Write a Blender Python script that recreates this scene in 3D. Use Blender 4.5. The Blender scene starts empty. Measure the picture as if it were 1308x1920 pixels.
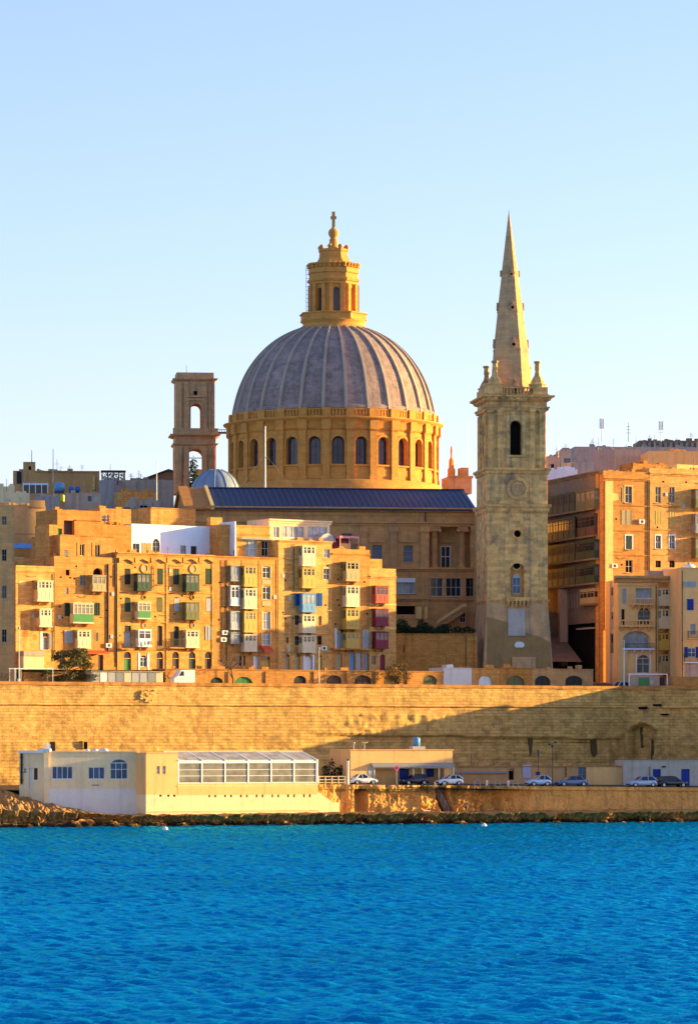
import bpy, bmesh, math, random
import numpy as np
from mathutils import Vector, noise, Matrix
R = math.radians
random.seed(7)
sc = bpy.context.scene
COL = sc.collection

# ------------------------------------------------------------------ camera
CAMH, FPX, CX, HY = 11.0, 7000.0, 654.0, 1391.0
cd = bpy.data.cameras.new("camera"); cam = bpy.data.objects.new("camera", cd); COL.objects.link(cam)
cam.location = (0, 0, CAMH); cam.rotation_euler = (R(90), 0, 0)
cd.sensor_fit = 'VERTICAL'; cd.sensor_height = 36.0; cd.sensor_width = 36.0
cd.lens = 36.0 * FPX / 1920.0
cd.shift_y = (HY - 960.0) / 1920.0
cd.clip_start = 1.0; cd.clip_end = 30000.0
sc.camera = cam

# ------------------------------------------------------------------ sky, sun, exposure
SUN_AZ, SUN_EL = 12.5, 9.2          # degrees behind the right-hand side, and above the horizon
sdir = Vector((math.cos(R(SUN_AZ)) * math.cos(R(SUN_EL)), math.sin(R(SUN_AZ)) * math.cos(R(SUN_EL)), math.sin(R(SUN_EL))))
w = bpy.data.worlds.new("World"); sc.world = w; w.use_nodes = True
nt = w.node_tree; nt.nodes.clear()
wo = nt.nodes.new("ShaderNodeOutputWorld"); bgn = nt.nodes.new("ShaderNodeBackground")
sky = nt.nodes.new("ShaderNodeTexSky"); sky.sky_type = 'NISHITA'; sky.sun_disc = False
sky.sun_elevation = R(SUN_EL); sky.sun_rotation = R(90.0 - SUN_AZ)
sky.altitude = 0.0; sky.air_density = 0.9; sky.dust_density = 0.8; sky.ozone_density = 3.45
bgn.inputs[1].default_value = 0.105
tint = nt.nodes.new("ShaderNodeMix"); tint.data_type = 'RGBA'; tint.blend_type = 'MULTIPLY'; tint.inputs[0].default_value = 1.0
tint.inputs[7].default_value = (1.23, 0.885, 0.915, 1.0)   # camera white balance
nt.links.new(sky.outputs[0], tint.inputs[6]); nt.links.new(tint.outputs[2], bgn.inputs[0]); nt.links.new(bgn.outputs[0], wo.inputs[0])
sl = bpy.data.lights.new("sun", 'SUN'); sl.energy = 3.35; sl.angle = R(0.5); sl.color = (1.0, 0.73, 0.22)
so = bpy.data.objects.new("sun", sl); COL.objects.link(so)
so.rotation_euler = (-sdir).to_track_quat('-Z', 'Y').to_euler(); so.location = (300, 60, 120)
vs = sc.view_settings; vs.view_transform = 'Standard'; vs.look = 'None'; vs.gamma = 1.0; vs.use_curve_mapping = False
vs.exposure = 2.08

# ------------------------------------------------------------------ frames: a wall plane in the world
class Fr:
    """A vertical plane through a point; local x runs along it to the right, y into it, z up."""
    def __init__(s, px=None, Y=None, ang=0.0, z0=0.0, O=None, py=None):
        s.ang = ang; a = R(ang)
        s.O = Vector(((px - CX) / FPX * Y, Y)) if O is None else Vector(O)
        s.ex = Vector((math.cos(a), math.sin(a))); s.ey = Vector((-math.sin(a), math.cos(a)))
        s.z0 = z0
        if py is not None: s.z0 = CAMH - (py - HY) * s.O.y / FPX
    def t(s, px, d=0.0):
        k = Vector(((px - CX) / FPX, 1.0))
        return (d + s.O.dot(s.ey)) / k.dot(s.ey)
    def u(s, px, d=0.0):
        t = s.t(px, d); p = Vector(((px - CX) / FPX * t, t))
        return (p - s.O).dot(s.ex)
    def z(s, px, py, d=0.0):
        return CAMH - (py - HY) * s.t(px, d) / FPX - s.z0
    def at(s, px, d=0.0, py=None, z0=0.0, ang=None):
        t = s.t(px, d)
        return Fr(O=((px - CX) / FPX * t, t), ang=s.ang if ang is None else ang, z0=z0, py=py)
    def rect(s, x0, y0, x1, y1, d=0.0):
        m = (x0 + x1) / 2
        return s.u(x0, d), s.u(x1, d), s.z(m, y1, d), s.z(m, y0, d)
    def world(s, x, y, z=0.0):
        p = s.O + s.ex * x + s.ey * y
        return Vector((p.x, p.y, z + s.z0))

# ------------------------------------------------------------------ object helpers
def tag(o, label=None, cat=None, group=None, kind=None):
    if label: o['label'] = label
    if cat: o['category'] = cat
    if group: o['group'] = group
    if kind: o['kind'] = kind
    return o
def empty(name, loc, rz=0.0, label=None, cat=None, group=None):
    o = bpy.data.objects.new(name, None); COL.objects.link(o)
    o.location = loc; o.rotation_euler = (0, 0, rz); o.empty_display_size = 0.3
    return tag(o, label, cat, group)
def thing(name, fr, label, cat, group=None):
    return empty(name, (fr.O.x, fr.O.y, fr.z0), R(fr.ang), label, cat, group)
def copy_tree(o, parent=None):
    c = o.copy(); COL.objects.link(c)
    if parent is not None: c.parent = parent
    for ch in list(o.children): copy_tree(ch, c)
    return c

class MB:
    def __init__(s): s.v = []; s.f = []; s.sm = []
    def add(s, vs_, fs_, smooth=False):
        n = len(s.v); s.v.extend(vs_)
        for f in fs_: s.f.append([i + n for i in f]); s.sm.append(smooth)
        return s
    def poly(s, pts, smooth=False): return s.add([tuple(p) for p in pts], [list(range(len(pts)))], smooth)
    def box(s, x0, x1, y0, y1, z0, z1, tx=0.0, ty=0.0):
        """tx, ty: how much the top is drawn in"""
        v = [(x0, y0, z0), (x1, y0, z0), (x1, y1, z0), (x0, y1, z0),
             (x0 + tx, y0 + ty, z1), (x1 - tx, y0 + ty, z1), (x1 - tx, y1 - ty, z1), (x0 + tx, y1 - ty, z1)]
        return s.add(v, [(0, 3, 2, 1), (4, 5, 6, 7), (0, 1, 5, 4), (1, 2, 6, 5), (2, 3, 7, 6), (3, 0, 4, 7)])
    def prism(s, pts, y0, y1):
        """polygon in x,z pushed along y"""
        n = len(pts); v = [(p[0], y0, p[1]) for p in pts] + [(p[0], y1, p[1]) for p in pts]
        f = [list(range(n)), list(range(2 * n - 1, n - 1, -1))] + [(i, i + n, (i + 1) % n + n, (i + 1) % n) for i in range(n)]
        return s.add(v, f)
    def prismz(s, pts, z0, z1):
        n = len(pts); v = [(p[0], p[1], z0) for p in pts] + [(p[0], p[1], z1) for p in pts]
        f = [list(range(n - 1, -1, -1)), list(range(n, 2 * n))] + [(i, (i + 1) % n, (i + 1) % n + n, i + n) for i in range(n)]
        return s.add(v, f)
    def prismx(s, pts, x0, x1):
        """polygon in y,z pushed along x"""
        n = len(pts); v = [(x0, p[0], p[1]) for p in pts] + [(x1, p[0], p[1]) for p in pts]
        f = [list(range(n)), list(range(2 * n - 1, n - 1, -1))] + [(i, i + n, (i + 1) % n + n, (i + 1) % n) for i in range(n)]
        return s.add(v, f)
    def lathe(s, prof, n=32, c=(0, 0, 0), rot=0.0, smooth=True, sx=1.0, sy=1.0):
        v = []; f = []; m = len(prof)
        for j in range(n):
            a = rot + 2 * math.pi * j / n; ca, sa = math.cos(a), math.sin(a)
            for r, z in prof: v.append((c[0] + r * ca * sx, c[1] + r * sa * sy, c[2] + z))
        for j in range(n):
            k = (j + 1) % n
            for i in range(m - 1): f.append((j * m + i, k * m + i, k * m + i + 1, j * m + i + 1))
        s.add(v, f, smooth)
        for i, rev in ((0, True), (m - 1, False)):
            if prof[i][0] > 1e-4:
                ring = [v[j * m + i] for j in range(n)]
                s.poly(ring[::-1] if rev else ring)
        return s
    def tube(s, p0, p1, r0, r1=None, n=6, smooth=True):
        r1 = r0 if r1 is None else r1
        p0, p1 = Vector(p0), Vector(p1); ax = (p1 - p0)
        if ax.length < 1e-6: return s
        ax.normalize(); a = ax.orthogonal().normalized(); b = ax.cross(a)
        v = []; f = []
        for j in range(n):
            q = 2 * math.pi * j / n; d = a * math.cos(q) + b * math.sin(q)
            v.append(tuple(p0 + d * r0)); v.append(tuple(p1 + d * r1))
        for j in range(n):
            k = (j + 1) % n; f.append((2 * j, 2 * k, 2 * k + 1, 2 * j + 1))
        s.add(v, f, smooth)
        s.poly([v[2 * j] for j in range(n)][::-1]); s.poly([v[2 * j + 1] for j in range(n)])
        return s
    def ball(s, c, r, n=12, m=8, sz=1.0):
        prof = [(r * math.sin(math.pi * i / m), -r * sz * math.cos(math.pi * i / m)) for i in range(m + 1)]
        prof[0] = (0, prof[0][1]); prof[-1] = (0, prof[-1][1])
        return s.lathe(prof, n, c)
    def wall(s, u0, u1, z0, z1, holes, y=0.0, depth=0.25, fmap=None, back=False, ux=(), zx=()):
        """wall face at y with openings (x0,x1,z0,z1,rise[,depth]); every opening gets its reveals"""
        g = fmap or (lambda x, yy, z: (x, yy, z))
        H = []
        for h in holes:
            h = list(h) + [0.0] * (5 - len(h)); dd = h[5] if len(h) > 5 else depth
            a, b, c, e = max(h[0], u0), min(h[1], u1), max(h[2], z0), min(h[3], z1)
            if b - a > 1e-3 and e - c > 1e-3: H.append((a, b, c, e, h[4], dd))
        def cuts(lo, hi, vals):
            o = [lo]
            for q in sorted(vals):
                if q > o[-1] + 1e-4 and q < hi - 1e-4: o.append(q)
            return o + [hi]
        us = cuts(u0, u1, [h[0] for h in H] + [h[1] for h in H] + list(ux))
        zs = cuts(z0, z1, [h[2] for h in H] + [h[3] for h in H] + list(zx))
        for i in range(len(us) - 1):
            for j in range(len(zs) - 1):
                mu, mz = (us[i] + us[i + 1]) / 2, (zs[j] + zs[j + 1]) / 2
                if any(h[0] < mu < h[1] and h[2] < mz < h[3] for h in H): continue
                s.poly([g(us[i], y, zs[j]), g(us[i + 1], y, zs[j]), g(us[i + 1], y, zs[j + 1]), g(us[i], y, zs[j + 1])])
        for a, b, c, e, rise, dd in H:
            if rise > 0:
                rise = min(rise, e - c - 0.01); sp = e - rise; m = (a + b) / 2; hw = (b - a) / 2; N = 10
                arc = [(m - hw * math.cos(math.pi * k / N), sp + rise * math.sin(math.pi * k / N)) for k in range(N + 1)]
                for k in range(N):
                    cx = a if k < N // 2 else b
                    s.poly([g(cx, y, e), g(*(lambda p: (p[0], y, p[1]))(arc[k])), g(*(lambda p: (p[0], y, p[1]))(arc[k + 1]))])
                path = [(a, c)] + arc + [(b, c)]
            else:
                path = [(a, c), (a, e), (b, e), (b, c)]
            path = path + [path[0]]
            for k in range(len(path) - 1):
                p, q = path[k], path[k + 1]
                s.poly([g(p[0], y, p[1]), g(q[0], y, q[1]), g(q[0], y + dd, q[1]), g(p[0], y + dd, p[1])])
        if back:
            s.wall(u0, u1, z0, z1, [(h[0], h[1], h[2], h[3], h[4], 0.0) for h in H], y + depth, 0.0, fmap, False, ux, zx)
        return s
    def grid(s, nx, ny, fn, smooth=True):
        v = [fn(i / (nx - 1), j / (ny - 1)) for j in range(ny) for i in range(nx)]
        f = [(j * nx + i, j * nx + i + 1, (j + 1) * nx + i + 1, (j + 1) * nx + i) for j in range(ny - 1) for i in range(nx - 1)]
        return s.add(v, f, smooth)
    def build(s, name, mat, parent=None, loc=None):
        me = bpy.data.meshes.new(name); me.from_pydata(s.v, [], s.f)
        me.polygons.foreach_set("use_smooth", s.sm)
        if mat: me.materials.append(mat)
        me.update()
        o = bpy.data.objects.new(name, me); COL.objects.link(o)
        if parent is not None: o.parent = parent
        if loc is not None: o.location = loc
        return o

# ------------------------------------------------------------------ materials
def nodes(name):
    m = bpy.data.materials.new(name); m.use_nodes = True
    n = m.node_tree; b = n.nodes["Principled BSDF"]
    return m, n, b
def N(n, t, **kw):
    x = n.nodes.new(t)
    for k, v in kw.items(): setattr(x, k, v)
    return x
def mixrgb(n, fac, a, b, mode='MIX'):
    x = N(n, "ShaderNodeMix", data_type='RGBA', blend_type=mode)
    for sock, val in ((0, fac), (6, a), (7, b)):
        if hasattr(val, 'links') or hasattr(val, 'is_linked'): n.links.new(val, x.inputs[sock])
        else: x.inputs[sock].default_value = val if sock == 0 else (*val, 1.0)
    return x.outputs[2]
def ramp(n, src, p0, p1, v0=0.0, v1=1.0):
    x = N(n, "ShaderNodeMapRange"); x.clamp = True
    n.links.new(src, x.inputs[0])
    x.inputs[1].default_value = p0; x.inputs[2].default_value = p1; x.inputs[3].default_value = v0; x.inputs[4].default_value = v1
    return x.outputs[0]
def noise_tex(n, vec, scale, detail=4.0, rough=0.6, stretch=None):
    if stretch:
        mp = N(n, "ShaderNodeMapping"); mp.inputs[3].default_value = stretch
        n.links.new(vec, mp.inputs[0]); vec = mp.outputs[0]
    t = N(n, "ShaderNodeTexNoise"); t.inputs["Scale"].default_value = scale
    t.inputs["Detail"].default_value = detail; t.inputs["Roughness"].default_value = rough
    n.links.new(vec, t.inputs["Vector"]); return t.outputs[0]
def stone(name, c, dark=0.62, block=(0.9, 0.32), bump=0.5, stain=0.5, rough=0.9, mortar=0.75, dist=0.06, patch=None, var=0.25, bvar=0.76, blotch=0.25, tone=(1.6, 1.2, 0.68)):
    """weathered limestone: coursed blocks, blotches of tone, rain streaks"""
    m, n, b = nodes(name)
    c = tuple(min(0.86, q * k) for q, k in zip(c, tone))
    tc = N(n, "ShaderNodeTexCoord").outputs["Object"]
    big = noise_tex(n, tc, 0.16, 5, 0.62); mid = noise_tex(n, tc, 0.9, 6, 0.7); fine = noise_tex(n, tc, 5.0, 5, 0.7)
    streak = noise_tex(n, tc, 1.0, 4, 0.6, (1.3, 1.3, 0.09))
    light = tuple(min(1, q * (1 + var * 0.7)) for q in c); dk = tuple(q * dark for q in c)
    col = mixrgb(n, ramp(n, big, 0.35, 0.68), c, light)
    col = mixrgb(n, ramp(n, mid, 0.48, 0.78, 0, 0.85), col, tuple(q * (1 - var) for q in c))
    pc = patch or (dk[0] * 0.8, dk[1] * 0.85, dk[2] * 0.95)
    mul = N(n, "ShaderNodeMath", operation='MULTIPLY'); n.links.new(ramp(n, streak, 0.52, 0.74), mul.inputs[0]); mul.inputs[1].default_value = stain
    col = mixrgb(n, mul.outputs[0], col, pc)
    blot = noise_tex(n, tc, 0.42, 9, 0.72)
    col = mixrgb(n, ramp(n, blot, 0.50, 0.66, 0, blotch), col, pc)
    col = mixrgb(n, ramp(n, fine, 0.4, 0.75, 0, 0.35), col, dk)
    hgt = None
    if block:
        sp = N(n, "ShaderNodeSeparateXYZ"); n.links.new(tc, sp.inputs[0])
        ad = N(n, "ShaderNodeMath", operation='ADD'); n.links.new(sp.outputs[0], ad.inputs[0]); n.links.new(sp.outputs[1], ad.inputs[1])
        cb = N(n, "ShaderNodeCombineXYZ"); n.links.new(ad.outputs[0], cb.inputs[0]); n.links.new(sp.outputs[2], cb.inputs[1])
        br = N(n, "ShaderNodeTexBrick"); n.links.new(cb.outputs[0], br.inputs["Vector"])
        br.inputs["Scale"].default_value = 1.0; br.inputs["Brick Width"].default_value = block[0]; br.inputs["Row Height"].default_value = block[1]
        br.inputs["Mortar Size"].default_value = 0.022; br.inputs["Mortar Smooth"].default_value = 0.4
        br.inputs["Color1"].default_value = (1, 1, 1, 1); br.inputs["Color2"].default_value = (bvar, bvar * .98, bvar * .95, 1); br.inputs["Mortar"].default_value = (mortar, mortar, mortar, 1)
        br.inputs["Bias"].default_value = -0.2
        col = mixrgb(n, 0.75, col, br.outputs["Color"], 'MULTIPLY')
        hgt = br.outputs["Fac"]
    n.links.new(col, b.inputs["Base Color"]); b.inputs["Roughness"].default_value = rough
    b.inputs["Specular IOR Level"].default_value = 0.15
    ma = N(n, "ShaderNodeMath", operation='MULTIPLY_ADD'); n.links.new(mid, ma.inputs[0]); ma.inputs[1].default_value = 1.0
    n.links.new(fine, ma.inputs[2]); h = ma.outputs[0]
    if hgt is not None:
        sb = N(n, "ShaderNodeMath", operation='SUBTRACT'); n.links.new(h, sb.inputs[0]); n.links.new(hgt, sb.inputs[1]); h = sb.outputs[0]
    bp = N(n, "ShaderNodeBump"); bp.inputs["Strength"].default_value = bump; bp.inputs["Distance"].default_value = dist
    n.links.new(h, bp.inputs["Height"]); n.links.new(bp.outputs[0], b.inputs["Normal"])
    return m
def paint(name, c, rough=0.55, wear=0.35, spec=0.3, metal=0.0, scale=2.5):
    m, n, b = nodes(name)
    tc = N(n, "ShaderNodeTexCoord").outputs["Object"]
    nz = noise_tex(n, tc, scale, 5, 0.65); st = noise_tex(n, tc, 1.6, 4, 0.6, (2, 2, 0.2))
    col = mixrgb(n, ramp(n, nz, 0.4, 0.75, 0, wear), c, tuple(q * 0.55 + 0.02 for q in c))
    col = mixrgb(n, ramp(n, st, 0.5, 0.8, 0, wear), col, tuple(q * 0.7 for q in c))
    n.links.new(col, b.inputs["Base Color"]); b.inputs["Roughness"].default_value = rough
    b.inputs["Specular IOR Level"].default_value = spec; b.inputs["Metallic"].default_value = metal
    bp = N(n, "ShaderNodeBump"); bp.inputs["Strength"].default_value = 0.15; bp.inputs["Distance"].default_value = 0.02
    n.links.new(nz, bp.inputs["Height"]); n.links.new(bp.outputs[0], b.inputs["Normal"])
    return m
def glass(name, c, rough=0.12, spec=0.5):
    m, n, b = nodes(name)
    tc = N(n, "ShaderNodeTexCoord").outputs["Object"]
    nz = noise_tex(n, tc, 0.7, 2, 0.5)
    col = mixrgb(n, ramp(n, nz, 0.35, 0.7), c, tuple(q * 0.45 for q in c))
    n.links.new(col, b.inputs["Base Color"]); b.inputs["Roughness"].default_value = rough
    b.inputs["Specular IOR Level"].default_value = spec
    bp = N(n, "ShaderNodeBump"); bp.inputs["Strength"].default_value = 0.05; bp.inputs["Distance"].default_value = 0.3
    n.links.new(nz, bp.inputs["Height"]); n.links.new(bp.outputs[0], b.inputs["Normal"])
    return m
def leaf(name, c1, c2, scale=1.2):
    m, n, b = nodes(name)
    tc = N(n, "ShaderNodeTexCoord").outputs["Object"]
    nz = noise_tex(n, tc, scale, 4, 0.6)
    n.links.new(mixrgb(n, ramp(n, nz, 0.38, 0.62), c1, c2), b.inputs["Base Color"])
    b.inputs["Roughness"].default_value = 0.7; b.inputs["Specular IOR Level"].default_value = 0.2
    return m

S = {}
S['gold'] = stone("limestone_gold", (0.405, 0.232, 0.105), stain=0.6, var=0.38, bvar=0.62, mortar=0.55, blotch=0.38, bump=0.16)
S['honey'] = stone("limestone_honey", (0.45, 0.272, 0.12), stain=0.6, var=0.38, bvar=0.62, mortar=0.55, blotch=0.38, bump=0.16)
S['ochre'] = stone("limestone_ochre", (0.37, 0.205, 0.085), stain=0.6, var=0.38, bvar=0.62, mortar=0.55, blotch=0.38, bump=0.16)
S['wheat'] = stone("limestone_wheat", (0.47, 0.315, 0.165), stain=0.6, var=0.4, bvar=0.6, mortar=0.55, blotch=0.45, bump=0.16)
S['offwhite'] = stone("off_white_render", (0.70, 0.66, 0.60), tone=(1.1, 1.05, 1.0), dark=0.8, stain=0.45, bump=0.12, block=None, var=0.12)
S['pale'] = stone("limestone_pale", (0.60, 0.46, 0.27), stain=0.25, bump=0.25, block=None)
S['curtain'] = stone("bastion_masonry", (0.49, 0.35, 0.18), blotch=0.5, dark=0.55, stain=0.55, bump=0.9, block=(1.0, 0.42), dist=0.12, mortar=0.55, var=0.5, bvar=0.62)
S['cliff'] = stone("rock_cut", (0.46, 0.32, 0.15), dark=0.45, stain=0.6, bump=1.0, block=None, dist=0.25, var=0.4)
S['rock'] = stone("shore_rock", (0.26, 0.17, 0.085), dark=0.3, stain=0.5, bump=1.0, block=None, dist=0.3, var=0.5)
S['tower'] = stone("tower_stone", (0.64, 0.385, 0.235), blotch=0.75, dark=0.45, stain=0.85, bump=0.28, block=(1.1, 0.5), patch=(0.17, 0.14, 0.12), var=0.5, bvar=0.5)
S['towerpale'] = stone("tower_base_render", (0.38, 0.29, 0.235), blotch=0.6, dark=0.5, stain=0.8, bump=0.5, block=None, patch=(0.26, 0.20, 0.14), var=0.4)
S['spire'] = stone("spire_stone", (0.40, 0.30, 0.23), blotch=0.6, dark=0.6, stain=0.5, bump=0.2, block=(0.9, 0.45), patch=(0.24, 0.20, 0.17))
S['palepatch'] = stone("pale_plaster", (0.40, 0.37, 0.34), tone=(1.2, 1.1, 1.0), block=None, dark=.6, stain=.6, bump=.3)
S['brownpatch'] = stone("brown_cement_render", (0.22, 0.17, 0.115), block=None, stain=.4, bump=.3)
S['church'] = stone("church_stone", (0.42, 0.285, 0.18), blotch=0.4, dark=0.6, stain=0.55, bump=0.35, block=(1.2, 0.5), patch=(0.22, 0.18, 0.15))
S['drum'] = stone("drum_stone", (0.42, 0.245, 0.10), stain=0.35, bump=0.15, block=(1.1, 0.45))
S['dome'] = stone("dome_stone", (0.27, 0.22, 0.215), blotch=0.45, tone=(1.3, 1.1, 0.95), dark=0.5, stain=0.6, bump=0.5, block=(0.8, 0.4), patch=(0.13, 0.11, 0.12), mortar=0.7, var=0.6)
S['rib'] = stone("dome_rib_stone", (0.36, 0.30, 0.25), tone=(1.2, 1.1, 1.0), stain=0.5, bump=0.3, block=None)
S['belfry'] = stone("belfry_stone", (0.43, 0.33, 0.27), dark=0.6, stain=0.6, bump=0.4, block=(0.9, 0.4), patch=(0.15, 0.13, 0.115))
S['grey'] = stone("grey_render", (0.36, 0.31, 0.26), tone=(1.2, 1.1, 1.0), stain=0.6, bump=0.25, block=None)
S['brown'] = stone("brown_render", (0.36, 0.26, 0.18), stain=0.5, bump=0.25, block=None)
S['mauve'] = stone("mauve_render", (0.31, 0.285, 0.29), tone=(1.2, 1.1, 1.0), stain=0.4, bump=0.2, block=None)
S['cream'] = stone("cream_render", (0.74, 0.58, 0.35), tone=(1.2, 1.1, 1.0), dark=0.8, stain=0.5, bump=0.12, block=None, var=0.2)
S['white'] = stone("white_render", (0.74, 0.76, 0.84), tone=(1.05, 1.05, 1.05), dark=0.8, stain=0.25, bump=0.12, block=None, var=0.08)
S['peach'] = stone("peach_render", (0.56, 0.40, 0.26), dark=0.75, stain=0.5, bump=0.15, block=None, var=0.15)
S['dim'] = stone("shade_dark_stone", (0.20, 0.155, 0.12), tone=(1.2, 1.1, .95), stain=0.6, bump=0.3, block=(0.9, 0.35))  # dark tone puts the shade of street and lane into the stone colour
M = {}
M['green'] = paint("green_timber", (0.05, 0.23, 0.06)); M['dkgreen'] = paint("dark_green_timber", (0.018, 0.05, 0.028))
M['olive'] = paint("olive_timber", (0.14, 0.13, 0.04)); M['blue'] = paint("blue_timber", (0.015, 0.14, 0.50), wear=0.2)
M['dkblue'] = paint("deep_blue_timber", (0.01, 0.045, 0.30), wear=0.15); M['red'] = paint("red_timber", (0.42, 0.055, 0.035))
M['maroon'] = paint("maroon_timber", (0.22, 0.012, 0.035)); M['yellow'] = paint("yellow_timber", (0.58, 0.36, 0.07))
M['cream'] = paint("cream_timber", (0.72, 0.58, 0.36)); M['white'] = paint("white_paint", (0.78, 0.77, 0.74), wear=0.2)
M['palegrey'] = paint("pale_grey_shutter", (0.46, 0.44, 0.42)); M['grey'] = paint("grey_paint", (0.28, 0.27, 0.26))
M['brown'] = paint("brown_timber", (0.10, 0.045, 0.025)); M['dark'] = paint("dark_timber", (0.022, 0.020, 0.018))
M['metal'] = paint("dark_metal", (0.06, 0.058, 0.055), rough=0.5, metal=0.3); M['galv'] = paint("galvanised_metal", (0.45, 0.44, 0.42), rough=0.45, metal=0.3)
M['buff'] = paint("buff_timber", (0.45, 0.32, 0.15)); M['lilac'] = paint("lilac_panel", (0.5, 0.42, 0.55))
M['glass'] = glass("dark_window_glass", (0.022, 0.026, 0.034)); M['glassblue'] = glass("blue_window_glass", (0.06, 0.10, 0.20), rough=0.2)
M['glasswarm'] = glass("curtained_glass", (0.30, 0.25, 0.17), rough=0.25); M['glasspale'] = glass("pale_curtained_glass", (0.42, 0.42, 0.42), rough=0.3)
M['glassplum'] = glass("plum_window_glass", (0.085, 0.05, 0.075), rough=0.2)
M['void'] = paint("unlit_interior", (0.012, 0.010, 0.009), rough=0.95, spec=0.05)
M['roofblue'] = paint("navy_roof_sheet", (0.024, 0.036, 0.085), rough=0.5, wear=0.3, spec=0.3, scale=0.4)
S['tile'] = stone("terracotta_roof", (0.40, 0.22, 0.10), block=(0.4, 0.3), bump=0.5)
M['bluedome'] = paint("blue_grey_dome_paint", (0.23, 0.29, 0.38), rough=0.6, wear=0.5, scale=0.6)
S['asphalt'] = stone("asphalt", (0.06, 0.055, 0.06), block=None, bump=0.3, stain=0.2)
M['tank'] = paint("blue_water_tank", (0.03, 0.13, 0.42)); M['tarp'] = paint("light_blue_sheet", (0.13, 0.32, 0.55))
M['tyre'] = paint("tyre_rubber", (0.02, 0.02, 0.02), rough=0.8); M['rim'] = paint("wheel_rim", (0.4, 0.4, 0.42), rough=0.35, metal=0.7)
M['roofpane'] = glass("pale_roof_sheet", (0.5, 0.47, 0.44), rough=0.3)
S['storewhite'] = stone("weathered_whitewash", (0.46, 0.42, 0.36), tone=(1.2, 1.1, 1.0), dark=0.6, stain=0.5, bump=0.3, block=None, patch=(0.36, 0.25, 0.13), var=0.2)
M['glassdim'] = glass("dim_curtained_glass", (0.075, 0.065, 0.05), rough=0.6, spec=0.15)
M['lampglass'] = glass("lamp_glass", (0.6, 0.6, 0.6)); M['redlens'] = glass("red_lens", (0.4, 0.01, 0.01))
M['pine'] = leaf("pine_needles", (0.075, 0.075, 0.02), (0.20, 0.16, 0.05)); M['hedge'] = leaf("hedge_leaves", (0.012, 0.028, 0.010), (0.03, 0.05, 0.018))
M['dry'] = leaf("dry_leaves", (0.10, 0.06, 0.02), (0.20, 0.12, 0.035), 2.0); M['bark'] = paint("bark", (0.10, 0.07, 0.045), rough=0.9)
M['skin'] = paint("skin", (0.45, 0.27, 0.18)); M['coral'] = paint("orange_red_cloth", (0.6, 0.08, 0.03)); M['navycloth'] = paint("dark_cloth", (0.02, 0.022, 0.03))
M['pink'] = paint("pink_cloth", (0.6, 0.25, 0.28)); M['yellowdrum'] = paint("yellow_plastic", (0.7, 0.55, 0.02)); M['signpink'] = paint("sign_red", (0.65, 0.06, 0.14), wear=0.1)

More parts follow.
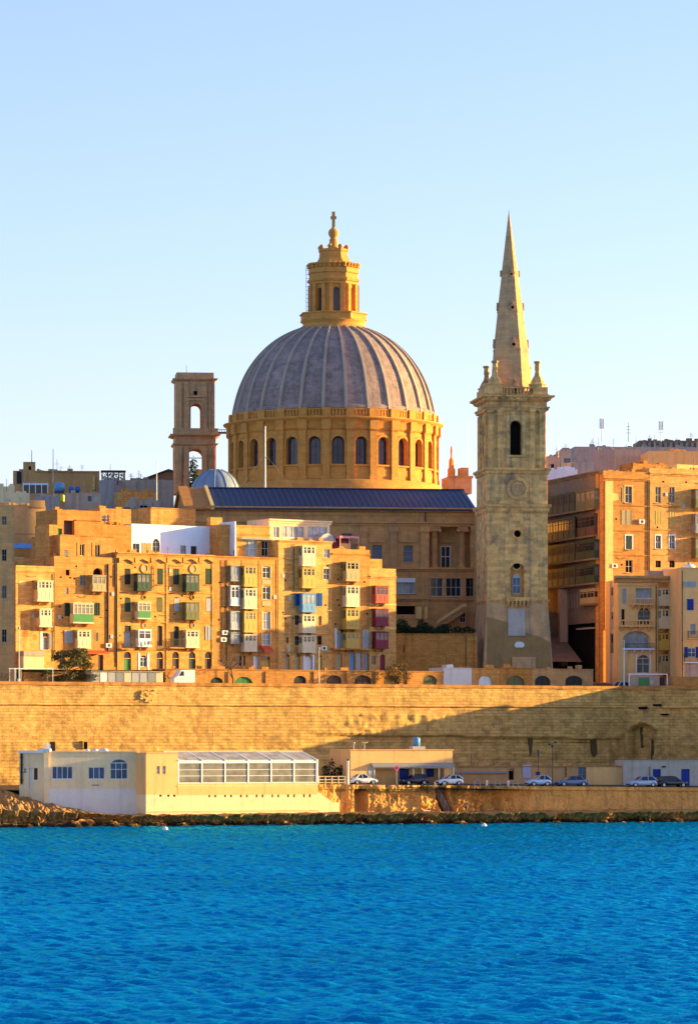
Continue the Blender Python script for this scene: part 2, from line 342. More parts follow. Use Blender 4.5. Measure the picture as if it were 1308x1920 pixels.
# ------------------------------------------------------------------ building kit
class House:
    """A building read off its front wall: all openings are given in photo pixels and turned into metres on that wall."""
    def __init__(s, name, label, cat, fr, x0, x1, ytop, mat, depth=9.0, group=None, d=0.0, root=None, part='wall', base=None):
        s.fr, s.mat, s.depth, s.d = fr, mat, depth, d
        s.root = root or thing(name, fr, label, cat, group)
        s.u0, s.u1 = fr.u(x0, d), fr.u(x1, d); s.zt = fr.z((x0 + x1) / 2, ytop, d)
        s.zb = 0.0 if base is None else fr.z((x0 + x1) / 2, base, d)
        s.occ = []; s.px = (x0, x1, ytop); s.holes = []; s.part = part; s.extra = MB()
    def R(s, x0, y0, x1, y1, o=0.0): return s.fr.rect(x0, y0, x1, y1, s.d - o)
    def win(s, x0, y0, x1, y1, pane='glass', frame=None, arch=0.0, depth=0.22, nx=2, ny=2, sill=False, surround=None, name='window', fw=0.07):
        a, b, c, e = s.R(x0, y0, x1, y1); y = s.d; s.occ.append((x0, y0, x1, y1))
        rise = arch * (b - a) / 2
        s.holes.append((a, b, c, e, rise, depth))
        fm = MB(); yy = y + depth - 0.10; t = fw
        if frame:
            fm.box(a, a + t, yy, yy + 0.06, c, e - rise * .6); fm.box(b - t, b, yy, yy + 0.06, c, e - rise * .6)
            fm.box(a + t, b - t, yy, yy + 0.06, c, c + t); fm.box(a + t, b - t, yy, yy + 0.06, e - t - rise * .5, e - rise * .5)
            for i in range(1, nx): q = a + (b - a) * i / nx; fm.box(q - t * .4, q + t * .4, yy + 0.003, yy + 0.055, c + t, e - t - rise * .3)
            for i in range(1, ny): q = c + (e - c) * i / ny; fm.box(a + t, b - t, yy + 0.007, yy + 0.05, q - t * .4, q + t * .4)
        pn = MB().box(a - 0.02, b + 0.02, y + depth - 0.012, y + depth + 0.04, c - 0.02, e + 0.02)
        if frame:
            f = fm.build(name, M[frame], s.root); pn.build('pane', M[pane], f); o = f
        else:
            o = pn.build(name, M[pane], s.root)
        if surround:
            w_ = 0.16; sm = MB()
            sm.box(a - w_, a - 0.002, y - 0.05, y + 0.02, c - 0.04, e + w_); sm.box(b + 0.002, b + w_, y - 0.05, y + 0.02, c - 0.04, e + w_)
            if not arch: sm.box(a - 0.002, b + 0.002, y - 0.05, y + 0.02, e + 0.002, e + w_)
            sm.build('surround', S[surround], o)
        if sill:
            MB().box(a - 0.12, b + 0.12, y - 0.14, y + 0.05, c - 0.12, c - 0.004).build('sill', s.mat, o)
        return o
    def door(s, x0, y0, x1, y1, mat='brown', arch=0.0, fan=None, depth=0.3, name='door'):
        a, b, c, e = s.R(x0, y0, x1, y1); c = max(c, s.zb + 0.02); s.occ.append((x0, y0, x1, y1)); rise = arch * (b - a) / 2; y = s.d
        s.holes.append((a, b, c, e, rise, depth)); top = e if not fan else c + (e - c) * fan
        g = MB(); m_ = (a + b) / 2
        for p, q in ((a, m_ - 0.012), (m_ + 0.012, b)):
            g.box(p, q, y + depth - 0.10, y + depth - 0.04, c, top - 0.03)
            for k in range(3):
                h0 = c + (top - c) * (0.06 + 0.31 * k); g.box(p + 0.08, q - 0.08, y + depth - 0.125, y + depth - 0.098, h0, h0 + (top - c) * 0.24)
        o = g.build(name, M[mat], s.root)
        bk = MB().box(a - .02, b + .02, y + depth - 0.012, y + depth + 0.04, c, e + .02)
        bk.build('fanlight' if fan else 'threshold', M['glass'] if fan else M['void'], o)
        if fan: MB().box(a, b, y + 0.05, y + depth - 0.02, top - 0.03, top + 0.08).build('transom', s.mat, o)
        return o
    def shutters(s, x0, y0, x1, y1, mat, name='shutter', proud=0.05):
        """a closed or folded-back louvred leaf pair hung on the wall"""
        a, b, c, e = s.R(x0, y0, x1, y1); y = s.d; s.occ.append((x0, y0, x1, y1)); g = MB(); m_ = (a + b) / 2
        for p, q in ((a, m_ - .01), (m_ + .01, b)):
            g.box(p, p + .05, y - proud - .04, y - .004, c, e); g.box(q - .05, q, y - proud - .04, y - .004, c, e)
            n_ = max(4, int((e - c) / 0.16))
            for k in range(n_):
                zz = c + (e - c) * k / n_; g.prismx([(y - proud - .03, zz + .01), (y - .01, zz + .09), (y - .006, zz + (e - c) / n_), (y - proud + .01, zz + .05)], p + .05, q - .05)
        return g.build(name, M[mat], s.root)
    def relief(s, x0, y0, x1, y1, o=0.12, name='cornice', mat=None, prof=None, back=0.3):
        a, b, c, e = s.R(x0, y0, x1, y1); y = s.d
        a -= .0; g = MB(); h = e - c
        prof = prof or [(y + .01, c), (y - o * .35, c + h * .1), (y - o * .5, c + h * .45), (y - o, c + h * .65), (y - o, e), (y + back, e + .003)]
        g.prismx(prof, a, b)
        return g.build(name, mat or s.mat, s.root)
    def slab(s, x0, y0, x1, y1, o=0.1, name='pilaster', mat=None, back=0.02):
        a, b, c, e = s.R(x0, y0, x1, y1)
        return MB().box(a, b, s.d - o, s.d + back, c, e).build(name, mat or s.mat, s.root)
    def balc(s, x0, y0, x1, y1, body='cream', n=3, glaze='glass', pr=0.95, split=0.5, corb=2, top=True, vents=True, solid=False, panel=None):
        """the island's closed timber balcony: a boxed-out bay with a panelled foot and a band of casements"""
        d = s.d - pr; y = s.d; s.occ.append((x0 - 4, y0 - 3, x1 + 3, y1 + 8))
        m = (x0 + x1) / 2; a, b = s.fr.u(x0, d), s.fr.u(x1, d); c, e = s.fr.z(m, y1, d), s.fr.z(m, y0, d)
        H = e - c; g = MB(); cz = c + 0.16
        zs = cz + (e - cz) * (1 - split); ze = e - 0.26
        g.box(a, b, d, y - .002, cz, zs)
        for k in range(n):
            p = a + (b - a) * (k + .12) / n; q = a + (b - a) * (k + .88) / n
            g.box(p, q, d - .025, d + .01, cz + (zs - cz) * .15, zs - (zs - cz) * .15)
        g.box(a - .06, b + .06, d - .06, y - .003, c + .06, cz - .003); g.box(a - .09, b + .09, d - .09, y - .004, c, c + .057)
        g.box(a, b, d, y - .002, ze, e - .10)
        if vents: g.box(a + .1, b - .1, d - .02, d, ze + .02, ze + .10)
        g.box(a - .08, b + .08, d - .10, y - .003, e - .097, e)
        t = 0.055 if not solid else 0.11
        for k in range(n + 1):
            q = a + (b - a) * k / n; w_ = t if 0 < k < n else t * 1.3; q = min(max(q, a + w_), b - w_); g.box(q - w_, q + w_, d, d + .07, zs, ze)
        for k in range(3):
            q = d + (y - d) * (k + .5) / 3.0; g.box(a, a + .07, q - .05, q + .05, zs, ze); g.box(b - .07, b, q - .05, q + .05, zs, ze)
        g.box(a + .03, b - .03, d + .012, d + .05, zs + (ze - zs) * .68, zs + (ze - zs) * .68 + .06)
        if solid: g.box(a + .02, b - .02, d + .014, d + .06, zs, zs + (ze - zs) * .28)
        o = g.build('balcony', M[body] if body in M else S[body], s.root)
        MB().box(a + .035, b - .035, d + .035, y - .02, zs, ze).build('glazing', M[glaze], o)
        if panel:
            MB().box(a + .02, b - .02, d - .045, d - .027, cz + .05, zs - .05).build('panel', M[panel], o)
        for k in range(corb):
            q = a + (b - a) * (k + .5) / corb
            MB().prismx([(y + .01, c - .5), (y - pr * .35, c - .42), (y - pr * .8, c - .08), (y - pr * .8, c - .003), (y + .01, c - .003)], q - .12, q + .12).build('corbel', s.mat, o)
        return o
    def iron(s, x0, y0, x1, y1, pr=0.8, mat='metal', floor=None, name='iron_balcony'):
        d = s.d - pr; y = s.d; m = (x0 + x1) / 2
        a, b = s.fr.u(x0, d), s.fr.u(x1, d); c, e = s.fr.z(m, y1, d), s.fr.z(m, y0, d)
        f = MB().box(a - .08, b + .08, d - .06, y - .003, c - .14, c).build(name, floor or s.mat, s.root); g = MB()
        g.box(a, b, d - .02, d + .02, e - .05, e); g.box(a, b, d - .015, d + .015, c + .06, c + .1)
        n_ = max(4, int((b - a) / .13))
        for k in range(n_ + 1): q = a + (b - a) * k / n_; g.box(q - .013, q + .013, d - .012, d + .012, c, e - .02)
        for q in (a, b):
            g.box(q - .015, q + .015, d, y, e - .05, e)
            for k in range(1, 5): yy = d + pr * k / 5; g.box(q - .012, q + .012, yy - .012, yy + .012, c, e - .02)
        g.build('railing', M[mat], f); return f
    def roundel(s, x, y_, r=5, mat='dark', name='roundel'):
        a, b, c, e = s.R(x - r, y_ - r, x + r, y_ + r); q = (a + b) / 2; z = (c + e) / 2; rr = (e - c) / 2
        g = MB(); v = []; f = []; n_ = 20; prof = [(rr * .62, -.02), (rr * .70, -.10), (rr, -.10), (rr * 1.05, .02)]
        for k in range(n_):
            an = 2 * math.pi * k / n_
            for r_, yy in prof: v.append((q + r_ * math.cos(an), s.d + yy, z + r_ * math.sin(an)))
        for k in range(n_):
            for i in range(3): f.append((k * 4 + i, ((k + 1) % n_) * 4 + i, ((k + 1) % n_) * 4 + i + 1, k * 4 + i + 1))
        g.add(v, f, True); o = g.build(name, s.mat, s.root)
        h = MB(); h.prism([(q + rr * .66 * math.cos(2 * math.pi * k / n_), z + rr * .66 * math.sin(2 * math.pi * k / n_)) for k in range(n_)], s.d - .03, s.d + .01)
        h.build('pane', M[mat], o); return o
    def pipe(s, x, y0, y1, r=0.07, mat='brown', name='drainpipe'):
        a, b, c, e = s.R(x, y0, x, y1, 0.1)
        g = MB().tube((a, s.d - .12, c), (a, s.d - .12, e), r)
        for k in range(4): z = c + (e - c) * (k + .5) / 4; g.box(a - r * 1.6, a + r * 1.6, s.d - .2, s.d, z - .04, z + .04)
        return g.build(name, M[mat], s.root)
    def clutter(s, seed, n=5, x0=None, x1=None, zt=None):
        """parapet stones and little roof huts so the skyline is not ruled"""
        rnd = random.Random(seed); zt = s.zt if zt is None else zt
        for k in range(n):
            a = s.u0 + (s.u1 - s.u0) * rnd.uniform(0.03, 0.85); w_ = rnd.uniform(.3, 1.2); h = rnd.uniform(.15, .6); y = s.d + rnd.uniform(.4, min(4, s.depth * .4))
            MB().box(a, min(a + w_, s.u1), y, y + rnd.uniform(.3, .8), zt - .75, zt + h).build('parapet_block', s.mat, s.root)
        for k in range(n // 3):
            a = s.u0 + (s.u1 - s.u0) * rnd.uniform(0.1, 0.9); H = rnd.uniform(.9, 2.6); y = s.d + rnd.uniform(.5, 3); g = MB().tube((a, y, zt - .7), (a, y, zt + H), .03, n=5)
            for q in range(rnd.randint(1, 4)): z_ = zt + H * (.55 + .14 * q); w_ = .45 - .07 * q; g.tube((a - w_, y, z_), (a + w_, y, z_ + .02), .018, n=4)
            g.build('aerial', M['metal'], s.root)
    def fixtures(s, seed, n, y1=1215):
        """cooling units, meter boxes, vents, cables and patches where the wall is free"""
        rnd = random.Random(seed); x0, x1, yt = s.px; k = 0; tries = 0
        while k < n and tries < 400:
            tries += 1; kind = rnd.choice(('cooling_unit', 'meter_box', 'vent', 'vent', 'render_patch', 'render_patch', 'cable', 'cable')); w_, h_ = dict(cooling_unit=(10, 8), meter_box=(5, 7), vent=(3, 3), render_patch=(rnd.uniform(8, 20), rnd.uniform(6, 16)), cable=(rnd.uniform(16, 40), 2))[kind]
            x = rnd.uniform(x0 + 3, max(x0 + 4, x1 - w_ - 3)); y = rnd.uniform(yt + 14, y1)
            if any(x < q[2] + 2 and x + w_ > q[0] - 2 and y < q[3] + 2 and y + h_ > q[1] - 2 for q in s.occ): continue
            s.occ.append((x, y, x + w_, y + h_)); k += 1; a, b, c, e = s.R(x, y, x + w_, y + h_); d = s.d
            if kind == 'cooling_unit':
                o = MB().box(a, b, d - .34, d - .05, c, e).build(kind, M['white'], s.root); MB().prism([((a + b) / 2 + (e - c) * .38 * math.cos(.5236 * q), (c + e) / 2 + (e - c) * .38 * math.sin(.5236 * q)) for q in range(12)], d - .36, d - .338).build('fan_grille', M['metal'], o)
            elif kind == 'meter_box': MB().box(a, b, d - .12, d - .003, c, e).build(kind, M['palegrey'], s.root)
            elif kind == 'vent': MB().box(a, b, d - .02, d - .002, c, e).build(kind, M['void'], s.root)
            elif kind == 'render_patch':
                q = [(a, c + .1), (a + .2, e - .05), (a + (b - a) * .5, e), (b - .15, e - .12), (b, c + .2), (a + (b - a) * .6, c)]; MB().prism(q, d - .012, d - .001).build(kind, S[rnd.choice(('pale', 'ochre', 'ochre', 'gold'))], s.root)
            else:
                g = MB(); sag = rnd.uniform(.05, .3); P = [(a + (b - a) * q / 8, d - .05, e - sag * math.sin(math.pi * q / 8)) for q in range(9)]
                for p, q in zip(P, P[1:]): g.tube(p, q, .028, n=4)
                g.build('cable', M['dark'], s.root)
    def done(s, side=True, parapet=0.7):
        g = MB(); y = s.d; D = s.depth
        g.wall(s.u0, s.u1, s.zb, s.zt, s.holes, y)
        zr = s.zt - parapet
        g.poly([(s.u0, y, s.zb), (s.u0, y + D, s.zb), (s.u0, y + D, s.zt), (s.u0, y, s.zt)])
        g.poly([(s.u1, y, s.zb), (s.u1, y, s.zt), (s.u1, y + D, s.zt), (s.u1, y + D, s.zb)])
        g.poly([(s.u0, y + D, s.zb), (s.u1, y + D, s.zb), (s.u1, y + D, s.zt), (s.u0, y + D, s.zt)])
        g.poly([(s.u0, y + .3, zr), (s.u1, y + .3, zr), (s.u1, y + D, zr), (s.u0, y + D, zr)])
        t = .3
        g.poly([(s.u0, y, s.zt), (s.u1, y, s.zt), (s.u1, y + t, s.zt), (s.u0, y + t, s.zt)])
        g.poly([(s.u0, y + t, zr), (s.u1, y + t, zr), (s.u1, y + t, s.zt), (s.u0, y + t, s.zt)])
        s.wall = g.build(s.part, s.mat, s.root)
        return s.root

def boxhouse(name, label, cat, fr, x0, x1, ytop, mat, depth=8.0, base=None, group=None, wins=(), d=0.0, root=None, part='wall'):
    h = House(name, label, cat, fr, x0, x1, ytop, mat, depth, group, d, root, part, base)
    for w_ in wins: h.win(*w_[:4], **(w_[4] if len(w_) > 4 else {}))
    h.done(); return h

# ================================================================== THE SETTING
def npmesh(name, X, Y, Z, mat, kind='structure', label=None, cat=None, smooth=True):
    ny, nx = X.shape; co = np.stack([X, Y, Z], -1).reshape(-1, 3).astype(np.float32)
    i = np.arange((ny - 1) * (nx - 1)); r = i // (nx - 1); c = i % (nx - 1); a = r * nx + c
    q = np.stack([a, a + 1, a + nx + 1, a + nx], -1).reshape(-1).astype(np.int32)
    me = bpy.data.meshes.new(name); me.vertices.add(len(co)); me.vertices.foreach_set("co", co.reshape(-1))
    me.loops.add(len(q)); me.loops.foreach_set("vertex_index", q)
    me.polygons.add(len(i)); me.polygons.foreach_set("loop_start", (i * 4).astype(np.int32))
    me.polygons.foreach_set("use_smooth", np.full(len(i), smooth)); me.update(calc_edges=True); me.validate()
    me.materials.append(mat); o = bpy.data.objects.new(name, me); COL.objects.link(o)
    return tag(o, label, cat, None, kind)

# ---- sea: one sheet with real waves, coarse beyond the harbour
def water_mat():
    m, n, b = nodes("harbour_water")
    tc = N(n, "ShaderNodeTexCoord").outputs["Object"]
    f1 = noise_tex(n, tc, 2.4, 7, 0.62, (0.5, 1.0, 1.0)); f2 = noise_tex(n, tc, 6.0, 4, 0.6, (0.6, 1.0, 1.0)); big = noise_tex(n, tc, 0.03, 3, 0.5, (0.5, 1, 1))
    col = mixrgb(n, ramp(n, big, 0.35, 0.65), (0.0, 0.15, 0.35), (0.0, 0.21, 0.45))
    n.links.new(col, b.inputs["Base Color"]); b.inputs["Roughness"].default_value = 1.0; b.inputs["Specular IOR Level"].default_value = 0.0
    gl = N(n, "ShaderNodeBsdfGlossy"); gl.inputs["Color"].default_value = (0.05, 0.80, 1.0, 1.0); gl.inputs["Roughness"].default_value = 0.03
    mx = N(n, "ShaderNodeMixShader"); lw = N(n, "ShaderNodeLayerWeight"); lw.inputs[0].default_value = 0.5; n.links.new(ramp(n, lw.outputs[1], 0.76, 0.985, 0.04, 0.98), mx.inputs[0]); n.links.new(b.outputs[0], mx.inputs[1]); n.links.new(gl.outputs[0], mx.inputs[2])
    n.links.new(mx.outputs[0], n.nodes["Material Output"].inputs[0])
    ad = N(n, "ShaderNodeMath", operation='MULTIPLY_ADD'); n.links.new(f2, ad.inputs[0]); ad.inputs[1].default_value = 0.5; n.links.new(f1, ad.inputs[2])
    bp = N(n, "ShaderNodeBump"); bp.inputs["Strength"].default_value = 1.0; bp.inputs["Distance"].default_value = 0.17
    n.links.new(ad.outputs[0], bp.inputs["Height"]); n.links.new(bp.outputs[0], b.inputs["Normal"]); n.links.new(bp.outputs[0], gl.inputs["Normal"]); n.links.new(bp.outputs[0], lw.inputs["Normal"])
    return m
rng = np.random.RandomState(3)
xs = np.concatenate([[-9000, -3000, -900, -300, -120, -80], np.arange(-58, 58.01, 0.21), [80, 120, 300, 900, 3000, 9000]])
ys = [-3000, -800, -200, 0, 60, 100, 125]; y_ = 132.0
while y_ < 512: ys.append(y_); y_ += 0.10 + (y_ - 132) * 0.0009
ys = np.array(ys + [520, 540, 600])
X, Y = np.meshgrid(xs, ys); Z = np.zeros_like(X)
for k in range(64):
    lam = 0.6 * (2.6 / 0.6) ** rng.rand(); th = R(-100 + rng.normal(0, 30)); amp = 0.0088 * lam ** 0.9 * (0.4 + rng.rand())
    kx, ky = math.cos(th) * 2 * math.pi / lam, math.sin(th) * 2 * math.pi / lam
    p = kx * X + ky * Y + rng.rand() * 6.28; Z += amp * np.sin(p) * (1 + 0.25 * np.sin(p))
fade = np.clip((58 - np.abs(X)) / 6, 0, 1) * np.clip((Y - 128) / 6, 0, 1)
npmesh("sea", X, Y, Z * fade, water_mat())

# ---- frames of the waterfront
C = Fr(0, 506, 28.0)                         # curtain wall of the bastion
SH = Fr(0, 475, 19.0)                        # waterline
Q = Fr(600, 500, 23.0)                       # edge of the quay road
def fbm(x, y, z=0.0, o=5): return noise.fractal(Vector((x, y, z)), 0.9, 2.1, o)

# ---- rocky foreshore and low platform: a broken ledge, undercut and dark with weed at the tide line
def tide_rock():
    m = stone("tide_rock", (0.34, 0.225, 0.115), dark=0.4, stain=0.4, bump=1.0, block=None, dist=0.2, var=0.5); n = m.node_tree; b = n.nodes["Principled BSDF"]
    src = b.inputs["Base Color"].links[0].from_socket; tc = N(n, "ShaderNodeTexCoord").outputs["Object"]; sp = N(n, "ShaderNodeSeparateXYZ"); n.links.new(tc, sp.inputs[0])
    nz = noise_tex(n, tc, 0.8, 5, .65); ad = N(n, "ShaderNodeMath", operation='MULTIPLY_ADD'); n.links.new(nz, ad.inputs[0]); ad.inputs[1].default_value = -2.2; n.links.new(sp.outputs[2], ad.inputs[2])
    n.links.new(mixrgb(n, ramp(n, ad.outputs[0], -0.75, -0.30), (0.06, 0.022, 0.006), src), b.inputs["Base Color"]); return m
def ridge(x, y, z): return 1 - 2 * abs(noise.noise(Vector((x, y, z))))
NP = 30
g = MB(); NU = 900
for i in range(NU):
    u = -25 + 150 * i / (NU - 1); left = max(0.0, min(1.0, (15 - u) / 13.0)); q = fbm(u * .22, 0, 3.3) * 1.0 + ridge(u * .8, 1, 1) * .45 + ridge(u * 2.3, 2, 5) * .2
    top = 1.15 + left * .5 + .30 * ridge(u * .35, 7, 2) + .22 * ridge(u * 1.5, 3, 2)
    for j in range(NP):
        k = j / (NP - 1)
        if k < .3: z = -.5 + (top + .35) * (k / .3); d = 1.0 - q * .7 + .8 * math.sin(math.pi * min(1, k / .3)) * (1 - left * .6) + ridge(u * 1.4, z * 2.2, 4) * .7
        else:
            e = (k - .3) / .7; d = .85 - q * .7 + 22 * e ** 1.8; z = top - .12 * (e == 0) + left * (2.4 * min(1, d / 9.0) + (.55 * ridge(u * .5, d * .5, 8) + .35 * ridge(u * 1.3, d * 1.2, 8)) * min(1, d / 1.5))
            z += (.10 * ridge(u * 1.1, d * 1.1, 9) - .05) * min(1, e * 20)
        p = SH.world(u, d, z); g.v.append((p.x, p.y, p.z))
for i in range(NU - 1):
    for j in range(NP - 1): g.f.append([i * NP + j, (i + 1) * NP + j, (i + 1) * NP + j + 1, i * NP + j + 1]); g.sm.append(False)
o = g.build("foreshore_rock", tide_rock()); tag(o, kind='structure')

# ---- quay cliff, broken rock to the left and dressed wall to the right
qtop = lambda u: 5.30 - 0.7 * max(0, min(1, u / 58.0))
def dent(px, u, half, d): return d * max(0.0, 1 - abs(u - Q.u(px)) / half) ** 0.5 if abs(u - Q.u(px)) < half else 0.0
uq0, uq1 = Q.u(596), Q.u(1420)
def qf(a, b):
    u = uq0 + (uq1 - uq0) * a; zt = qtop(u); z = 0.9 + (zt - .9) * min(1, b / .93)
    rough = 1.0 if u < Q.u(960) else 0.25; up = u < Q.u(785)
    n = fbm(u * .45, z * .55, 9.0) * .55 + (noise.noise(Vector((u * .9, z * .5, 2.0))) ** 2 * 2.2 - .3) * .6 + abs(noise.noise(Vector((u * 1.5, z * 1.6, 7.0)))) * .55 + fbm(u * 3, z * 3, 5) * .12
    d = n * rough * (0.55 if up else 1.0) - (1 - b) * .5
    d += dent(676, u, 1.0, 1.6) * (1 if z < 4.6 else 0.2)
    d += dent(905, u, 1.3, .9) + dent(930, u, .8, 1.0) + dent(640, u, .9, .5)
    sl_ = 1 - (z - 1.2) / 3.9; ua, ub = Q.u(814 + 11 * sl_), Q.u(832 + 19 * sl_)
    if ua < u < ub: d += 1.5
    if z > zt - .55: d -= .22
    if b > .93: d += (b - .93) / .07 * 1.5
    w_ = Q.world(u, d, z); return (w_.x, w_.y, w_.z)
g = MB().grid(520, 44, qf, smooth=False); o = g.build("quay_cliff", S['cliff']); tag(o, kind='structure')
# quay road
def quay(a, b):
    u = -72 + 190 * a; zt = qtop(u) if u > 0 else 5.3; p = Q.world(u, 0.9, zt - .03); 
    if u < -2: p = SH.world(SH.u(0) + 12 + (u + 72) * .98, 10.5, 4.4)
    e = C.world(-18 + 170 * a, 1.0, 5.2); q = p.lerp(e, b); return (q.x, q.y, q.z)
o = MB().grid(90, 6, quay).build("quay_road", S['asphalt']); tag(o, kind='structure')

# ---- curtain wall: battered masonry, string course, rock-cut foot
uc1 = C.u(1167); PT = lambda px, py: C.z(px, py)
ztop = 19.2; zstr = 16.15
ridge_ = lambda x, y: 1 - 2 * abs(noise.noise(Vector((x, y, 3.0))))
def cf(a, b):
    u = -12 + (uc1 + 12) * a; z = 3.6 + (ztop - .38 - 3.6) * b
    d = -(ztop - z) * .045
    n = fbm(u * .22, z * .3, 1.0); n2 = fbm(u * .9, z * 1.1, 4.0)
    n3 = fbm(u * .25, z * 2.6, 6.0)
    if z > zstr: d += n2 * .04 + n * .06 + n3 * .03
    else:
        low = max(0, min(1, (13.0 - z) / 4.0)); d += n2 * (.03 + .06 * low) + n * (.07 + .12 * low) + n3 * (.06 + .10 * low)
    ledge = 12.6 - .012 * u
    if u > C.u(560):
        k = min(1, (u - C.u(560)) / 10.0)
        if z < ledge: d += k * (.55 + .05 * n)
        elif z < ledge + 3.2: d += -k * .22 + n2 * .16 * k + .10 * ridge_(u * 1.1, z * 1.6) * k
    w_ = C.world(u, d, z); return (w_.x, w_.y, w_.z)
bw = empty("bastion_wall", C.world(0, 0, 0), 0, "long battered limestone curtain wall between the quay and the upper street", "bastion wall")
def child_world(mb, name, mat, root):
    o = mb.build(name, mat, root); o.matrix_parent_inverse = root.matrix_world.inverted(); return o
inv = lambda root, mb: [tuple(Vector(v) - root.location) for v in mb.v]
g = MB().grid(420, 74, cf); g.v = inv(bw, g); g.build("wall_face", S['curtain'], bw)
def along(fr, u0, u1, prof, n=60, wob=0.0):
    g = MB(); m = len(prof)
    for i in range(n):
        u = u0 + (u1 - u0) * i / (n - 1); q = fbm(u * .7, 0, 7.7) * wob
        for d, z in prof: g.v.append(tuple(fr.world(u, d + q, z + q * .6)))
    for i in range(n - 1):
        for j in range(m - 1): g.f.append([i * m + j, (i + 1) * m + j, (i + 1) * m + j + 1, i * m + j + 1]); g.sm.append(False)
    return g
g = along(C, -12, uc1, [(-.02, ztop - .5), (-.16, ztop - .42), (-.18, ztop), (-.05, ztop + .04), (1.1, ztop + .05), (1.2, 17.6)], 160, .07); g.v = inv(bw, g); g.build("parapet_coping", S['gold'], bw)
g = along(C, -12, uc1, [(-.10, zstr - .16), (-.32, zstr - .13), (-.40, zstr), (-.32, zstr + .13), (-.02, zstr + .2)], 160, .05); g.v = inv(bw, g); g.build("string_course", S['curtain'], bw)
def small_holes(root, fr, lst, mat='void', nm='drain_hole'):
    for (x0, y0, x1, y1, dd) in lst:
        a, b, c, e = fr.rect(x0, y0, x1, y1, dd); g = MB()
        for q in (g.box(a, b, dd - .06, dd + .4, c, e),): pass
        g.v = [tuple(fr.world(*v) - root.location) for v in g.v]; g.build(nm, M[mat], root)
def recess(root, fr, x0, y0, x1, y1, d, mat, frame_mat, nm, rise=0.0):
    """a framed opening built out from the rough wall"""
    a, b, c, e = fr.rect(x0, y0, x1, y1, d); t = .14; g = MB()
    for bx in ((a - t, a, c, e + t), (b, b + t, c, e + t), (a, b, e, e + t)): g.box(bx[0], bx[1], d - .08, d + .6, bx[2], bx[3])
    g.v = [tuple(fr.world(*v) - root.location) for v in g.v]; o = g.build(nm, frame_mat, root)
    h = MB().box(a, b, d + .03, d + .5, c, e); h.v = [tuple(fr.world(*v) - root.location) for v in h.v]; h.build("dark_opening", M[mat], o)
recess(bw, C, 157, 1391, 164, 1404, -.62, 'void', S['curtain'], 'loophole')
recess(bw, C, 1150, 1365, 1157, 1377, 0.12, 'void', S['curtain'], 'loophole')
recess(bw, C, 1168, 1378, 1172, 1383, 0.12, 'void', S['curtain'], 'loophole')
def stain(root, fr, pts, d, mat, nm):
    g = MB(); g.prism([(fr.u(x, d), fr.z(x, y, d)) for x, y in pts], d - .05, d + .3)
    g.v = [tuple(fr.world(*v) - root.location) for v in g.v]; g.build(nm, mat, root)
S['algae'] = stone("black_seep_crust", (0.075, 0.06, 0.045), block=None, stain=.4, bump=.6)
S['leached'] = stone("leached_stone", (0.33, 0.29, 0.27), block=None, stain=.7, bump=.5)
stain(bw, C, [(1107, 1362), (1113, 1358), (1118, 1400), (1118, 1415), (1113, 1420), (1108, 1412), (1106, 1390)], .10, S['algae'], 'seep_stain')
stain(bw, C, [(988, 1364), (999, 1362), (998, 1388), (996, 1412), (993, 1418), (990, 1395)], .14, S['algae'], 'seep_stain')
stain(bw, C, [(942, 1365), (946, 1364), (946, 1384), (943, 1388)], .15, S['algae'], 'seep_stain')
g = MB()
for k in range(26):
    x = random.uniform(262, 290); y = random.uniform(1292, 1316); a, b, c, e = C.rect(x, y, x + random.uniform(2, 5), y + random.uniform(2, 4), -.22); g.box(a, b, -.32, .1, c, e)
g.v = [tuple(C.world(*v) - bw.location) for v in g.v]; g.build("patched_masonry", S['pale'], bw)
# pipe run along the foot
g = along(C, C.u(862), C.u(1162), [(.35, 10.9), (.22, 10.88), (.20, 10.83), (.35, 10.81)], 120, .10); g.v = inv(bw, g); g.build("cable_run", M['dark'], bw)

# ---- projecting bastion at the right
BA = Fr(O=(C.world(uc1 - .5, .9).x, C.world(uc1 - .5, .9).y), ang=-36.0)
ba = thing("projecting_bastion", BA, "stained bastion flank jutting out at the right with an arched hood over a recess", "bastion wall")
nx0, nx1 = BA.u(1184), BA.u(1232)
def bf(a, b):
    u = 52 * a ** 1.3; z = 3.6 + (ztop - .3 - 3.6) * b
    n = fbm(u * .25, z * .3, 21.0); n2 = fbm(u * .9, z * 1.0, 14.0)
    d = -(ztop - z) * .05 + n * .30 + n2 * (.26 if z < 16 else .10) + .12 * fbm(u * .3, z * 2.4, 16)
    m_ = (nx0 + nx1) / 2; hw = (nx1 - nx0) / 2; zt = 13.7 - .9 * ((u - m_) / hw) ** 2
    if abs(u - m_) < hw * 1.15 and z < zt: d += 1.5 * min(1, (hw * 1.15 - abs(u - m_)) / .5) * min(1, (zt - z) / .3)
    elif abs(u - m_) < hw * 1.3 and z < zt + 2.0: d -= .55 * (1 - (z - zt) / 2.0)
    return (u, d, z)
MB().grid(240, 70, bf).build("wall_face", S['curtain'], ba)
MB().box(50.4, 52.2, .5, 40, 3.0, ztop).build("return_wall", S['curtain'], ba)
bz = [(-.02, ztop - .6), (-.2, ztop - .5), (-.22, ztop + .05), (1.6, ztop + .06), (1.7, 17)]
def local_along(u0, u1, prof, n=40):
    g = MB(); m = len(prof)
    for i in range(n):
        u = u0 + (u1 - u0) * i / (n - 1); q = fbm(u * .7, 3, 1.7) * .05
        for d, z in prof: g.v.append((u, d + q, z + q))
    for i in range(n - 1):
        for j in range(m - 1): g.f.append([i * m + j, (i + 1) * m + j, (i + 1) * m + j + 1, i * m + j + 1]); g.sm.append(False)
    return g
local_along(0, 52, bz, 90).build("parapet_coping", S['gold'], ba)
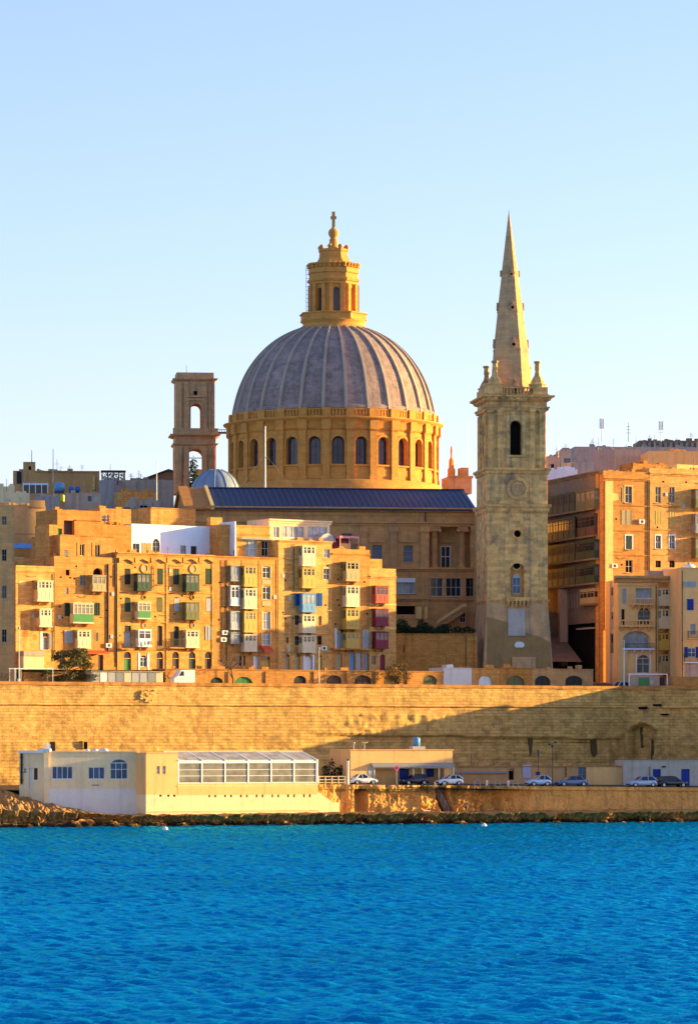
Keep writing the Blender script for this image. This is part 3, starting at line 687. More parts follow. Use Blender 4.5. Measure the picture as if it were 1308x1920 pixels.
local_along(BA.u(1245), 52, [(-.25, 15.9), (-.5, 15.95), (-.55, 16.15), (-.4, 16.3), (-.1, 16.4)], 80).build("string_course", S['curtain'], ba)
a_, b_, c_, e_ = BA.rect(1258, 1270, 1330, 1279)
MB().box(a_, b_ + 10, .2, 1.4, ztop + .05, e_ + .1).build("gun_platform", S['gold'], ba)
for (x0, y0, x1, y1) in ((1199, 1325, 1212, 1330), (1226, 1320, 1238, 1324), (1240, 1338, 1250, 1341)):
    a, b, c, e = BA.rect(x0, y0, x1, y1, -.3); MB().box(a, b, -.75, .2, c, e).build("gun_slit", M['void'], ba)
for pts in ([(1199, 1358), (1203, 1360), (1205, 1400), (1202, 1402)], [(1221, 1385), (1224, 1386), (1225, 1424), (1220, 1424)]):
    g = MB().prism([(BA.u(x, 1.0), BA.z(x, y, 1.0)) for x, y in pts], .85, 1.6); g.build("seep_stain", S['algae'], ba)

g = MB().prismz([(1.6, 1.5), (50.3, 1.0), (50.3, 40), (64, 90), (38, 90)], 3.0, 18.7); g.build('earth_fill', S['dim'], ba)
# ---- upper levels: road on the wall, house terrace, the hill behind
def sheet(name, pts, mat): 
    o = MB().poly(pts).build(name, mat); return tag(o, kind='structure')
Wd = C.world
sheet("wall_road", [Wd(-30, 1.1, 18.1), Wd(125, 1.1, 18.3), Wd(125, 9, 18.3), Wd(-30, 9, 18.1)], S['asphalt'])
sheet("street_terrace", [Wd(-60, 8.2, 20.75), Wd(76, 8.2, 21.3), Wd(76, 60, 22.2), Wd(-60, 60, 21.5)], S['asphalt'])
sheet("hill", [(-400, 590, 21), (400, 590, 21), (400, 1600, 40), (-400, 1600, 40)], S['dim'])
sheet("side_street", [(26, 553, 19.3), (46, 556, 19.3), (52, 575, 20.0), (46, 690, 25.5), (10, 690, 25.5), (22, 570, 20.0)], S['asphalt'])

# ================================================================== THE TOWN HOUSES ABOVE THE BASTION
TH = "townhouses in the row above the bastion wall"
RW = C.at(30, 12.0, ang=35.0)                # the house fronts turn a little further from the wall
def base(px, d=12.0, py=1262): return RW.at(px, d - 12.0, py=py)
def up(px, d, py=None, z0=0.0): return RW.at(px, d - 12.0, py=py, z0=z0)

# --- narrow house with two boxed balconies at the left end
f = base(30); h = House("townhouse", "narrow flat-roofed golden house at the left end of the row with two cream boxed balconies", "house", f, 30, 102, 1061, S['wheat'], 18, TH)
h.relief(29, 1070, 103, 1075, .2); h.slab(30, 1061, 102, 1064, .08, 'parapet_band')
h.balc(71, 1088, 100, 1128, 'cream', 4, 'glass', 1.05, .48, solid=True); h.balc(75, 1141, 98, 1176, 'cream', 3, 'glass', 1.05, .5, solid=True)
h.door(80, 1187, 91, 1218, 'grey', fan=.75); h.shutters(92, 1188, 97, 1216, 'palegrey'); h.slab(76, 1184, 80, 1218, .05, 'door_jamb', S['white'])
h.relief(30, 1180, 102, 1183, .12, 'string_course'); h.pipe(102, 1075, 1240)
g = MB(); a, b, c, e = h.R(45, 1230, 83, 1256, 1.6); g.box(a, b, -1.6, -.004, c, e); g.build('porch', S['cream'], h.root)
a, b, c, e = h.R(44, 1221, 84, 1230, 1.6); MB().box(a, b, -1.75, -.004, c, e).build('porch_roof', S['grey'], h.root); h.fixtures(71, 7, 1215); h.done()

# --- tall stepped house with green balcony
f = base(102); h = House("townhouse", "stepped golden house with a bright green boxed balcony between dark green shutters", "house", f, 102, 219, 1044, S['gold'], 18, TH)
h.win(123, 1031, 129, 1044, 'glasswarm'); h.win(124, 1068, 131, 1079, 'void'); h.win(123, 1102, 129, 1114, 'glasswarm', depth=.1)
h.win(175, 1065, 193, 1079, 'void', arch=1.0, depth=.6); h.balc(174, 1078, 199, 1109, 'buff', 3, 'glasswarm', .95, .55)
h.win(150, 1078, 161, 1098, 'glass', 'grey'); h.balc(138, 1130, 176, 1169, 'cream', 5, 'glasswarm', 1.0, .56, panel='green')
h.shutters(122, 1130, 132, 1155, 'dkgreen'); h.shutters(177, 1130, 187, 1154, 'dkgreen')
h.shutters(121, 1182, 136, 1206, 'palegrey'); h.balc(146, 1181, 171, 1216, 'cream', 3, 'glass', .8, .5, solid=True); h.win(177, 1186, 184, 1202, 'glasswarm', depth=.1)
h.relief(102, 1099, 172, 1102, .1, 'string_course'); h.relief(102, 1055, 219, 1058, .1, 'string_course'); h.pipe(203, 1058, 1222, .13); h.pipe(217, 1030, 1100, .09)
a, b, c, e = h.R(165, 1219, 206, 1226, 1.0); MB().prismx([(-.004, e), (-1.1, c + .1), (-1.1, c), (-.004, e - .15)], a, b).build('awning', M['coral'], h.root)
h.win(112, 1222, 122, 1250, 'glass', 'brown'); h.door(184, 1228, 194, 1258, 'brown')
h.clutter(3, 5); h.fixtures(72, 16, 1215); h.done()
r = h.root
u = House(None, None, None, f, 113, 214, 1004, S['gold'], 8, d=.9, root=r, part='upper_storey', base=1046)
u.win(150, 1020, 159, 1042, 'void', 'cream', nx=2, ny=1); u.win(179, 1021, 188, 1043, 'void', 'cream', nx=2, ny=1); u.slab(145, 1017, 150, 1043, .06, 'jamb'); u.slab(173, 1017, 178, 1043, .06, 'jamb')
u.relief(113, 1004, 214, 1007, .12); u.done()
u = House(None, None, None, f, 108, 189, 957, S['ochre'], 6, d=3.4, root=r, part='roof_room', base=1006)
u.door(120, 976, 140, 1008, 'brown', depth=.8); u.relief(142, 975, 189, 978, .2); u.clutter(9, 4); u.done()
u = House(None, None, None, f, 93, 118, 984, S['honey'], 4, d=2.6, root=r, part='stair_hut', base=1046); u.door(108, 991, 117, 1005, 'green'); u.done()

# --- block with two small windows behind
f = up(188, 20, py=1040); h = boxhouse("roof_room_building", "plain ochre rooftop block with one pair of small white windows", "building", f, 188, 246, 954, S['gold'], 6, wins=[(191, 966, 198, 978, dict(pane='glass', frame='white')), (198.6, 966, 205, 978, dict(pane='glass', frame='white'))])
h.clutter(21, 3); f = up(176, 17, py=1040); h = boxhouse("roof_terrace_block", "low ochre terrace block topped by a rough red-brown parapet", "building", f, 176, 247, 984, S['ochre'], 4); h.clutter(5, 7)

# --- wide house with scalloped cornice
f = base(219); h = House("townhouse", "wide house with a scalloped cornice and two columns of green boxed balconies", "house", f, 219, 401, 1038, S['honey'], 18, TH)
h.relief(219, 1038, 401, 1044, .35); 
for i in range(6):
    x = 222 + i * 30; a, b, c, e = h.R(x, 1046, x + 27, 1056); g = MB(); n_ = 10; m_ = (a + b) / 2; hw = (b - a) / 2
    g.prism([(a, e)] + [(m_ - hw * math.cos(math.pi * k / n_), e - (e - c) * (.25 + .75 * abs(math.cos(math.pi * k / n_)) ** 1.5)) for k in range(n_ + 1)] + [(b, e)], -.32, .01); g.build('scallop', h.mat, h.root)
for x0, x1 in ((234, 245), (295, 306), (325, 336), (385, 397)): h.win(x0, 1066, x1, 1096, 'void', depth=.3, sill=True); h.shutters(x0 + .6, 1066.5, x1 - .6, 1095, 'dkgreen' if x0 > 240 else 'dark', proud=-.08)
for x0, x1, y0 in ((258, 283, 1075), (349, 374, 1076)): h.balc(x0, y0, x1, y0 + 33, 'dkgreen', 3, 'glasswarm', .95, .52); h.roundel((x0 + x1) / 2, y0 - 9, 9, 'buff', 'shell_niche')
for x0, m_ in ((234, 'dkgreen'), (294, 'olive'), (326, 'palegrey'), (386, 'palegrey')): h.win(x0, 1120, x0 + 11, 1147, 'void', arch=.4, depth=.2); h.shutters(x0 + .8, 1122, x0 + 10.2, 1146.5, m_, proud=-.05)
h.balc(259, 1128, 283, 1161, 'cream', 3, 'glasswarm', .95, .55, panel='green'); h.balc(349, 1129, 374, 1162, 'olive', 3, 'glasswarm', .95, .55)
for x in (270, 361): h.roundel(x, 1120, 5); h.roundel(x, 1173, 5.5, 'glasswarm')
h.door(234, 1173, 246, 1214, 'palegrey', fan=.7); h.iron(229, 1203, 251, 1216)
h.balc(260, 1180, 284, 1213, 'white', 2, 'glassplum', .8, .55); h.door(295, 1173, 305, 1211, 'brown', arch=.5); h.door(326, 1174, 336, 1211, 'dark', arch=.5); h.iron(320, 1198, 346, 1214)
h.balc(349, 1181, 374, 1215, 'cream', 3, 'glass', .9, .5, solid=True); h.shutters(385, 1174, 396, 1200, 'palegrey')
for x0, x1, m_ in ((233, 246, 'green'), (294, 306, 'brown'), (323, 336, 'brown'), (354, 367, 'dkgreen'), (384, 397, 'brown')): h.door(x0, 1222, x1, 1256, m_, arch=1.0, fan=.62)
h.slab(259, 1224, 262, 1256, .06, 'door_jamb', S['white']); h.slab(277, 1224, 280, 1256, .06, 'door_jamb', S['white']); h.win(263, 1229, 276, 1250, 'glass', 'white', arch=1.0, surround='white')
for x in (221.5, 313, 399): h.slab(x - 2, 1056, x + 2, 1258, .09)
for y in (1110, 1166, 1218): h.relief(219, y, 401, y + 2.5, .1, 'string_course')
h.pipe(219.5, 1046, 1250); h.pipe(288, 1060, 1105, .05); h.pipe(317, 1060, 1105, .05); h.clutter(11, 8); h.fixtures(73, 24, 1215); h.done()
# laundry under the white balcony
for i, (x0, x1, y1, m_) in enumerate(((260, 264, 1210, 'white'), (266, 271, 1212, 'white'), (273, 277, 1209, 'white'), (279, 285, 1208, 'pink'), (277.5, 278.6, 1206, 'coral'))):
    fr = h.fr; d = -.95; a, b, e, c = fr.u(x0, d), fr.u(x1, d), fr.z(270, 1201, d), fr.z(270, y1, d); g = MB()
    g.grid(6, 5, lambda p, q: (a + (b - a) * p, d + .05 * math.sin(p * 9 + q * 2) * q, e + (c - e) * q)); n0 = len(g.v)
    v = [(x, y + .02, z) for x, y, z in g.v]; g.add(v, [fc[::-1] for fc in g.f])
    o = g.build("hanging_laundry", M[m_]); o.location = (fr.O.x, fr.O.y, fr.z0); o.rotation_euler = (0, 0, R(fr.ang))
    lab = ["white sheet at the left end of the washing under the white balcony", "widest white sheet in the middle of the washing under the white balcony", "short white towel right of the widest sheet on the washing line", "pink cloth at the right end of the washing under the white balcony", "thin orange-red strip of washing beside the pink cloth"][i]
    tag(o, lab, "laundry", "washing under the white balcony")

# --- white penthouse
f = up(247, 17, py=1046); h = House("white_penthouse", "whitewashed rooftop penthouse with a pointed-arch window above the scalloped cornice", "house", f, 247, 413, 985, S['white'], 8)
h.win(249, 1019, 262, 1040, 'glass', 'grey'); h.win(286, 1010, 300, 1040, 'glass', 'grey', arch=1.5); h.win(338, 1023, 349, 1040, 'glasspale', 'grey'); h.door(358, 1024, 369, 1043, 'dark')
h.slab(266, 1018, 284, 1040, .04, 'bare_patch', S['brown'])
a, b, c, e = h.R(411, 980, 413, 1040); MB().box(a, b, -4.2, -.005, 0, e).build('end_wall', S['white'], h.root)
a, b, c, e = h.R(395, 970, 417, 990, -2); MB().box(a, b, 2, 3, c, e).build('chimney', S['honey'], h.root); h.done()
f = up(283, 26, py=1010); h = boxhouse("roof_room_building", "bright yellow rooftop block behind the white penthouse with one deep blue awning", "building", f, 283, 367, 953, S['honey'], 6)
h.relief(283, 953, 367, 956, .12); h.slab(347, 985, 365, 1000, .25, 'awning', M['dkblue']); h.slab(340, 980, 366, 986, .1, 'lintel')

# --- house of three bays with coloured spandrels
f = base(401); h = House("townhouse", "three-bay house with a middle stack of four yellow boxed balconies", "house", f, 401, 521, 1044, S['gold'], 18, TH)
h.relief(401, 1044, 521, 1048, .25)
for y0, y1, m_, gl in ((1060, 1090, 'grey', 'glasspale'), (1098, 1136, 'white', 'glass'), (1146, 1181, 'palegrey', 'glasspale'), (1185, 1207, 'grey', 'glasspale')): h.balc(433, y0, 449, y1, m_, 2, gl, .55, .62, corb=1)
for i, (y0, y1) in enumerate(((1061, 1100), (1103, 1142), (1146, 1186), (1189, 1222))): h.balc(458, y0, 482, y1, 'yellow' if i in (0, 2) else 'cream', 3, 'glasswarm' if i == 2 else 'glass', .95, .5, solid=True)
for y0, y1, m_ in ((1062, 1084, 'glass'), (1099, 1124, 'glass'), (1147, 1180, 'glasspale'), (1187, 1210, 'glasspale')): h.win(492, y0, 507, y1, m_, 'white', arch=.3, surround='pale', nx=2, ny=2)
for y in (1087, 1127): h.slab(491, y, 508, y + 9, .05, 'spandrel', M['buff'])
h.door(490, 1231, 506, 1256, 'yellow', fan=.7); h.door(475, 1230, 488, 1256, 'white'); h.win(446, 1228, 460, 1248, 'glass', 'brown', arch=.5)
for x in (403, 426, 454, 486, 519): h.slab(x - 1.3, 1050, x + 1.3, 1258, .06)
h.pipe(417, 1050, 1240, .05); h.pipe(425, 1050, 1240, .05); h.clutter(14, 5); h.fixtures(74, 12, 1215); h.done()
u = House(None, None, None, f, 413, 506, 985, S['honey'], 8, d=2.2, root=h.root, part='upper_storey', base=1048)
u.relief(413, 1000, 506, 1004, .15); u.relief(413, 985, 506, 989, .12); u.win(430, 1011, 444, 1043, 'glasspale', 'white'); u.win(460, 1013, 482, 1043, 'glasspale', 'white', nx=3); u.win(491, 1014, 503, 1043, 'void', 'white'); u.slab(448, 1008, 486, 1012, .8, 'canopy', M['grey']); u.slab(488, 1010, 506, 1013, .6, 'canopy', M['grey']); u.done()
# orange-red awning and flower stall at the door
fr = f; a, b, c, e = fr.rect(494, 1210, 512, 1226, -1.1); t = thing("shop_awning", fr, "small orange-red shop awning over the yellow door", "awning")
MB().prismx([(-.01, e), (-1.3, c + .55), (-1.3, c + .2), (-.01, e - .3)], a, b).build('canopy', M['coral'], t); g = MB()
for q in (a + .04, b - .04): g.tube((q, -.01, c + .1), (q, -1.28, c + .5), .025)
g.build('bracket', M['metal'], t)

# --- house with the blue balcony
f = base(521); h = House("townhouse", "golden house with a blue boxed balcony and open blue shutters in its stack of five", "house", f, 521, 622, 1014, S['wheat'], 18, TH)
h.relief(521, 1014, 622, 1019, .3)
for y0, y1, m_ in ((1023, 1062, 'cream'), (1064, 1103, 'yellow'), (1152, 1187, 'cream'), (1191, 1224, 'cream')): h.balc(567, y0, 592, y1, m_, 3, 'glass', 1.05, .5, solid=True)
h.balc(567, 1112, 592, 1148, 'tarp', 3, 'glasspale', 1.05, .6); h.shutters(552, 1112, 566, 1136, 'blue', proud=.3); h.shutters(594, 1112, 603, 1136, 'blue', proud=.1)
h.win(607, 1030, 618, 1046, 'glasspale', 'palegrey'); h.win(606, 1066, 618, 1087, 'glass', 'white', surround='pale'); h.win(553, 1153, 562, 1172, 'void', 'grey'); h.win(553, 1192, 562, 1210, 'void', 'grey'); h.win(537, 1195, 541, 1206, 'void'); h.win(597, 1155, 603, 1172, 'glasswarm'); h.win(595, 1192, 603, 1209, 'void', 'brown')
for x0, m_ in ((534, 'buff'), (553, 'buff'), (594, 'yellow')): h.door(x0, 1226, x0 + 9, 1257, m_, arch=1.0, fan=.75)
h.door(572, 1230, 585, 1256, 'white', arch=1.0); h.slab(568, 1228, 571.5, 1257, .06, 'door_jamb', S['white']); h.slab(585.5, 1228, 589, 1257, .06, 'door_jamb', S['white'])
h.relief(521, 1188, 622, 1190, .1, 'string_course'); h.relief(521, 1222, 622, 1225, .12, 'string_course'); h.slab(521, 1020, 526, 1258, .1); h.pipe(551, 1020, 1110, .05); h.clutter(17, 5); h.fixtures(75, 16, 1215); h.done()
f2 = up(505, 19, py=1022); p = House("glazed_roof_pavilion", "cream flat-roofed roof pavilion with wide sliding windows", "building", f2, 505, 618, 975, S['cream'], 6)
p.relief(503, 975, 620, 983, .35, 'roof_edge', S['cream']); p.win(529, 987, 570, 1008, 'glasspale', 'white', nx=4, ny=1); p.win(577, 987, 613, 1008, 'glasspale', 'white', nx=3, ny=1); p.win(512, 988, 524, 1008, 'glasspale', 'white', ny=1); p.done()

# --- house under the dark roof shelter
f = base(622); h = House("townhouse", "house with a rust-coloured roof shelter above four cream and yellow boxed balconies", "house", f, 622, 693, 1030, S['gold'], 18, TH)
h.relief(622, 1038, 693, 1042, .25); h.relief(622, 1081, 693, 1084, .1, 'string_course')
for y0, y1, m_, gl in ((1053, 1090, 'buff', 'void'), (1098, 1138, 'cream', 'glass'), (1141, 1180, 'yellow', 'glass'), (1186, 1216, 'yellow', 'glass')): h.balc(649, y0, 674, y1, m_, 3, gl, 1.05, .5, solid=True)
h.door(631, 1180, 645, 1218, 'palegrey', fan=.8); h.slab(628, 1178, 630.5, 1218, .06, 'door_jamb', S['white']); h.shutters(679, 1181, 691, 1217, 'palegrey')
h.slab(620, 1216, 691, 1219, .9, 'canopy'); h.door(630, 1226, 641, 1257, 'buff'); h.door(655, 1224, 665, 1256, 'tarp'); h.door(668, 1224, 678, 1257, 'palegrey'); h.door(680, 1225, 691, 1257, 'grey')
h.clutter(23, 4); h.fixtures(76, 9, 1215); h.done()
f3 = up(637, 16, py=1031); t = thing("roof_shelter", f3, "pink-framed rust-brown roof shelter on the house terrace", "shelter"); a, b, c, e = f3.rect(637, 1005, 673, 1031)
MB().box(a, b, 0, 3, e - .35, e).build('roof', M['pink'], t); MB().box(a + .1, b - .1, 2.7, 2.9, 0, e - .36).build('back_panel', M['maroon'], t)
for q in (a + .08, (a + b) / 2, b - .08):
    for y in (.08, 2.6): MB().box(q - .07, q + .07, y - .07, y + .07, 0, e - .352).build('post', M['pink'], t)
MB().box(a + .15, b - .15, .05, .1, 0, 1.0).build('front_panel', M['brown'], t)
f3 = up(600, 17, py=1016); t = thing("roof_dome_tent", f3, "low grey rounded roof cover beside the glazed pavilion", "roof cover"); a, b, c, e = f3.rect(598, 1000, 630, 1016)
MB().prism([(a + (b - a) * k / 12, c + (e - c) * math.sin(math.pi * k / 12) ** .6) for k in range(13)], 0, 2.5).build('cover', M['palegrey'], t)

# --- end house with red balconies
f = base(693); h = House("townhouse", "right end house of the row with three red and maroon boxed balconies", "house", f, 693, 742, 1066, S['wheat'], 18, TH)
h.relief(693, 1080, 742, 1086, .22)
for y0, y1, m_ in ((1098, 1131, 'red'), (1141, 1174, 'maroon'), (1184, 1216, 'maroon')): h.balc(704, y0, 728, y1, m_, 3, 'glassplum', .95, .52, corb=2)
h.slab(693, 1132, 742, 1135, .06, 'string_course', S['pale']); h.slab(693, 1176, 742, 1179, .06, 'string_course', S['pale']); h.door(712, 1227, 722, 1257, 'maroon', arch=1.0); h.win(696, 1230, 704, 1246, 'glass', 'grey'); h.done()
u = House(None, None, None, f, 693, 716, 1048, S['honey'], 8, d=.8, root=h.root, part='roof_room', base=1068); u.done()

# ================================================================== THE VAULTED GARAGE ROW AND STREET FRONT
f = C.at(172, 7.5, z0=17.9); h = House("garage_row", "long low row of arched street vaults under the house terrace", "building", f, 310, 832, 1256, S['gold'], 4.4)
GD = [(395, 1270, 418, 1283, 'dkgreen'), (439, 1269, 474, 1283, 'green'), (551, 1267, 574, 1283, 'dark'), (612, 1266, 640, 1283, 'brown'), (664, 1266, 696, 1283, 'brown'), (719, 1266, 748, 1283, 'brown'), (793, 1266, 818, 1283, 'olive')]
for x0, y0, x1, y1, m_ in GD: h.door(x0, y0, x1, 1300, m_, arch=.7, name='garage_door')
h.relief(310, 1256, 832, 1259, .12)
for x in (350, 430, 500, 590, 652, 706, 765): h.slab(x - 3, 1259, x + 3, 1300, .15, 'pier')
h.clutter(31, 14); h.done()
for x0, x1, yt, m_, lab, dr in ((831, 884, 1252, S['offwhite'], "white-rendered vault front between the long garage row and a yellow one", None), (884.5, 936, 1253, S['honey'], "yellow vault front with a pale arched door", ('white', 897, 922)), (936.5, 996, 1252, S['ochre'], "ochre vault front with a low green arched door", ('olive', 948, 982)), (996.5, 1111, 1254, S['church'], "bare stone vault front with two dark garage mouths at the street end", ('dark', 1002, 1031))):
    f = C.at(x0, 7.5, z0=17.9); h = House("vault_front", lab, "building", f, x0, x1, yt, m_, 4.4, "vault fronts at the right of the garage row")
    if dr:
        h.door(dr[1], 1267, dr[2], 1300, dr[0], arch=.7, name='garage_door')
        if x0 > 990: h.door(1059, 1267, 1091, 1300, 'dark', arch=.5, name='garage_door')
    h.relief(x0, yt, x1, yt + 3, .12); h.clutter(int(x0), 3); h.done()
# grey panelled booth and small street furniture on the wall road
f = C.at(172, 4.5, z0=18.1); t = thing("panelled_booth", f, "long low booth of pale grey panels beside the pine", "booth")
a, b, c, e = f.rect(172, 1258, 306, 1280); c = 0; MB().box(a, b, .06, 2.0, c, e - .12).build('body', S['cream'], t); MB().box(a - .15, b + .15, -.2, 2.2, e - .118, e).build('roof', S['grey'], t)
for i in range(9):
    p = a + (b - a) * (i + .1) / 9; q = a + (b - a) * (i + .9) / 9; MB().box(p, q, .0, .058, c + .5, e - .25).build('panel', M[('palegrey', 'white', 'palegrey', 'grey', 'cream', 'palegrey', 'palegrey', 'grey', 'cream')[i]], t)
f = C.at(28, 4.0, z0=18.1); t = thing("pergola_frame", f, "white metal pergola frame by the left end of the parapet", "pergola"); a, b, c, e = f.rect(28, 1253, 100, 1280)
g = MB()
for q in (a, a + .9, b - .06): 
    for y in (0, 1.8): MB().box(q, q + .07, y, y + .07, 0, e - .1).build('post', M['white'], t)
for y in (0, 1.8): MB().box(a - .1, b + .1, y - .02, y + .09, e - .098, e).build('beam', M['white'], t)
f = C.at(45, 6.5, z0=18.1); t = thing("pine_planter_wall", f, "low ochre planter wall under the pine tree", "wall"); a, b, c, e = f.rect(45, 1262, 170, 1285); MB().box(a, b, 0, 1.2, 0, e).build('wall', S['ochre'], t); MB().box(a - .05, b + .05, -.06, 1.26, e + .002, e + .08).build('coping', S['gold'], t)
f = C.at(334, 4.5, z0=18.1); t = thing("white_van", f, "boxy white van parked behind the bastion parapet below the scalloped house", "van"); a, b, c, e = f.rect(333, 1256, 366, 1275)
g = MB().prism([(a, .4), (b, .4), (b, e * .96), (b - .2, e), (a + .6, e), (a + .1, e * .72), (a - .5, e * .6), (a - .55, .45)], 0, 1.7); g.build('body', M['white'], t)
MB().prism([(a + .62, e * .93), (a + 1.0, e * .93), (a + 1.0, e * .72), (a + .22, e * .72)], -.01, 1.71).build('window', M['glass'], t)
for q in (a + .2, b - .6):
    w_ = MB(); w_.tube((q, -.02, .34), (q, .2, .34), .34, n=16); w_.build('wheel', M['tyre'], t)

# ================================================================== CATHEDRAL: LONG HALL WITH NAVY ROOF
f = Fr(350, 583, 7.0, py=1192); CHU = f
h = House("church_hall", "long classical stone church hall with a navy sheet roof, pilasters and a recessed column porch", "church", f, 350, 891, 958, S['church'], 24)
def cw(x0, y0, x1, y1, p, fr_, **k): return h.win(x0, y0, x1, y1, p, fr_, sill=True, surround='church', depth=.45, **k)
cw(697, 1022, 716, 1052, 'glassblue', 'grey', nx=2, ny=3); cw(756, 1023, 774, 1054, 'glassblue', 'grey', nx=2, ny=3); cw(640, 1000, 660, 1030, 'glass', 'grey')
h.slab(750, 1013, 780, 1017, .35, 'window_hood'); h.slab(692, 1013, 721, 1017, .35, 'window_hood')
cw(743, 1084, 778, 1113, 'glasspale', 'white', nx=3, ny=1); h.slab(743, 1084, 778, 1092, .2, 'blind', M['white'])
cw(807, 1084, 830, 1118, 'glass', 'white', nx=2, ny=2); cw(836, 1084, 864, 1118, 'glass', 'white', nx=3, ny=2); cw(873, 1084, 891, 1118, 'glass', 'grey', nx=2, ny=2)
h.win(743, 1136, 778, 1152, 'void', depth=1.0); h.win(842, 1150, 858, 1164, 'glasspale', 'white'); h.win(862, 1148, 872, 1167, 'void', 'white')
a, b, c, e = h.R(805, 988, 882, 1064); h.holes.append((a, b, c, e, 0, 2.6))
pb = MB(); fr = f; w0, w1, w2, w3 = h.R(830, 1022, 849, 1062)
pb.wall(a - .5, b + .5, c, e + .3, [(w0, w1, w2, w3, 0)], 2.6, .3); pb.build('porch_back_wall', S['church'], h.root)
fm = MB(); fm.box(w0, w0 + .16, 2.68, 2.76, w2, w3); fm.box(w1 - .16, w1, 2.68, 2.76, w2, w3); fm.box(w0 + .16, w1 - .16, 2.68, 2.76, w3 - .16, w3); fm.box(w0 + .16, w1 - .16, 2.69, 2.75, (w2 + w3) / 2 - .06, (w2 + w3) / 2 + .06); fm.box((w0 + w1) / 2 - .05, (w0 + w1) / 2 + .05, 2.685, 2.755, w2, w3 - .16)
o = fm.build('window', M['white'], h.root); MB().box(w0, w1, 2.8, 2.95, w2, w3).build('pane', M['glass'], o)
q0, q1, q2, q3 = h.R(826, 1012, 853, 1016); MB().box(q0, q1, 2.1, 2.62, q2, q3).build('window_hood', S['church'], h.root)
for x0, x1 in ((808, 822), (861, 874)):
    r_ = (f.u(x1, 0) - f.u(x0, 0)) / 2; m_ = (f.u(x0, 0) + f.u(x1, 0)) / 2; H = e - c
    g = MB().lathe([(r_ * 1.15, 0), (r_ * 1.18, .15), (r_ * .98, .35), (r_, .5), (r_ * .85, H - .75), (r_ * 1.0, H - .7)], 20, (m_, .75, c)); o = g.build('column', S['church'], h.root)
    k = MB().box(m_ - r_ * 1.45, m_ + r_ * 1.45, .0, 1.5, c + H - .28, c + H - .005)
    for q in (m_ - r_ * 1.25, m_ + r_ * 1.25): k.tube((q, .02, c + H - .5), (q, 1.48, c + H - .5), .3, n=12)
    k.box(m_ - r_ * 1.2, m_ + r_ * 1.2, .1, 1.4, c + H - .68, c + H - .28); k.build('capital', S['church'], o)
for x0, x1 in ((675, 687), (731, 744), (788, 803), (883, 891)):
    a1, b1, c1, e1 = h.R(x0, 987, x1, 1065); w_ = .35; o = MB().box(a1, b1, -w_, .02, c1, e1 - .9).build('pilaster', S['church'], h.root); MB().box(a1 - .15, b1 + .15, -w_ - .15, .03, e1 - .898, e1).build('capital', S['church'], o)
h.relief(350, 977, 891, 986, .45, 'architrave'); h.relief(349, 951, 893, 960, 1.0, 'cornice', back=.5); h.relief(350, 966, 891, 968, .12, 'frieze_band')
h.relief(690, 1065, 893, 1072, .5, 'ledge'); h.relief(690, 1122, 893, 1128, .4, 'ledge'); h.slab(790, 1072, 802, 1190, .25, 'buttress'); h.slab(779, 1138, 789, 1160, .5, 'buttress', S['pale']); h.slab(795, 1138, 800, 1160, .5, 'buttress', S['pale'])
h.pipe(797, 958, 985, .08, 'brown'); h.pipe(799, 1075, 1185, .09, 'dark')
# dentils under the eave as one carved band
a, b, c, e = h.R(352, 959, 890, 962); g = MB(); n_ = 90
pts = [(a, e)]
for k in range(n_): q = a + (b - a) * k / n_; s_ = (b - a) / n_; pts += [(q, e), (q, c), (q + s_ * .55, c), (q + s_ * .55, e)]
for k in range(n_): q = a + (b - a) * k / n_; s_ = (b - a) / n_; g.poly([(q, -.5, c), (q + s_ * .55, -.5, c), (q + s_ * .55, -.5, e), (q, -.5, e)])
h.done(parapet=.05)
# gable roof with its ridge along the hall
W = 24; zt = h.zt + .35; zr = CAMH - (916 - HY) * (f.t(500, 12)) / FPX - f.z0; L = h.u1
g = MB(); xa = f.u(395, 0)
def slope(x0, x1, y0_, y1_, th=.25):
    q = MB(); pr = [(y0_, zt if y0_ < 12 else zr), (y1_, zr if y0_ < 12 else zt)]
    q.prismx([(pr[0][0], pr[0][1]), (pr[1][0], pr[1][1]), (pr[1][0], pr[1][1] - th), (pr[0][0], pr[0][1] - th)], x0, x1)
    if x1 - x0 > 20:
        for k in range(46):
            sx = x0 + .6 + (x1 - x0 - 1.2) * k / 45; q.prismx([(pr[0][0], pr[0][1] + .002), (pr[1][0], pr[1][1] + .002), (pr[1][0], pr[1][1] + .09), (pr[0][0], pr[0][1] + .09)], sx - .04, sx + .04)
    return q
slope(xa + .5, L, -1.0, 12).build('roof_slope', M['roofblue'], h.root); slope(xa + .5, L, 12.001, 25).build('roof_slope', M['roofblue'], h.root)
slope(1.2, xa - .0, -1.0, 12).build('stone_roof_end', S['tile'], h.root); slope(1.2, xa, 12.001, 25).build('stone_roof_end', S['tile'], h.root)
q = MB().prismx([(-1.0, zt + .35), (12, zr + .45), (12, zr - .3), (-1.0, zt - .3)], xa, xa + .48); q.build('roof_kerb', S['pale'], h.root)
g = MB().prismx([(-.9, zt - .4), (12, zr - .4), (24.9, zt - .4)], .02, .6); g.build('gable_wall', S['church'], h.root)
for y0_, z0_, y1_, z1_ in ((-1.2, zt - .1, 12, zr + .25), (25.2, zt - .1, 12, zr + .25)):
    MB().prismx([(y0_, z0_), (y1_, z1_), (y1_, z1_ - .7), (y0_, z0_ - .7)], -.45, 1.15).build('raking_cornice', S['tile'], h.root)
MB().box(xa + .6, L, 11.8, 12.2, zr + .005, zr + .16).build('ridge_cap', M['roofblue'], h.root)
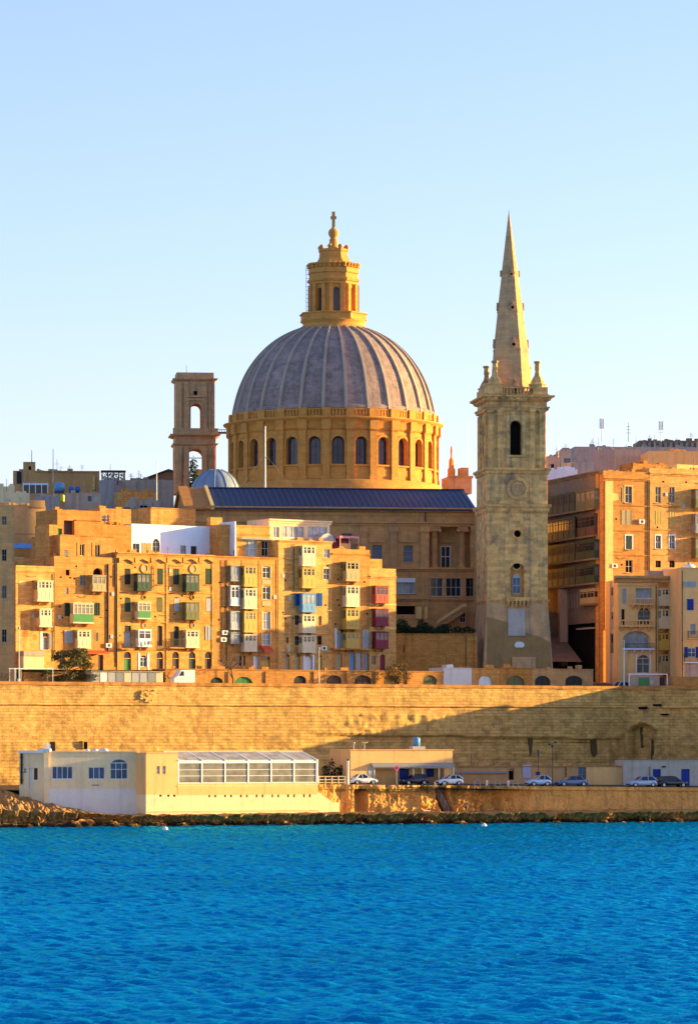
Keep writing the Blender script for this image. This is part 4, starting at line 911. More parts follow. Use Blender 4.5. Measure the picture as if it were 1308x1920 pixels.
# outside stair
g = MB(); s0 = f.u(818, -1.5); s1 = f.u(868, -1.5); z0_ = f.z(818, 1164, -1.5); z1_ = f.z(868, 1132, -1.5)
g.prism([(s0, z0_), (s1, z1_), (s1 + .5, z1_), (s1 + .5, z1_ - .5), (s1, z1_ - .5), (s0, z0_ - .5)], -1.7, -1.4); g.build('stair_parapet', S['pale'], h.root)
g = MB()
for k in range(12): q = s0 + (s1 - s0) * k / 12; z_ = z0_ - .8 + (z1_ - z0_) * k / 12; g.box(q, q + (s1 - s0) / 12 + .05, -1.39, -.02, z_ - .6, z_)
g.build('stair', S['church'], h.root)

# forecourt ground, retaining wall and hedge
sheet("forecourt", [tuple(f.world(-5, -14, -4.2)), tuple(f.world(60, -14, -4.2)), tuple(f.world(60, 2, .02)), tuple(f.world(-5, 2, .02))], S['dim'])
fw_ = Fr(742, 561, 9.0, py=1268); h = House("retaining_wall", "plain tan retaining wall below the hedge beside the bell tower", "wall", fw_, 742, 893, 1190, S['ochre'], 3)
h.relief(742, 1188, 893, 1191, .12, 'coping'); h.win(756, 1210, 758, 1222, 'void', depth=.3, name='slot'); h.pipe(873, 1192, 1262, .05); h.slab(889, 1190, 893, 1268, .3, 'pier'); h.done()
def foliage(mb, cx, cy, cz, rx, ry, rz, n, size, rnd, flat=1.0, shell=.35):
    for i in range(n):
        v = Vector((rnd.gauss(0, 1), rnd.gauss(0, 1), rnd.gauss(0, 1))).normalized() * (rnd.uniform(shell, 1) ** .6)
        k = 1 + .3 * noise.noise(v * 2.2 + Vector((cx, cy, cz)))
        p = Vector((cx + v.x * rx * k, cy + v.y * ry * k, cz + v.z * rz * k)); s_ = size * rnd.uniform(.6, 1.3)
        a = Vector((rnd.gauss(0, 1), rnd.gauss(0, 1), rnd.gauss(0, .5))).normalized(); b_ = a.cross(Vector((rnd.gauss(0, 1), rnd.gauss(0, 1), rnd.gauss(0, 1)))).normalized()
        mb.poly([p + a * s_, p + b_ * s_ * .5, p - a * s_, p - b_ * s_ * .5])
rnd = random.Random(5); t = thing("hedge", fw_, "dark clipped hedge along the top of the tan retaining wall", "hedge"); g = MB(); zb = fw_.z(790, 1189, 2)
for k in range(26):
    x = fw_.u(746, 2) + (fw_.u(838, 2) - fw_.u(746, 2)) * k / 25; hh = .9 + .5 * math.sin(k * .6) + rnd.uniform(-.2, .25)
    if k > 17: hh *= .75
    foliage(g, x, 2.4, zb + hh * .7, .7, 1.1, hh * .9, 170, .17, rnd)
g.build('leaves', M['hedge'], t); g = MB()
for k in range(12): x = fw_.u(750, 2) + k * .6; g.tube((x, 2.4, zb - .4), (x + .1, 2.4, zb + .8), .05)
g.build('stems', M['bark'], t)
t = thing("shrub", fw_.at(870, 3), "dark shrub under the church windows next to the bell tower", "shrub"); g = MB()
for k in range(5): foliage(g, -1.6 + k * .7, .5, fw_.z(868, 1182, 3) + fw_.z0 + .2 * (k % 2), .6, .6, .5, 120, .15, rnd)
g.build('leaves', M['hedge'], t); MB().tube((0, .5, fw_.z(868, 1200, 3) + fw_.z0), (0, .5, fw_.z(868, 1180, 3) + fw_.z0), .08).build('stem', M['bark'], t)

# ================================================================== BELL TOWER WITH SPIRE
f = Fr(913, 563, 7.0, py=1268); TWR = f
t = thing("spire_tower", f, "tall weathered stone bell tower with an octagonal spire lit yellow down its right edge", "tower")
Wt = f.u(1026); Dt = Wt * 1.12; TM = S['tower']
zz = lambda py, px=968, d=0: f.z(px, py, d)
def tsec(z0_, z1_, name, mat, ins=0.0, flare=0.0, holes=(), lh=()):
    g = MB(); x0, x1, y0_, y1_ = ins, Wt - ins, ins, Dt - ins
    if flare:
        v = [(x0 - flare, y0_ - flare, z0_), (x1 + flare, y0_ - flare, z0_), (x1 + flare, y1_ + flare, z0_), (x0 - flare, y1_ + flare, z0_), (x0, y0_, z1_), (x1, y0_, z1_), (x1, y1_, z1_), (x0, y1_, z1_)]
        g.add(v, [(0, 1, 5, 4), (1, 2, 6, 5), (2, 3, 7, 6), (3, 0, 4, 7)])
    else:
        g.wall(x0, x1, z0_, z1_, holes, y0_, .7)
        g.wall(y0_, y1_, z0_, z1_, lh, 0, .7, fmap=lambda q, d_, z_: (x0 + d_, q, z_))
        g.poly([(x1, y0_, z0_), (x1, y1_, z0_), (x1, y1_, z1_), (x1, y0_, z1_)]); g.poly([(x0, y1_, z0_), (x1, y1_, z0_), (x1, y1_, z1_), (x0, y1_, z1_)])
    return g.build(name, mat, t)
def tring(z0_, z1_, o, name='cornice', mat=None, ins=0.0, prof=None):
    pr = prof or [(0, 0), (.4, .2), (.55, .5), (1, .7), (1, .98), (-.3, 1)]; h_ = z1_ - z0_; g = MB(); cs = []
    for q, k in pr:
        e_ = q * o - ins; cs.append([(-e_, -e_, z0_ + k * h_), (Wt + e_, -e_, z0_ + k * h_), (Wt + e_, Dt + e_, z0_ + k * h_), (-e_, Dt + e_, z0_ + k * h_)])
    for i in range(len(cs) - 1):
        for j in range(4): g.poly([cs[i][j], cs[i][(j + 1) % 4], cs[i + 1][(j + 1) % 4], cs[i + 1][j]])
    g.poly(cs[0][::-1]); g.poly(cs[-1]); return g.build(name, mat or TM, t)
def thole(x0, y0, x1, y1, arch=0.0, dd=.7, ins=0.0):
    a, b, c, e = f.rect(x0, y0, x1, y1, ins); return (a, b, c, e, arch * (b - a) / 2, dd)
z1127 = zz(1128); z958 = zz(958); z886 = zz(886); z762 = zz(766); z748 = zz(749)
tsec(0, z1127, 'tower_base', S['towerpale'], 0, .75)
aw = thole(956, 1056, 982, 1120, 1.0, .55)
rd = []
tsec(z1127, z958, 'tower_shaft', TM, 0, 0, [aw, (f.u(963), f.u(976), zz(1007), zz(994), (f.u(976) - f.u(963)) * .5, .7)], [(2.6, 3.1, zz(1012), zz(995), 0, .5), (2.6, 3.1, zz(1058), zz(1045), 0, .5)])
tsec(z958, z886, 'clock_stage', TM)
bw_ = thole(956, 788, 978, 853, 1.0, 1.6, .2)
tsec(z886, z762, 'belfry_stage', TM, .25, 0, [bw_], [(Dt * .5 - 1.0, Dt * .5 + .9, bw_[2], bw_[3], .9, 1.0)])
tsec(z762, z748, 'frieze', TM, .1)
MB().box(bw_[0] - .1, bw_[1] + .1, 1.75, 1.9, bw_[2], bw_[3]).build('belfry_opening', M['void'], t); MB().box(1.3, 1.4, Dt * .5 - 1.2, Dt * .5 + 1.1, bw_[2], bw_[3]).build('belfry_opening', M['void'], t)
MB().box(bw_[0] - .5, bw_[1] + .5, .02, .24, bw_[2] - .28, bw_[2] - .02).build('sill', TM, t)
# niche window, oculi
MB().box(aw[0] - .1, aw[1] + .1, .58, .7, aw[2], aw[3]).build('niche_wall', S['gold'], t)
def arch_ring(x0, x1, zs, rise, w_, y0_, y1_, name, mat, n_=16, full=False):
    m_ = (x0 + x1) / 2; hw = (x1 - x0) / 2; g = MB(); A = 2 * math.pi if full else math.pi; N_ = n_ * (2 if full else 1)
    P = [(m_ - hw * math.cos(A * k / N_), zs + rise * math.sin(A * k / N_)) for k in range(N_ + 1)]; Qq = [(m_ - (hw + w_) * math.cos(A * k / N_), zs + (rise + w_) * math.sin(A * k / N_)) for k in range(N_ + 1)]
    for k in range(N_):
        g.poly([(P[k][0], y0_, P[k][1]), (P[k + 1][0], y0_, P[k + 1][1]), (Qq[k + 1][0], y0_, Qq[k + 1][1]), (Qq[k][0], y0_, Qq[k][1])])
        g.poly([(Qq[k][0], y0_, Qq[k][1]), (Qq[k + 1][0], y0_, Qq[k + 1][1]), (Qq[k + 1][0], y1_, Qq[k + 1][1]), (Qq[k][0], y1_, Qq[k][1])])
        g.poly([(P[k][0], y0_, P[k][1]), (P[k + 1][0], y0_, P[k + 1][1]), (P[k + 1][0], y1_, P[k + 1][1]), (P[k][0], y1_, P[k][1])])
    return g.build(name, mat, t)
def disc(x, y, rpx, y0_, y1_, name, mat, root=None):
    cx_, cz_ = f.u(x), zz(y, x); r_ = rpx * f.t(x) / FPX; return MB().prism([(cx_ + r_ * math.cos(2 * math.pi * k / 24), cz_ + r_ * math.sin(2 * math.pi * k / 24)) for k in range(24)], y0_, y1_).build(name, mat, root or t)
hw = (aw[1] - aw[0]) / 2; arch_ring(aw[0] - .02, aw[1] + .02, aw[3] - hw, hw, .55, -.12, .02, 'niche_arch', TM)
cx_, cz_ = f.u(969), zz(1060); arch_ring(cx_ - .55, cx_ + .55, cz_, .55, .22, .45, .6, 'oculus_ring', TM, full=True); disc(969, 1060, 6.5, .53, .6, 'oculus', M['void'])
w_ = f.rect(961, 1076, 976, 1113); o = MB(); 
o.prism([(w_[0], w_[2]), (w_[0], w_[3] - .5), (w_[0] + .25, w_[3] - .12), ((w_[0] + w_[1]) / 2, w_[3]), (w_[1] - .25, w_[3] - .12), (w_[1], w_[3] - .5), (w_[1], w_[2])], .50, .6); o = o.build('window', M['palegrey'], t)
m_ = (w_[0] + w_[1]) / 2
for p, q in ((w_[0] + .1, m_ - .05), (m_ + .05, w_[1] - .1)):
    for k in range(2): z_ = w_[2] + .1 + (w_[3] - w_[2] - .6) * k / 2; MB().box(p, q, .47, .52, z_, z_ + (w_[3] - w_[2] - .6) / 2 - .1).build('pane', M['glassblue'], o)
cx_, cz_ = f.u(969.5), zz(1000.5); r_ = (f.u(976) - f.u(963)) / 2; arch_ring(cx_ - r_ - .02, cx_ + r_ + .02, cz_, r_ + .02, .25, -.14, .02, 'oculus_ring', TM, full=True); MB().box(cx_ - r_, cx_ + r_, .68, .75, cz_ - r_, cz_ + r_).build('oculus', M['void'], t)
# clock circle
cx_, cz_ = f.u(970), zz(916, 970); k_ = f.t(970) / FPX
for r0, r1, y0_ in ((15, 21, -.22), (9, 12, -.10)): arch_ring(cx_ - r0 * k_, cx_ + r0 * k_, cz_, r0 * k_, (r1 - r0) * k_, y0_, .02, 'clock_ring', TM, full=True)
disc(970, 916, 2.2, -.12, .01, 'clock_boss', TM); disc(970, 916, 15, -.03, .005, 'clock_plate', S['towerpale'])
for x0, x1 in ((915, 948), (992, 1024)): a, b, c, e = f.rect(x0, 893, x1, 944); MB().box(a, b, -.10, .02, c, e).build('panel', TM, t)
# mouldings
tring(zz(962), zz(945), .5, 'string_course'); tring(zz(890), zz(877), .5); tring(zz(1131), zz(1124), .25, 'string_course'); tring(zz(770), zz(762), .3, 'architrave'); tring(zz(753), zz(741), .95)
tring(zz(741) + .01, zz(738), .2, 'blocking_course')
for i in range(9):
    x = f.u(914) + (f.u(1024) - f.u(914)) * i / 8; 
    MB().box(x - .28, x + .28, -.72, -.02, zz(749), zz(745)).build('modillion', TM, t)
for x0, x1 in ((915, 925), (932, 941), (993, 1002), (1011, 1021)):
    a, b, c, e = f.rect(x0, 773, x1, 877); o = MB().box(a, b, -.05, .27, c, e).build('pilaster', TM, t); MB().box(a - .12, b + .12, -.2, .28, e + .002, e + .35).build('capital', TM, o)
for q in (1.0, 2.6, Dt - 3.4, Dt - 1.8): o = MB().box(-.05, .27, q, q + .8, zz(877), zz(773)).build('pilaster', TM, t)
# bracketed ledge under the niche
a, b, c, e = f.rect(948, 1120, 992, 1127); MB().box(a, b, -.75, .01, c, e).build('balcony_ledge', TM, t)
for i in range(6):
    q = a + .3 + (b - a - .6) * i / 5; MB().prismx([(0, c - 1.15), (-.65, c - .25), (-.65, c - .003), (0, c - .003)], q - .16, q + .16).build('corbel', TM, t)
a, b, c, e = f.rect(952, 1142, 984, 1192, -.45); MB().prismx([(-.28, e), (-.0, e), (-.1, c), (-.60, c)], a, b).build('pale_panel', S['palepatch'], t)
fy = lambda z_: -.75 * (1 - z_ / z1127)
g = MB(); P = [(913, 1156), (948, 1166), (985, 1186), (1012, 1194), (1030, 1204), (1033, 1252), (1000, 1258), (911, 1256)]; n_ = len(P)
for o_ in (-.05, .1):
    for x, y in P: z_ = zz(y, x, -.4); g.v.append((f.u(x, -.4), fy(z_) + o_, z_))
g.f = [list(range(n_))] + [[k, (k + 1) % n_, (k + 1) % n_ + n_, k + n_] for k in range(n_)]; g.sm = [False] * len(g.f); g.build('brown_render_patch', S['brownpatch'], t)
a, b, c, e = f.rect(964, 1203, 982, 1214, -.6); MB().prism([(a, c + .2), (a + .2, c), (b - .2, c), (b, c + .2), (b, e - .35), (b - .3, e - .05), ((a + b) / 2, e), (a + .3, e - .05), (a, e - .35)], -.72, -.4).build('plaque', M['white'], t)
a, b, c, e = f.rect(959, 1232, 1003, 1262, -.7); MB().box(a, b, -.95, -.5, 0, e).build('blocked_doorway', S['towerpale'], t)
# parapet, balusters and corner turrets
zp0 = zz(738); zp1 = zz(725)
MB().box(.1, Wt - .1, .1, Dt - .1, zp0 - .3, zp0 + .02).build('platform', TM, t)
for (x0, x1, y0_, y1_) in ((0, 2.3, 0, .5), (Wt - 2.3, Wt, 0, .5), (0, 2.3, Dt - .5, Dt), (Wt - 2.3, Wt, Dt - .5, Dt), (0, .5, .502, Dt - .502), (Wt - .5, Wt, .502, Dt - .502)): MB().box(x0, x1, y0_, y1_, zp0 + .021, zp1).build('parapet', TM, t)
MB().box(2.302, Wt - 2.302, 0, .5, zp1 - .22, zp1).build('parapet_rail', TM, t)
for i in range(9):
    q = 2.55 + (Wt - 5.1) * i / 8; MB().lathe([(.12, 0), (.17, .25), (.09, .55), (.12, zp1 - zp0 - .26)], 8, (q, .25, zp0 + .021)).build('baluster', TM, t)
for qx, qy in ((1.35, 1.2), (Wt - 1.35, 1.2), (1.35, Dt - 1.2), (Wt - 1.35, Dt - 1.2)):
    zb_ = zp0 + .03; H = zz(700) - zz(725)
    o = MB().lathe([(1.3, 0), (1.3, 1.35), (1.42, 1.4), (1.42, 1.55), (1.1, 1.6), (1.05, 1.9), (.8, 2.4), (.5, 2.8), (.40, 3.2)], 8, (qx, qy, zb_), R(22.5), smooth=False).build('corner_turret', TM, t)
    MB().lathe([(.40, 3.2), (.36, 3.5), (.44, 3.9), (.40, 4.6), (.58, 4.75), (.56, 5.0), (0.02, 5.02)], 8, (qx, qy, zb_), R(22.5), smooth=False).build('finial', TM, o)
# spire: octagon, slightly leaning
zs0 = zp0 + .03; zs1 = zz(399, 955, Dt / 2); ax, ay = f.u(958, Dt / 2), Dt / 2; rs = 37.5 * f.t(958, Dt / 2) / FPX / math.cos(R(22.5)); tipx = f.u(953.5, Dt / 2)
prof = [0, .02, .12, .24, .25, .26, .45, .46, .47, .66, .67, .68, .85, 1.0]; rad = [1.0, 1.0, .92, .83, .85, .81, .615, .64, .60, .395, .415, .38, .19, .02]
g = MB(); 
for k, rr in zip(prof, rad):
    for j in range(8): an = R(22.5 + 45 * j); g.v.append((ax + (tipx - ax) * k + rs * rr * math.cos(an), ay + rs * rr * math.sin(an), zs0 + (zs1 - zs0) * k))
for i in range(len(prof) - 1):
    for j in range(8): g.f.append([i * 8 + j, i * 8 + (j + 1) % 8, (i + 1) * 8 + (j + 1) % 8, (i + 1) * 8 + j]); g.sm.append(False)
g.build('spire', S['spire'], t)
g = MB().tube((tipx, ay, zs1 - .5), (tipx, ay, zs1 + .35), .08, .04); g.build('spire_rod', M['metal'], t)
for (px, py, r_) in ((961, 649, 5.2), (959.3, 579, 4.6), (957.2, 516, 3.6)):
    k = (zz(py, px, ay) - zs0) / (zs1 - zs0); rr = np.interp(k, prof, rad) * rs * math.cos(R(22.5)); cx_ = ax + (tipx - ax) * k; cz_ = zs0 + (zs1 - zs0) * k; kk = f.t(958, Dt / 2) / FPX; yy = ay - rr
    for j in (0, 1, 2, 3):
        an = j * math.pi / 2; g = MB(); R0, R1 = r_ * kk * .62, r_ * kk
        for (a0, a1, pr_) in ((R0, R1, -.28),):
            n_ = 14
            for m_ in range(n_):
                b0, b1 = 2 * math.pi * m_ / n_, 2 * math.pi * (m_ + 1) / n_
                P = [(R0, b0), (R0, b1), (R1, b1), (R1, b0)]; g.poly([(q * math.cos(s_), -rr + pr_, q * math.sin(s_)) for q, s_ in P])
                g.poly([(R1 * math.cos(b0), -rr + pr_, R1 * math.sin(b0)), (R1 * math.cos(b1), -rr + pr_, R1 * math.sin(b1)), (R1 * math.cos(b1), -rr + .25, R1 * math.sin(b1)), (R1 * math.cos(b0), -rr + .25, R1 * math.sin(b0))])
        h_ = MB().prism([(R0 * 1.05 * math.cos(2 * math.pi * m_ / 14), R0 * 1.05 * math.sin(2 * math.pi * m_ / 14)) for m_ in range(14)], -rr - .16, -rr + .2)
        top = MB().prism([(-R1 * .5, R1 * .9), (0, R1 * 2.4), (R1 * .5, R1 * .9)], -rr - .3, -rr + .35)
        for mb in (g, h_, top): mb.v = [(cx_ + x * math.cos(an) - y * math.sin(an), ay + x * math.sin(an) + y * math.cos(an), cz_ + z_) for x, y, z_ in mb.v]
        o = g.build('dormer_ring', S['spire'], t); h_.build('dormer_opening', M['void'], o); top.build('dormer_gablet', S['spire'], o)
MB().prism([(ax - .55, zs0), (ax + .55, zs0), (ax + .55, zs0 + 1.1), (ax, zs0 + 2.3), (ax - .55, zs0 + 1.1)], ay - rs * .98, ay - rs * .6).build('spire_door_gable', TM, t)
MB().prism([(ax - .25, zs0), (ax + .25, zs0), (ax + .25, zs0 + .9), (ax, zs0 + 1.3), (ax - .25, zs0 + .9)], ay - rs * .985, ay - rs * .9).build('spire_door', M['void'], t)

# ================================================================== THE GREAT DOME
DY = 640.0; f = Fr(625, DY, 0.0, py=930); t = thing("domed_church", f, "great ribbed stone dome on an arcaded drum with a golden-lit lantern and cross", "domed church")
K = DY / FPX; zd = lambda py: -(py - 930) * K; rd = lambda px: px * K
DS = S['drum']; RD = rd(193); NB = 28; OFF = R(-90 + 2.8); seg = 2 * math.pi / NB
zb0, zb1 = zd(925), zd(808)
Wb = RD * seg; hwin = rd(11.5)
def cyl(RR, a0): return lambda q, d_, z_: ((RR - d_) * math.cos(a0 + q / RR), (RR - d_) * math.sin(a0 + q / RR), z_)
for k in range(NB):
    a0 = OFF + seg * k
    if math.sin(a0) > .45: 
        g = MB(); g.wall(-Wb / 2, Wb / 2, zb0, zb1, [], 0, 0, cyl(RD, a0), ux=(0,)); g.build('drum_bay', DS, t); continue
    m = cyl(RD, a0); g = MB(); w0 = (-hwin, hwin, zd(884), zd(833), hwin)
    g.wall(-Wb / 2, Wb / 2, zb0, zb1, [w0], 0, 1.0, m, ux=(-hwin * .5, 0, hwin * .5)); o = g.build('drum_bay', DS, t)
    # moulded arch, glazing, pilaster, sill
    g = MB(); n_ = 12; P = [(-hwin, w0[2])] + [(-hwin * math.cos(math.pi * i / n_), zd(833) - hwin + hwin * math.sin(math.pi * i / n_)) for i in range(n_ + 1)] + [(hwin, w0[2])]; w_ = .38
    Qo = [(-hwin - w_, w0[2])] + [(-(hwin + w_) * math.cos(math.pi * i / n_), zd(833) - hwin + (hwin + w_) * math.sin(math.pi * i / n_)) for i in range(n_ + 1)] + [(hwin + w_, w0[2])]
    for i in range(len(P) - 1):
        g.poly([m(P[i][0], -.16, P[i][1]), m(P[i + 1][0], -.16, P[i + 1][1]), m(Qo[i + 1][0], -.16, Qo[i + 1][1]), m(Qo[i][0], -.16, Qo[i][1])])
        g.poly([m(Qo[i][0], -.16, Qo[i][1]), m(Qo[i + 1][0], -.16, Qo[i + 1][1]), m(Qo[i + 1][0], .02, Qo[i + 1][1]), m(Qo[i][0], .02, Qo[i][1])])
        g.poly([m(P[i][0], -.16, P[i][1]), m(P[i + 1][0], -.16, P[i + 1][1]), m(P[i + 1][0], .02, P[i + 1][1]), m(P[i][0], .02, P[i][1])])
    g.build('arch_moulding', DS, o)
    fr_ = MB(); e_ = .11
    for i in range(len(P) - 1):
        sc_ = lambda p, q: (p[0] * q, w0[2] + (p[1] - w0[2]) * (1 - (1 - q) * .5)); p0, p1 = P[i], P[i + 1]
        fr_.poly([m(p0[0], .84, p0[1]), m(p1[0], .84, p1[1]), m(p1[0] * .8, .84, w0[2] + (p1[1] - w0[2]) * .93), m(p0[0] * .8, .84, w0[2] + (p0[1] - w0[2]) * .93)])
    fr_.poly([m(-.05, .85, w0[2]), m(.05, .85, w0[2]), m(.05, .85, w0[3] - .1), m(-.05, .85, w0[3] - .1)])
    for q in (.33, .62): z_ = w0[2] + (w0[3] - w0[2]) * q; fr_.poly([m(-hwin, .855, z_ - .04), m(hwin, .855, z_ - .04), m(hwin, .855, z_ + .04), m(-hwin, .855, z_ + .04)])
    wo_ = fr_.build('window', M['metal'], t); g = MB(); 
    for q in range(4): x0, x1 = -hwin + hwin * .5 * q, -hwin + hwin * .5 * (q + 1); g.poly([m(x0, .9, w0[2]), m(x1, .9, w0[2]), m(x1, .9, w0[3]), m(x0, .9, w0[3])])
    g.build('pane', M['glassplum'], wo_)
    g = MB(); 
    def cbox(g, x0, x1, d0, d1, z0_, z1_):
        v = [m(x0, d0, z0_), m(x1, d0, z0_), m(x1, d1, z0_), m(x0, d1, z0_), m(x0, d0, z1_), m(x1, d0, z1_), m(x1, d1, z1_), m(x0, d1, z1_)]
        g.add(v, [(0, 3, 2, 1), (4, 5, 6, 7), (0, 1, 5, 4), (1, 2, 6, 5), (2, 3, 7, 6), (3, 0, 4, 7)])
    cbox(g, -hwin - .3, hwin + .3, -.3, .1, w0[2] - .3, w0[2] - .02); g.build('sill', DS, o)
    g = MB(); hp = rd(6.5); x_ = Wb / 2; cbox(g, x_ - hp, x_ + hp, -.42, .05, zd(903), zd(822)); p_ = g.build('pilaster', DS, t)
    g = MB(); cbox(g, x_ - hp - .15, x_ + hp + .15, -.6, .06, zd(822) + .002, zd(817)); g.build('capital', DS, p_); g = MB(); cbox(g, x_ - hp - .1, x_ + hp + .1, -.55, .06, zb0, zd(903) - .002); g.build('pedestal', DS, p_)
    g = MB(); cbox(g, -Wb / 2 + hp + .12, Wb / 2 - hp - .12, -.12, .02, zd(912), zd(893)); g.build('panel', DS, o)
def ring(prof, name, mat, n=112): return MB().lathe(prof, n).build(name, mat, t)
ring([(RD - .8, zd(822)), (RD + .1, zd(821)), (RD + .3, zd(816)), (RD + .3, zd(806)), (RD + .55, zd(804)), (RD + 1.2, zd(800)), (RD + 1.25, zd(798)), (RD - .4, zd(797.5)), (RD - .6, zd(799))], 'drum_cornice', DS)
ring([(RD + .9, zd(934)), (RD + .9, zd(914)), (RD + .35, zd(911)), (RD - .2, zd(911))], 'drum_plinth', DS)
for k in range(NB):
    a0 = OFF + seg * (k + .5)
    if math.sin(a0) > .6: continue
    m = cyl(RD, a0); g = MB(); v = [m(x, d_, z_) for z_ in (zd(820), zd(799)) for x, d_ in ((-.75, -.75), (.75, -.75), (.75, .1), (-.75, .1))]
    g.add(v, [(0, 3, 2, 1), (4, 5, 6, 7), (0, 1, 5, 4), (1, 2, 6, 5), (2, 3, 7, 6), (3, 0, 4, 7)]); g.build('cornice_break', DS, t)
    g = MB(); v = [m(x, d_, z_) for z_ in (zd(797.4), zd(781)) for x, d_ in ((-.7, -.35), (.7, -.35), (.7, .6), (-.7, .6))]
    g.add(v, [(0, 3, 2, 1), (4, 5, 6, 7), (0, 1, 5, 4), (1, 2, 6, 5), (2, 3, 7, 6), (3, 0, 4, 7)]); g.build('balustrade_pier', DS, t)
ring([(RD + .1, zd(797.3)), (RD + .1, zd(795)), (RD - .15, zd(794.5)), (RD - .15, zd(785)), (RD + .12, zd(784.5)), (RD + .12, zd(782)), (RD - .5, zd(781.8)), (RD - .5, zd(797))], 'balustrade', DS)
n_bal = 28 * 7; g = MB()
for k in range(n_bal):
    an = 2 * math.pi * k / n_bal
    if math.sin(an) > .2: continue
    r_ = RD - .02; c_, s_ = math.cos(an), math.sin(an)
    g.v += [( (r_ + o_) * c_ - w_ * s_, (r_ + o_) * s_ + w_ * c_, z_) for z_ in (zd(794.4), zd(784.6)) for o_, w_ in ((.1, -.16), (.1, .16), (-.14, .16), (-.14, -.16))]
    n0 = len(g.v) - 8; g.f += [[n0 + i for i in q] for q in ((0, 1, 5, 4), (1, 2, 6, 5), (2, 3, 7, 6), (3, 0, 4, 7))]; g.sm += [False] * 4
tag(g.build('balusters', DS, t), kind='stuff')
# shell and ribs
pd = [(186, 785), (186.5, 778), (185, 770), (181, 752), (175, 732), (166, 710), (154, 689), (139, 669), (121, 651), (101, 636), (82, 626), (66, 620), (60, 617)]
ring([(rd(189), zd(781)), (rd(190), zd(776)), (rd(187), zd(773)), (rd(184), zd(772))], 'dome_foot', S['dome'])
# smooth profile
xs_ = np.array([p[0] for p in pd]); ys_ = np.array([p[1] for p in pd]); tt = np.linspace(0, 1, len(pd)); T = np.linspace(0, 1, 40)
def sm(v): 
    q = np.interp(T, tt, v)
    for _ in range(3): q[1:-1] = (q[:-2] + q[1:-1] * 2 + q[2:]) / 4
    return q
PX_, PY_ = sm(xs_), sm(ys_); PR = [(rd(a), zd(b)) for a, b in zip(PX_, PY_)]
MB().lathe(PR, 112).build('dome_shell', S['dome'], t)
for k in range(NB):
    an = OFF + seg * (k + .5) - R(2.0)
    if math.sin(an) > .5: continue
    g = MB(); er = Vector((math.cos(an), math.sin(an), 0)); et = Vector((-math.sin(an), math.cos(an), 0)); P_ = PR[1:]
    for i, (r_, z_) in enumerate(P_):
        a_ = P_[max(0, i - 1)]; b_ = P_[min(len(P_) - 1, i + 1)]; tg = Vector((b_[0] - a_[0], b_[1] - a_[1])).normalized(); nr, nz = tg.y, -tg.x
        w_ = .07 + .25 * (r_ / rd(186)); hgt = .18 + .22 * (r_ / rd(186))
        for s_, o_ in ((-1, -.1), (-.75, hgt), (.75, hgt), (1, -.1)):
            p = er * (r_ + nr * o_) + et * (w_ * s_); g.v.append((p.x, p.y, z_ + nz * o_))
    for i in range(len(P_) - 1):
        for j in range(3): g.f.append([i * 4 + j, i * 4 + j + 1, i * 4 + j + 5, i * 4 + j + 4]); g.sm.append(False)
    g.build('dome_rib', S['rib'], t)
# lantern: octagon
O8 = R(22.5 + 8)
def octo(prof, name, mat, n=8): return MB().lathe([(rd(a) / math.cos(R(22.5)) if n == 8 else rd(a), zd(b)) for a, b in prof], n, (0, 0, 0), O8, smooth=(n > 12)).build(name, mat, t)
octo([(66, 622), (64, 616), (58, 612), (57, 608), (62, 605), (62, 603), (58, 602)], 'lantern_base', DS, 48)
octo([(60, 603), (58.5, 602), (58.5, 592), (61, 591.5), (61, 589), (57, 588.8)], 'lantern_balustrade', DS)
for j in range(8):
    an = O8 + 2 * math.pi * (j + .5) / 8
    rr = rd(41.5); hwf = rr * math.tan(R(22.5)); zL0, zL1 = zd(603), zd(531)
    ex_, ey_ = Vector((-math.sin(an), math.cos(an))), Vector((-math.cos(an), -math.sin(an)))
    fm = lambda q, d_, z_: (-(-math.cos(an)) * rr + ex_.x * q + ey_.x * d_, math.sin(an) * rr + ex_.y * q + ey_.y * d_, z_)
    g = MB(); hl = rd(5.6); g.wall(-hwf, hwf, zL0, zL1, [(-hl, hl, zd(589), zd(543), hl)], 0, .7, fm); o = g.build('lantern_bay', DS, t)
    if math.sin(an) < .6:
        g = MB(); g.poly([fm(-hl, .6, zd(589)), fm(hl, .6, zd(589)), fm(hl, .6, zd(543)), fm(-hl, .6, zd(543))]); g.build('lantern_window', M['glassplum'], o)
        for s_ in (-1, 1):
            g = MB(); x0, x1 = s_ * (hwf * .62) - .32, s_ * (hwf * .62) + .32; v = [fm(x, d_, z_) for z_ in (zd(589), zd(536)) for x, d_ in ((x0, -.45), (x1, -.45), (x1, .02), (x0, .02))]
            g.add(v, [(0, 3, 2, 1), (4, 5, 6, 7), (0, 1, 5, 4), (1, 2, 6, 5), (2, 3, 7, 6), (3, 0, 4, 7)]); g.build('lantern_pilaster', DS, o)
octo([(41, 537), (45, 535.5), (43.5, 533), (43.5, 531), (46, 530), (47, 527), (47, 525), (43.5, 524), (43, 516), (45.5, 514), (44.5, 506), (43, 503)], 'lantern_cornice', DS)
for j in range(8):
    for q in (-.7, -.23, .23, .7):
        an = O8 + 2 * math.pi * (j + .5) / 8; rr = rd(43.5); e_ = rr * math.tan(R(22.5)) * q * 1.1
        if math.sin(an) > .6: continue
        cx_, cy_ = rr * math.cos(an) - e_ * math.sin(an), rr * math.sin(an) + e_ * math.cos(an)
        MB().lathe([(.42, 0), (.42, .45), (.6, .5), (.5, .75), (.0, .8)], 6, (cx_, cy_, zd(504)), an).build('crown_merlon', DS, t)
octo([(43, 504), (38, 500), (31, 492), (27, 486), (25, 480)], 'lantern_roof', DS)
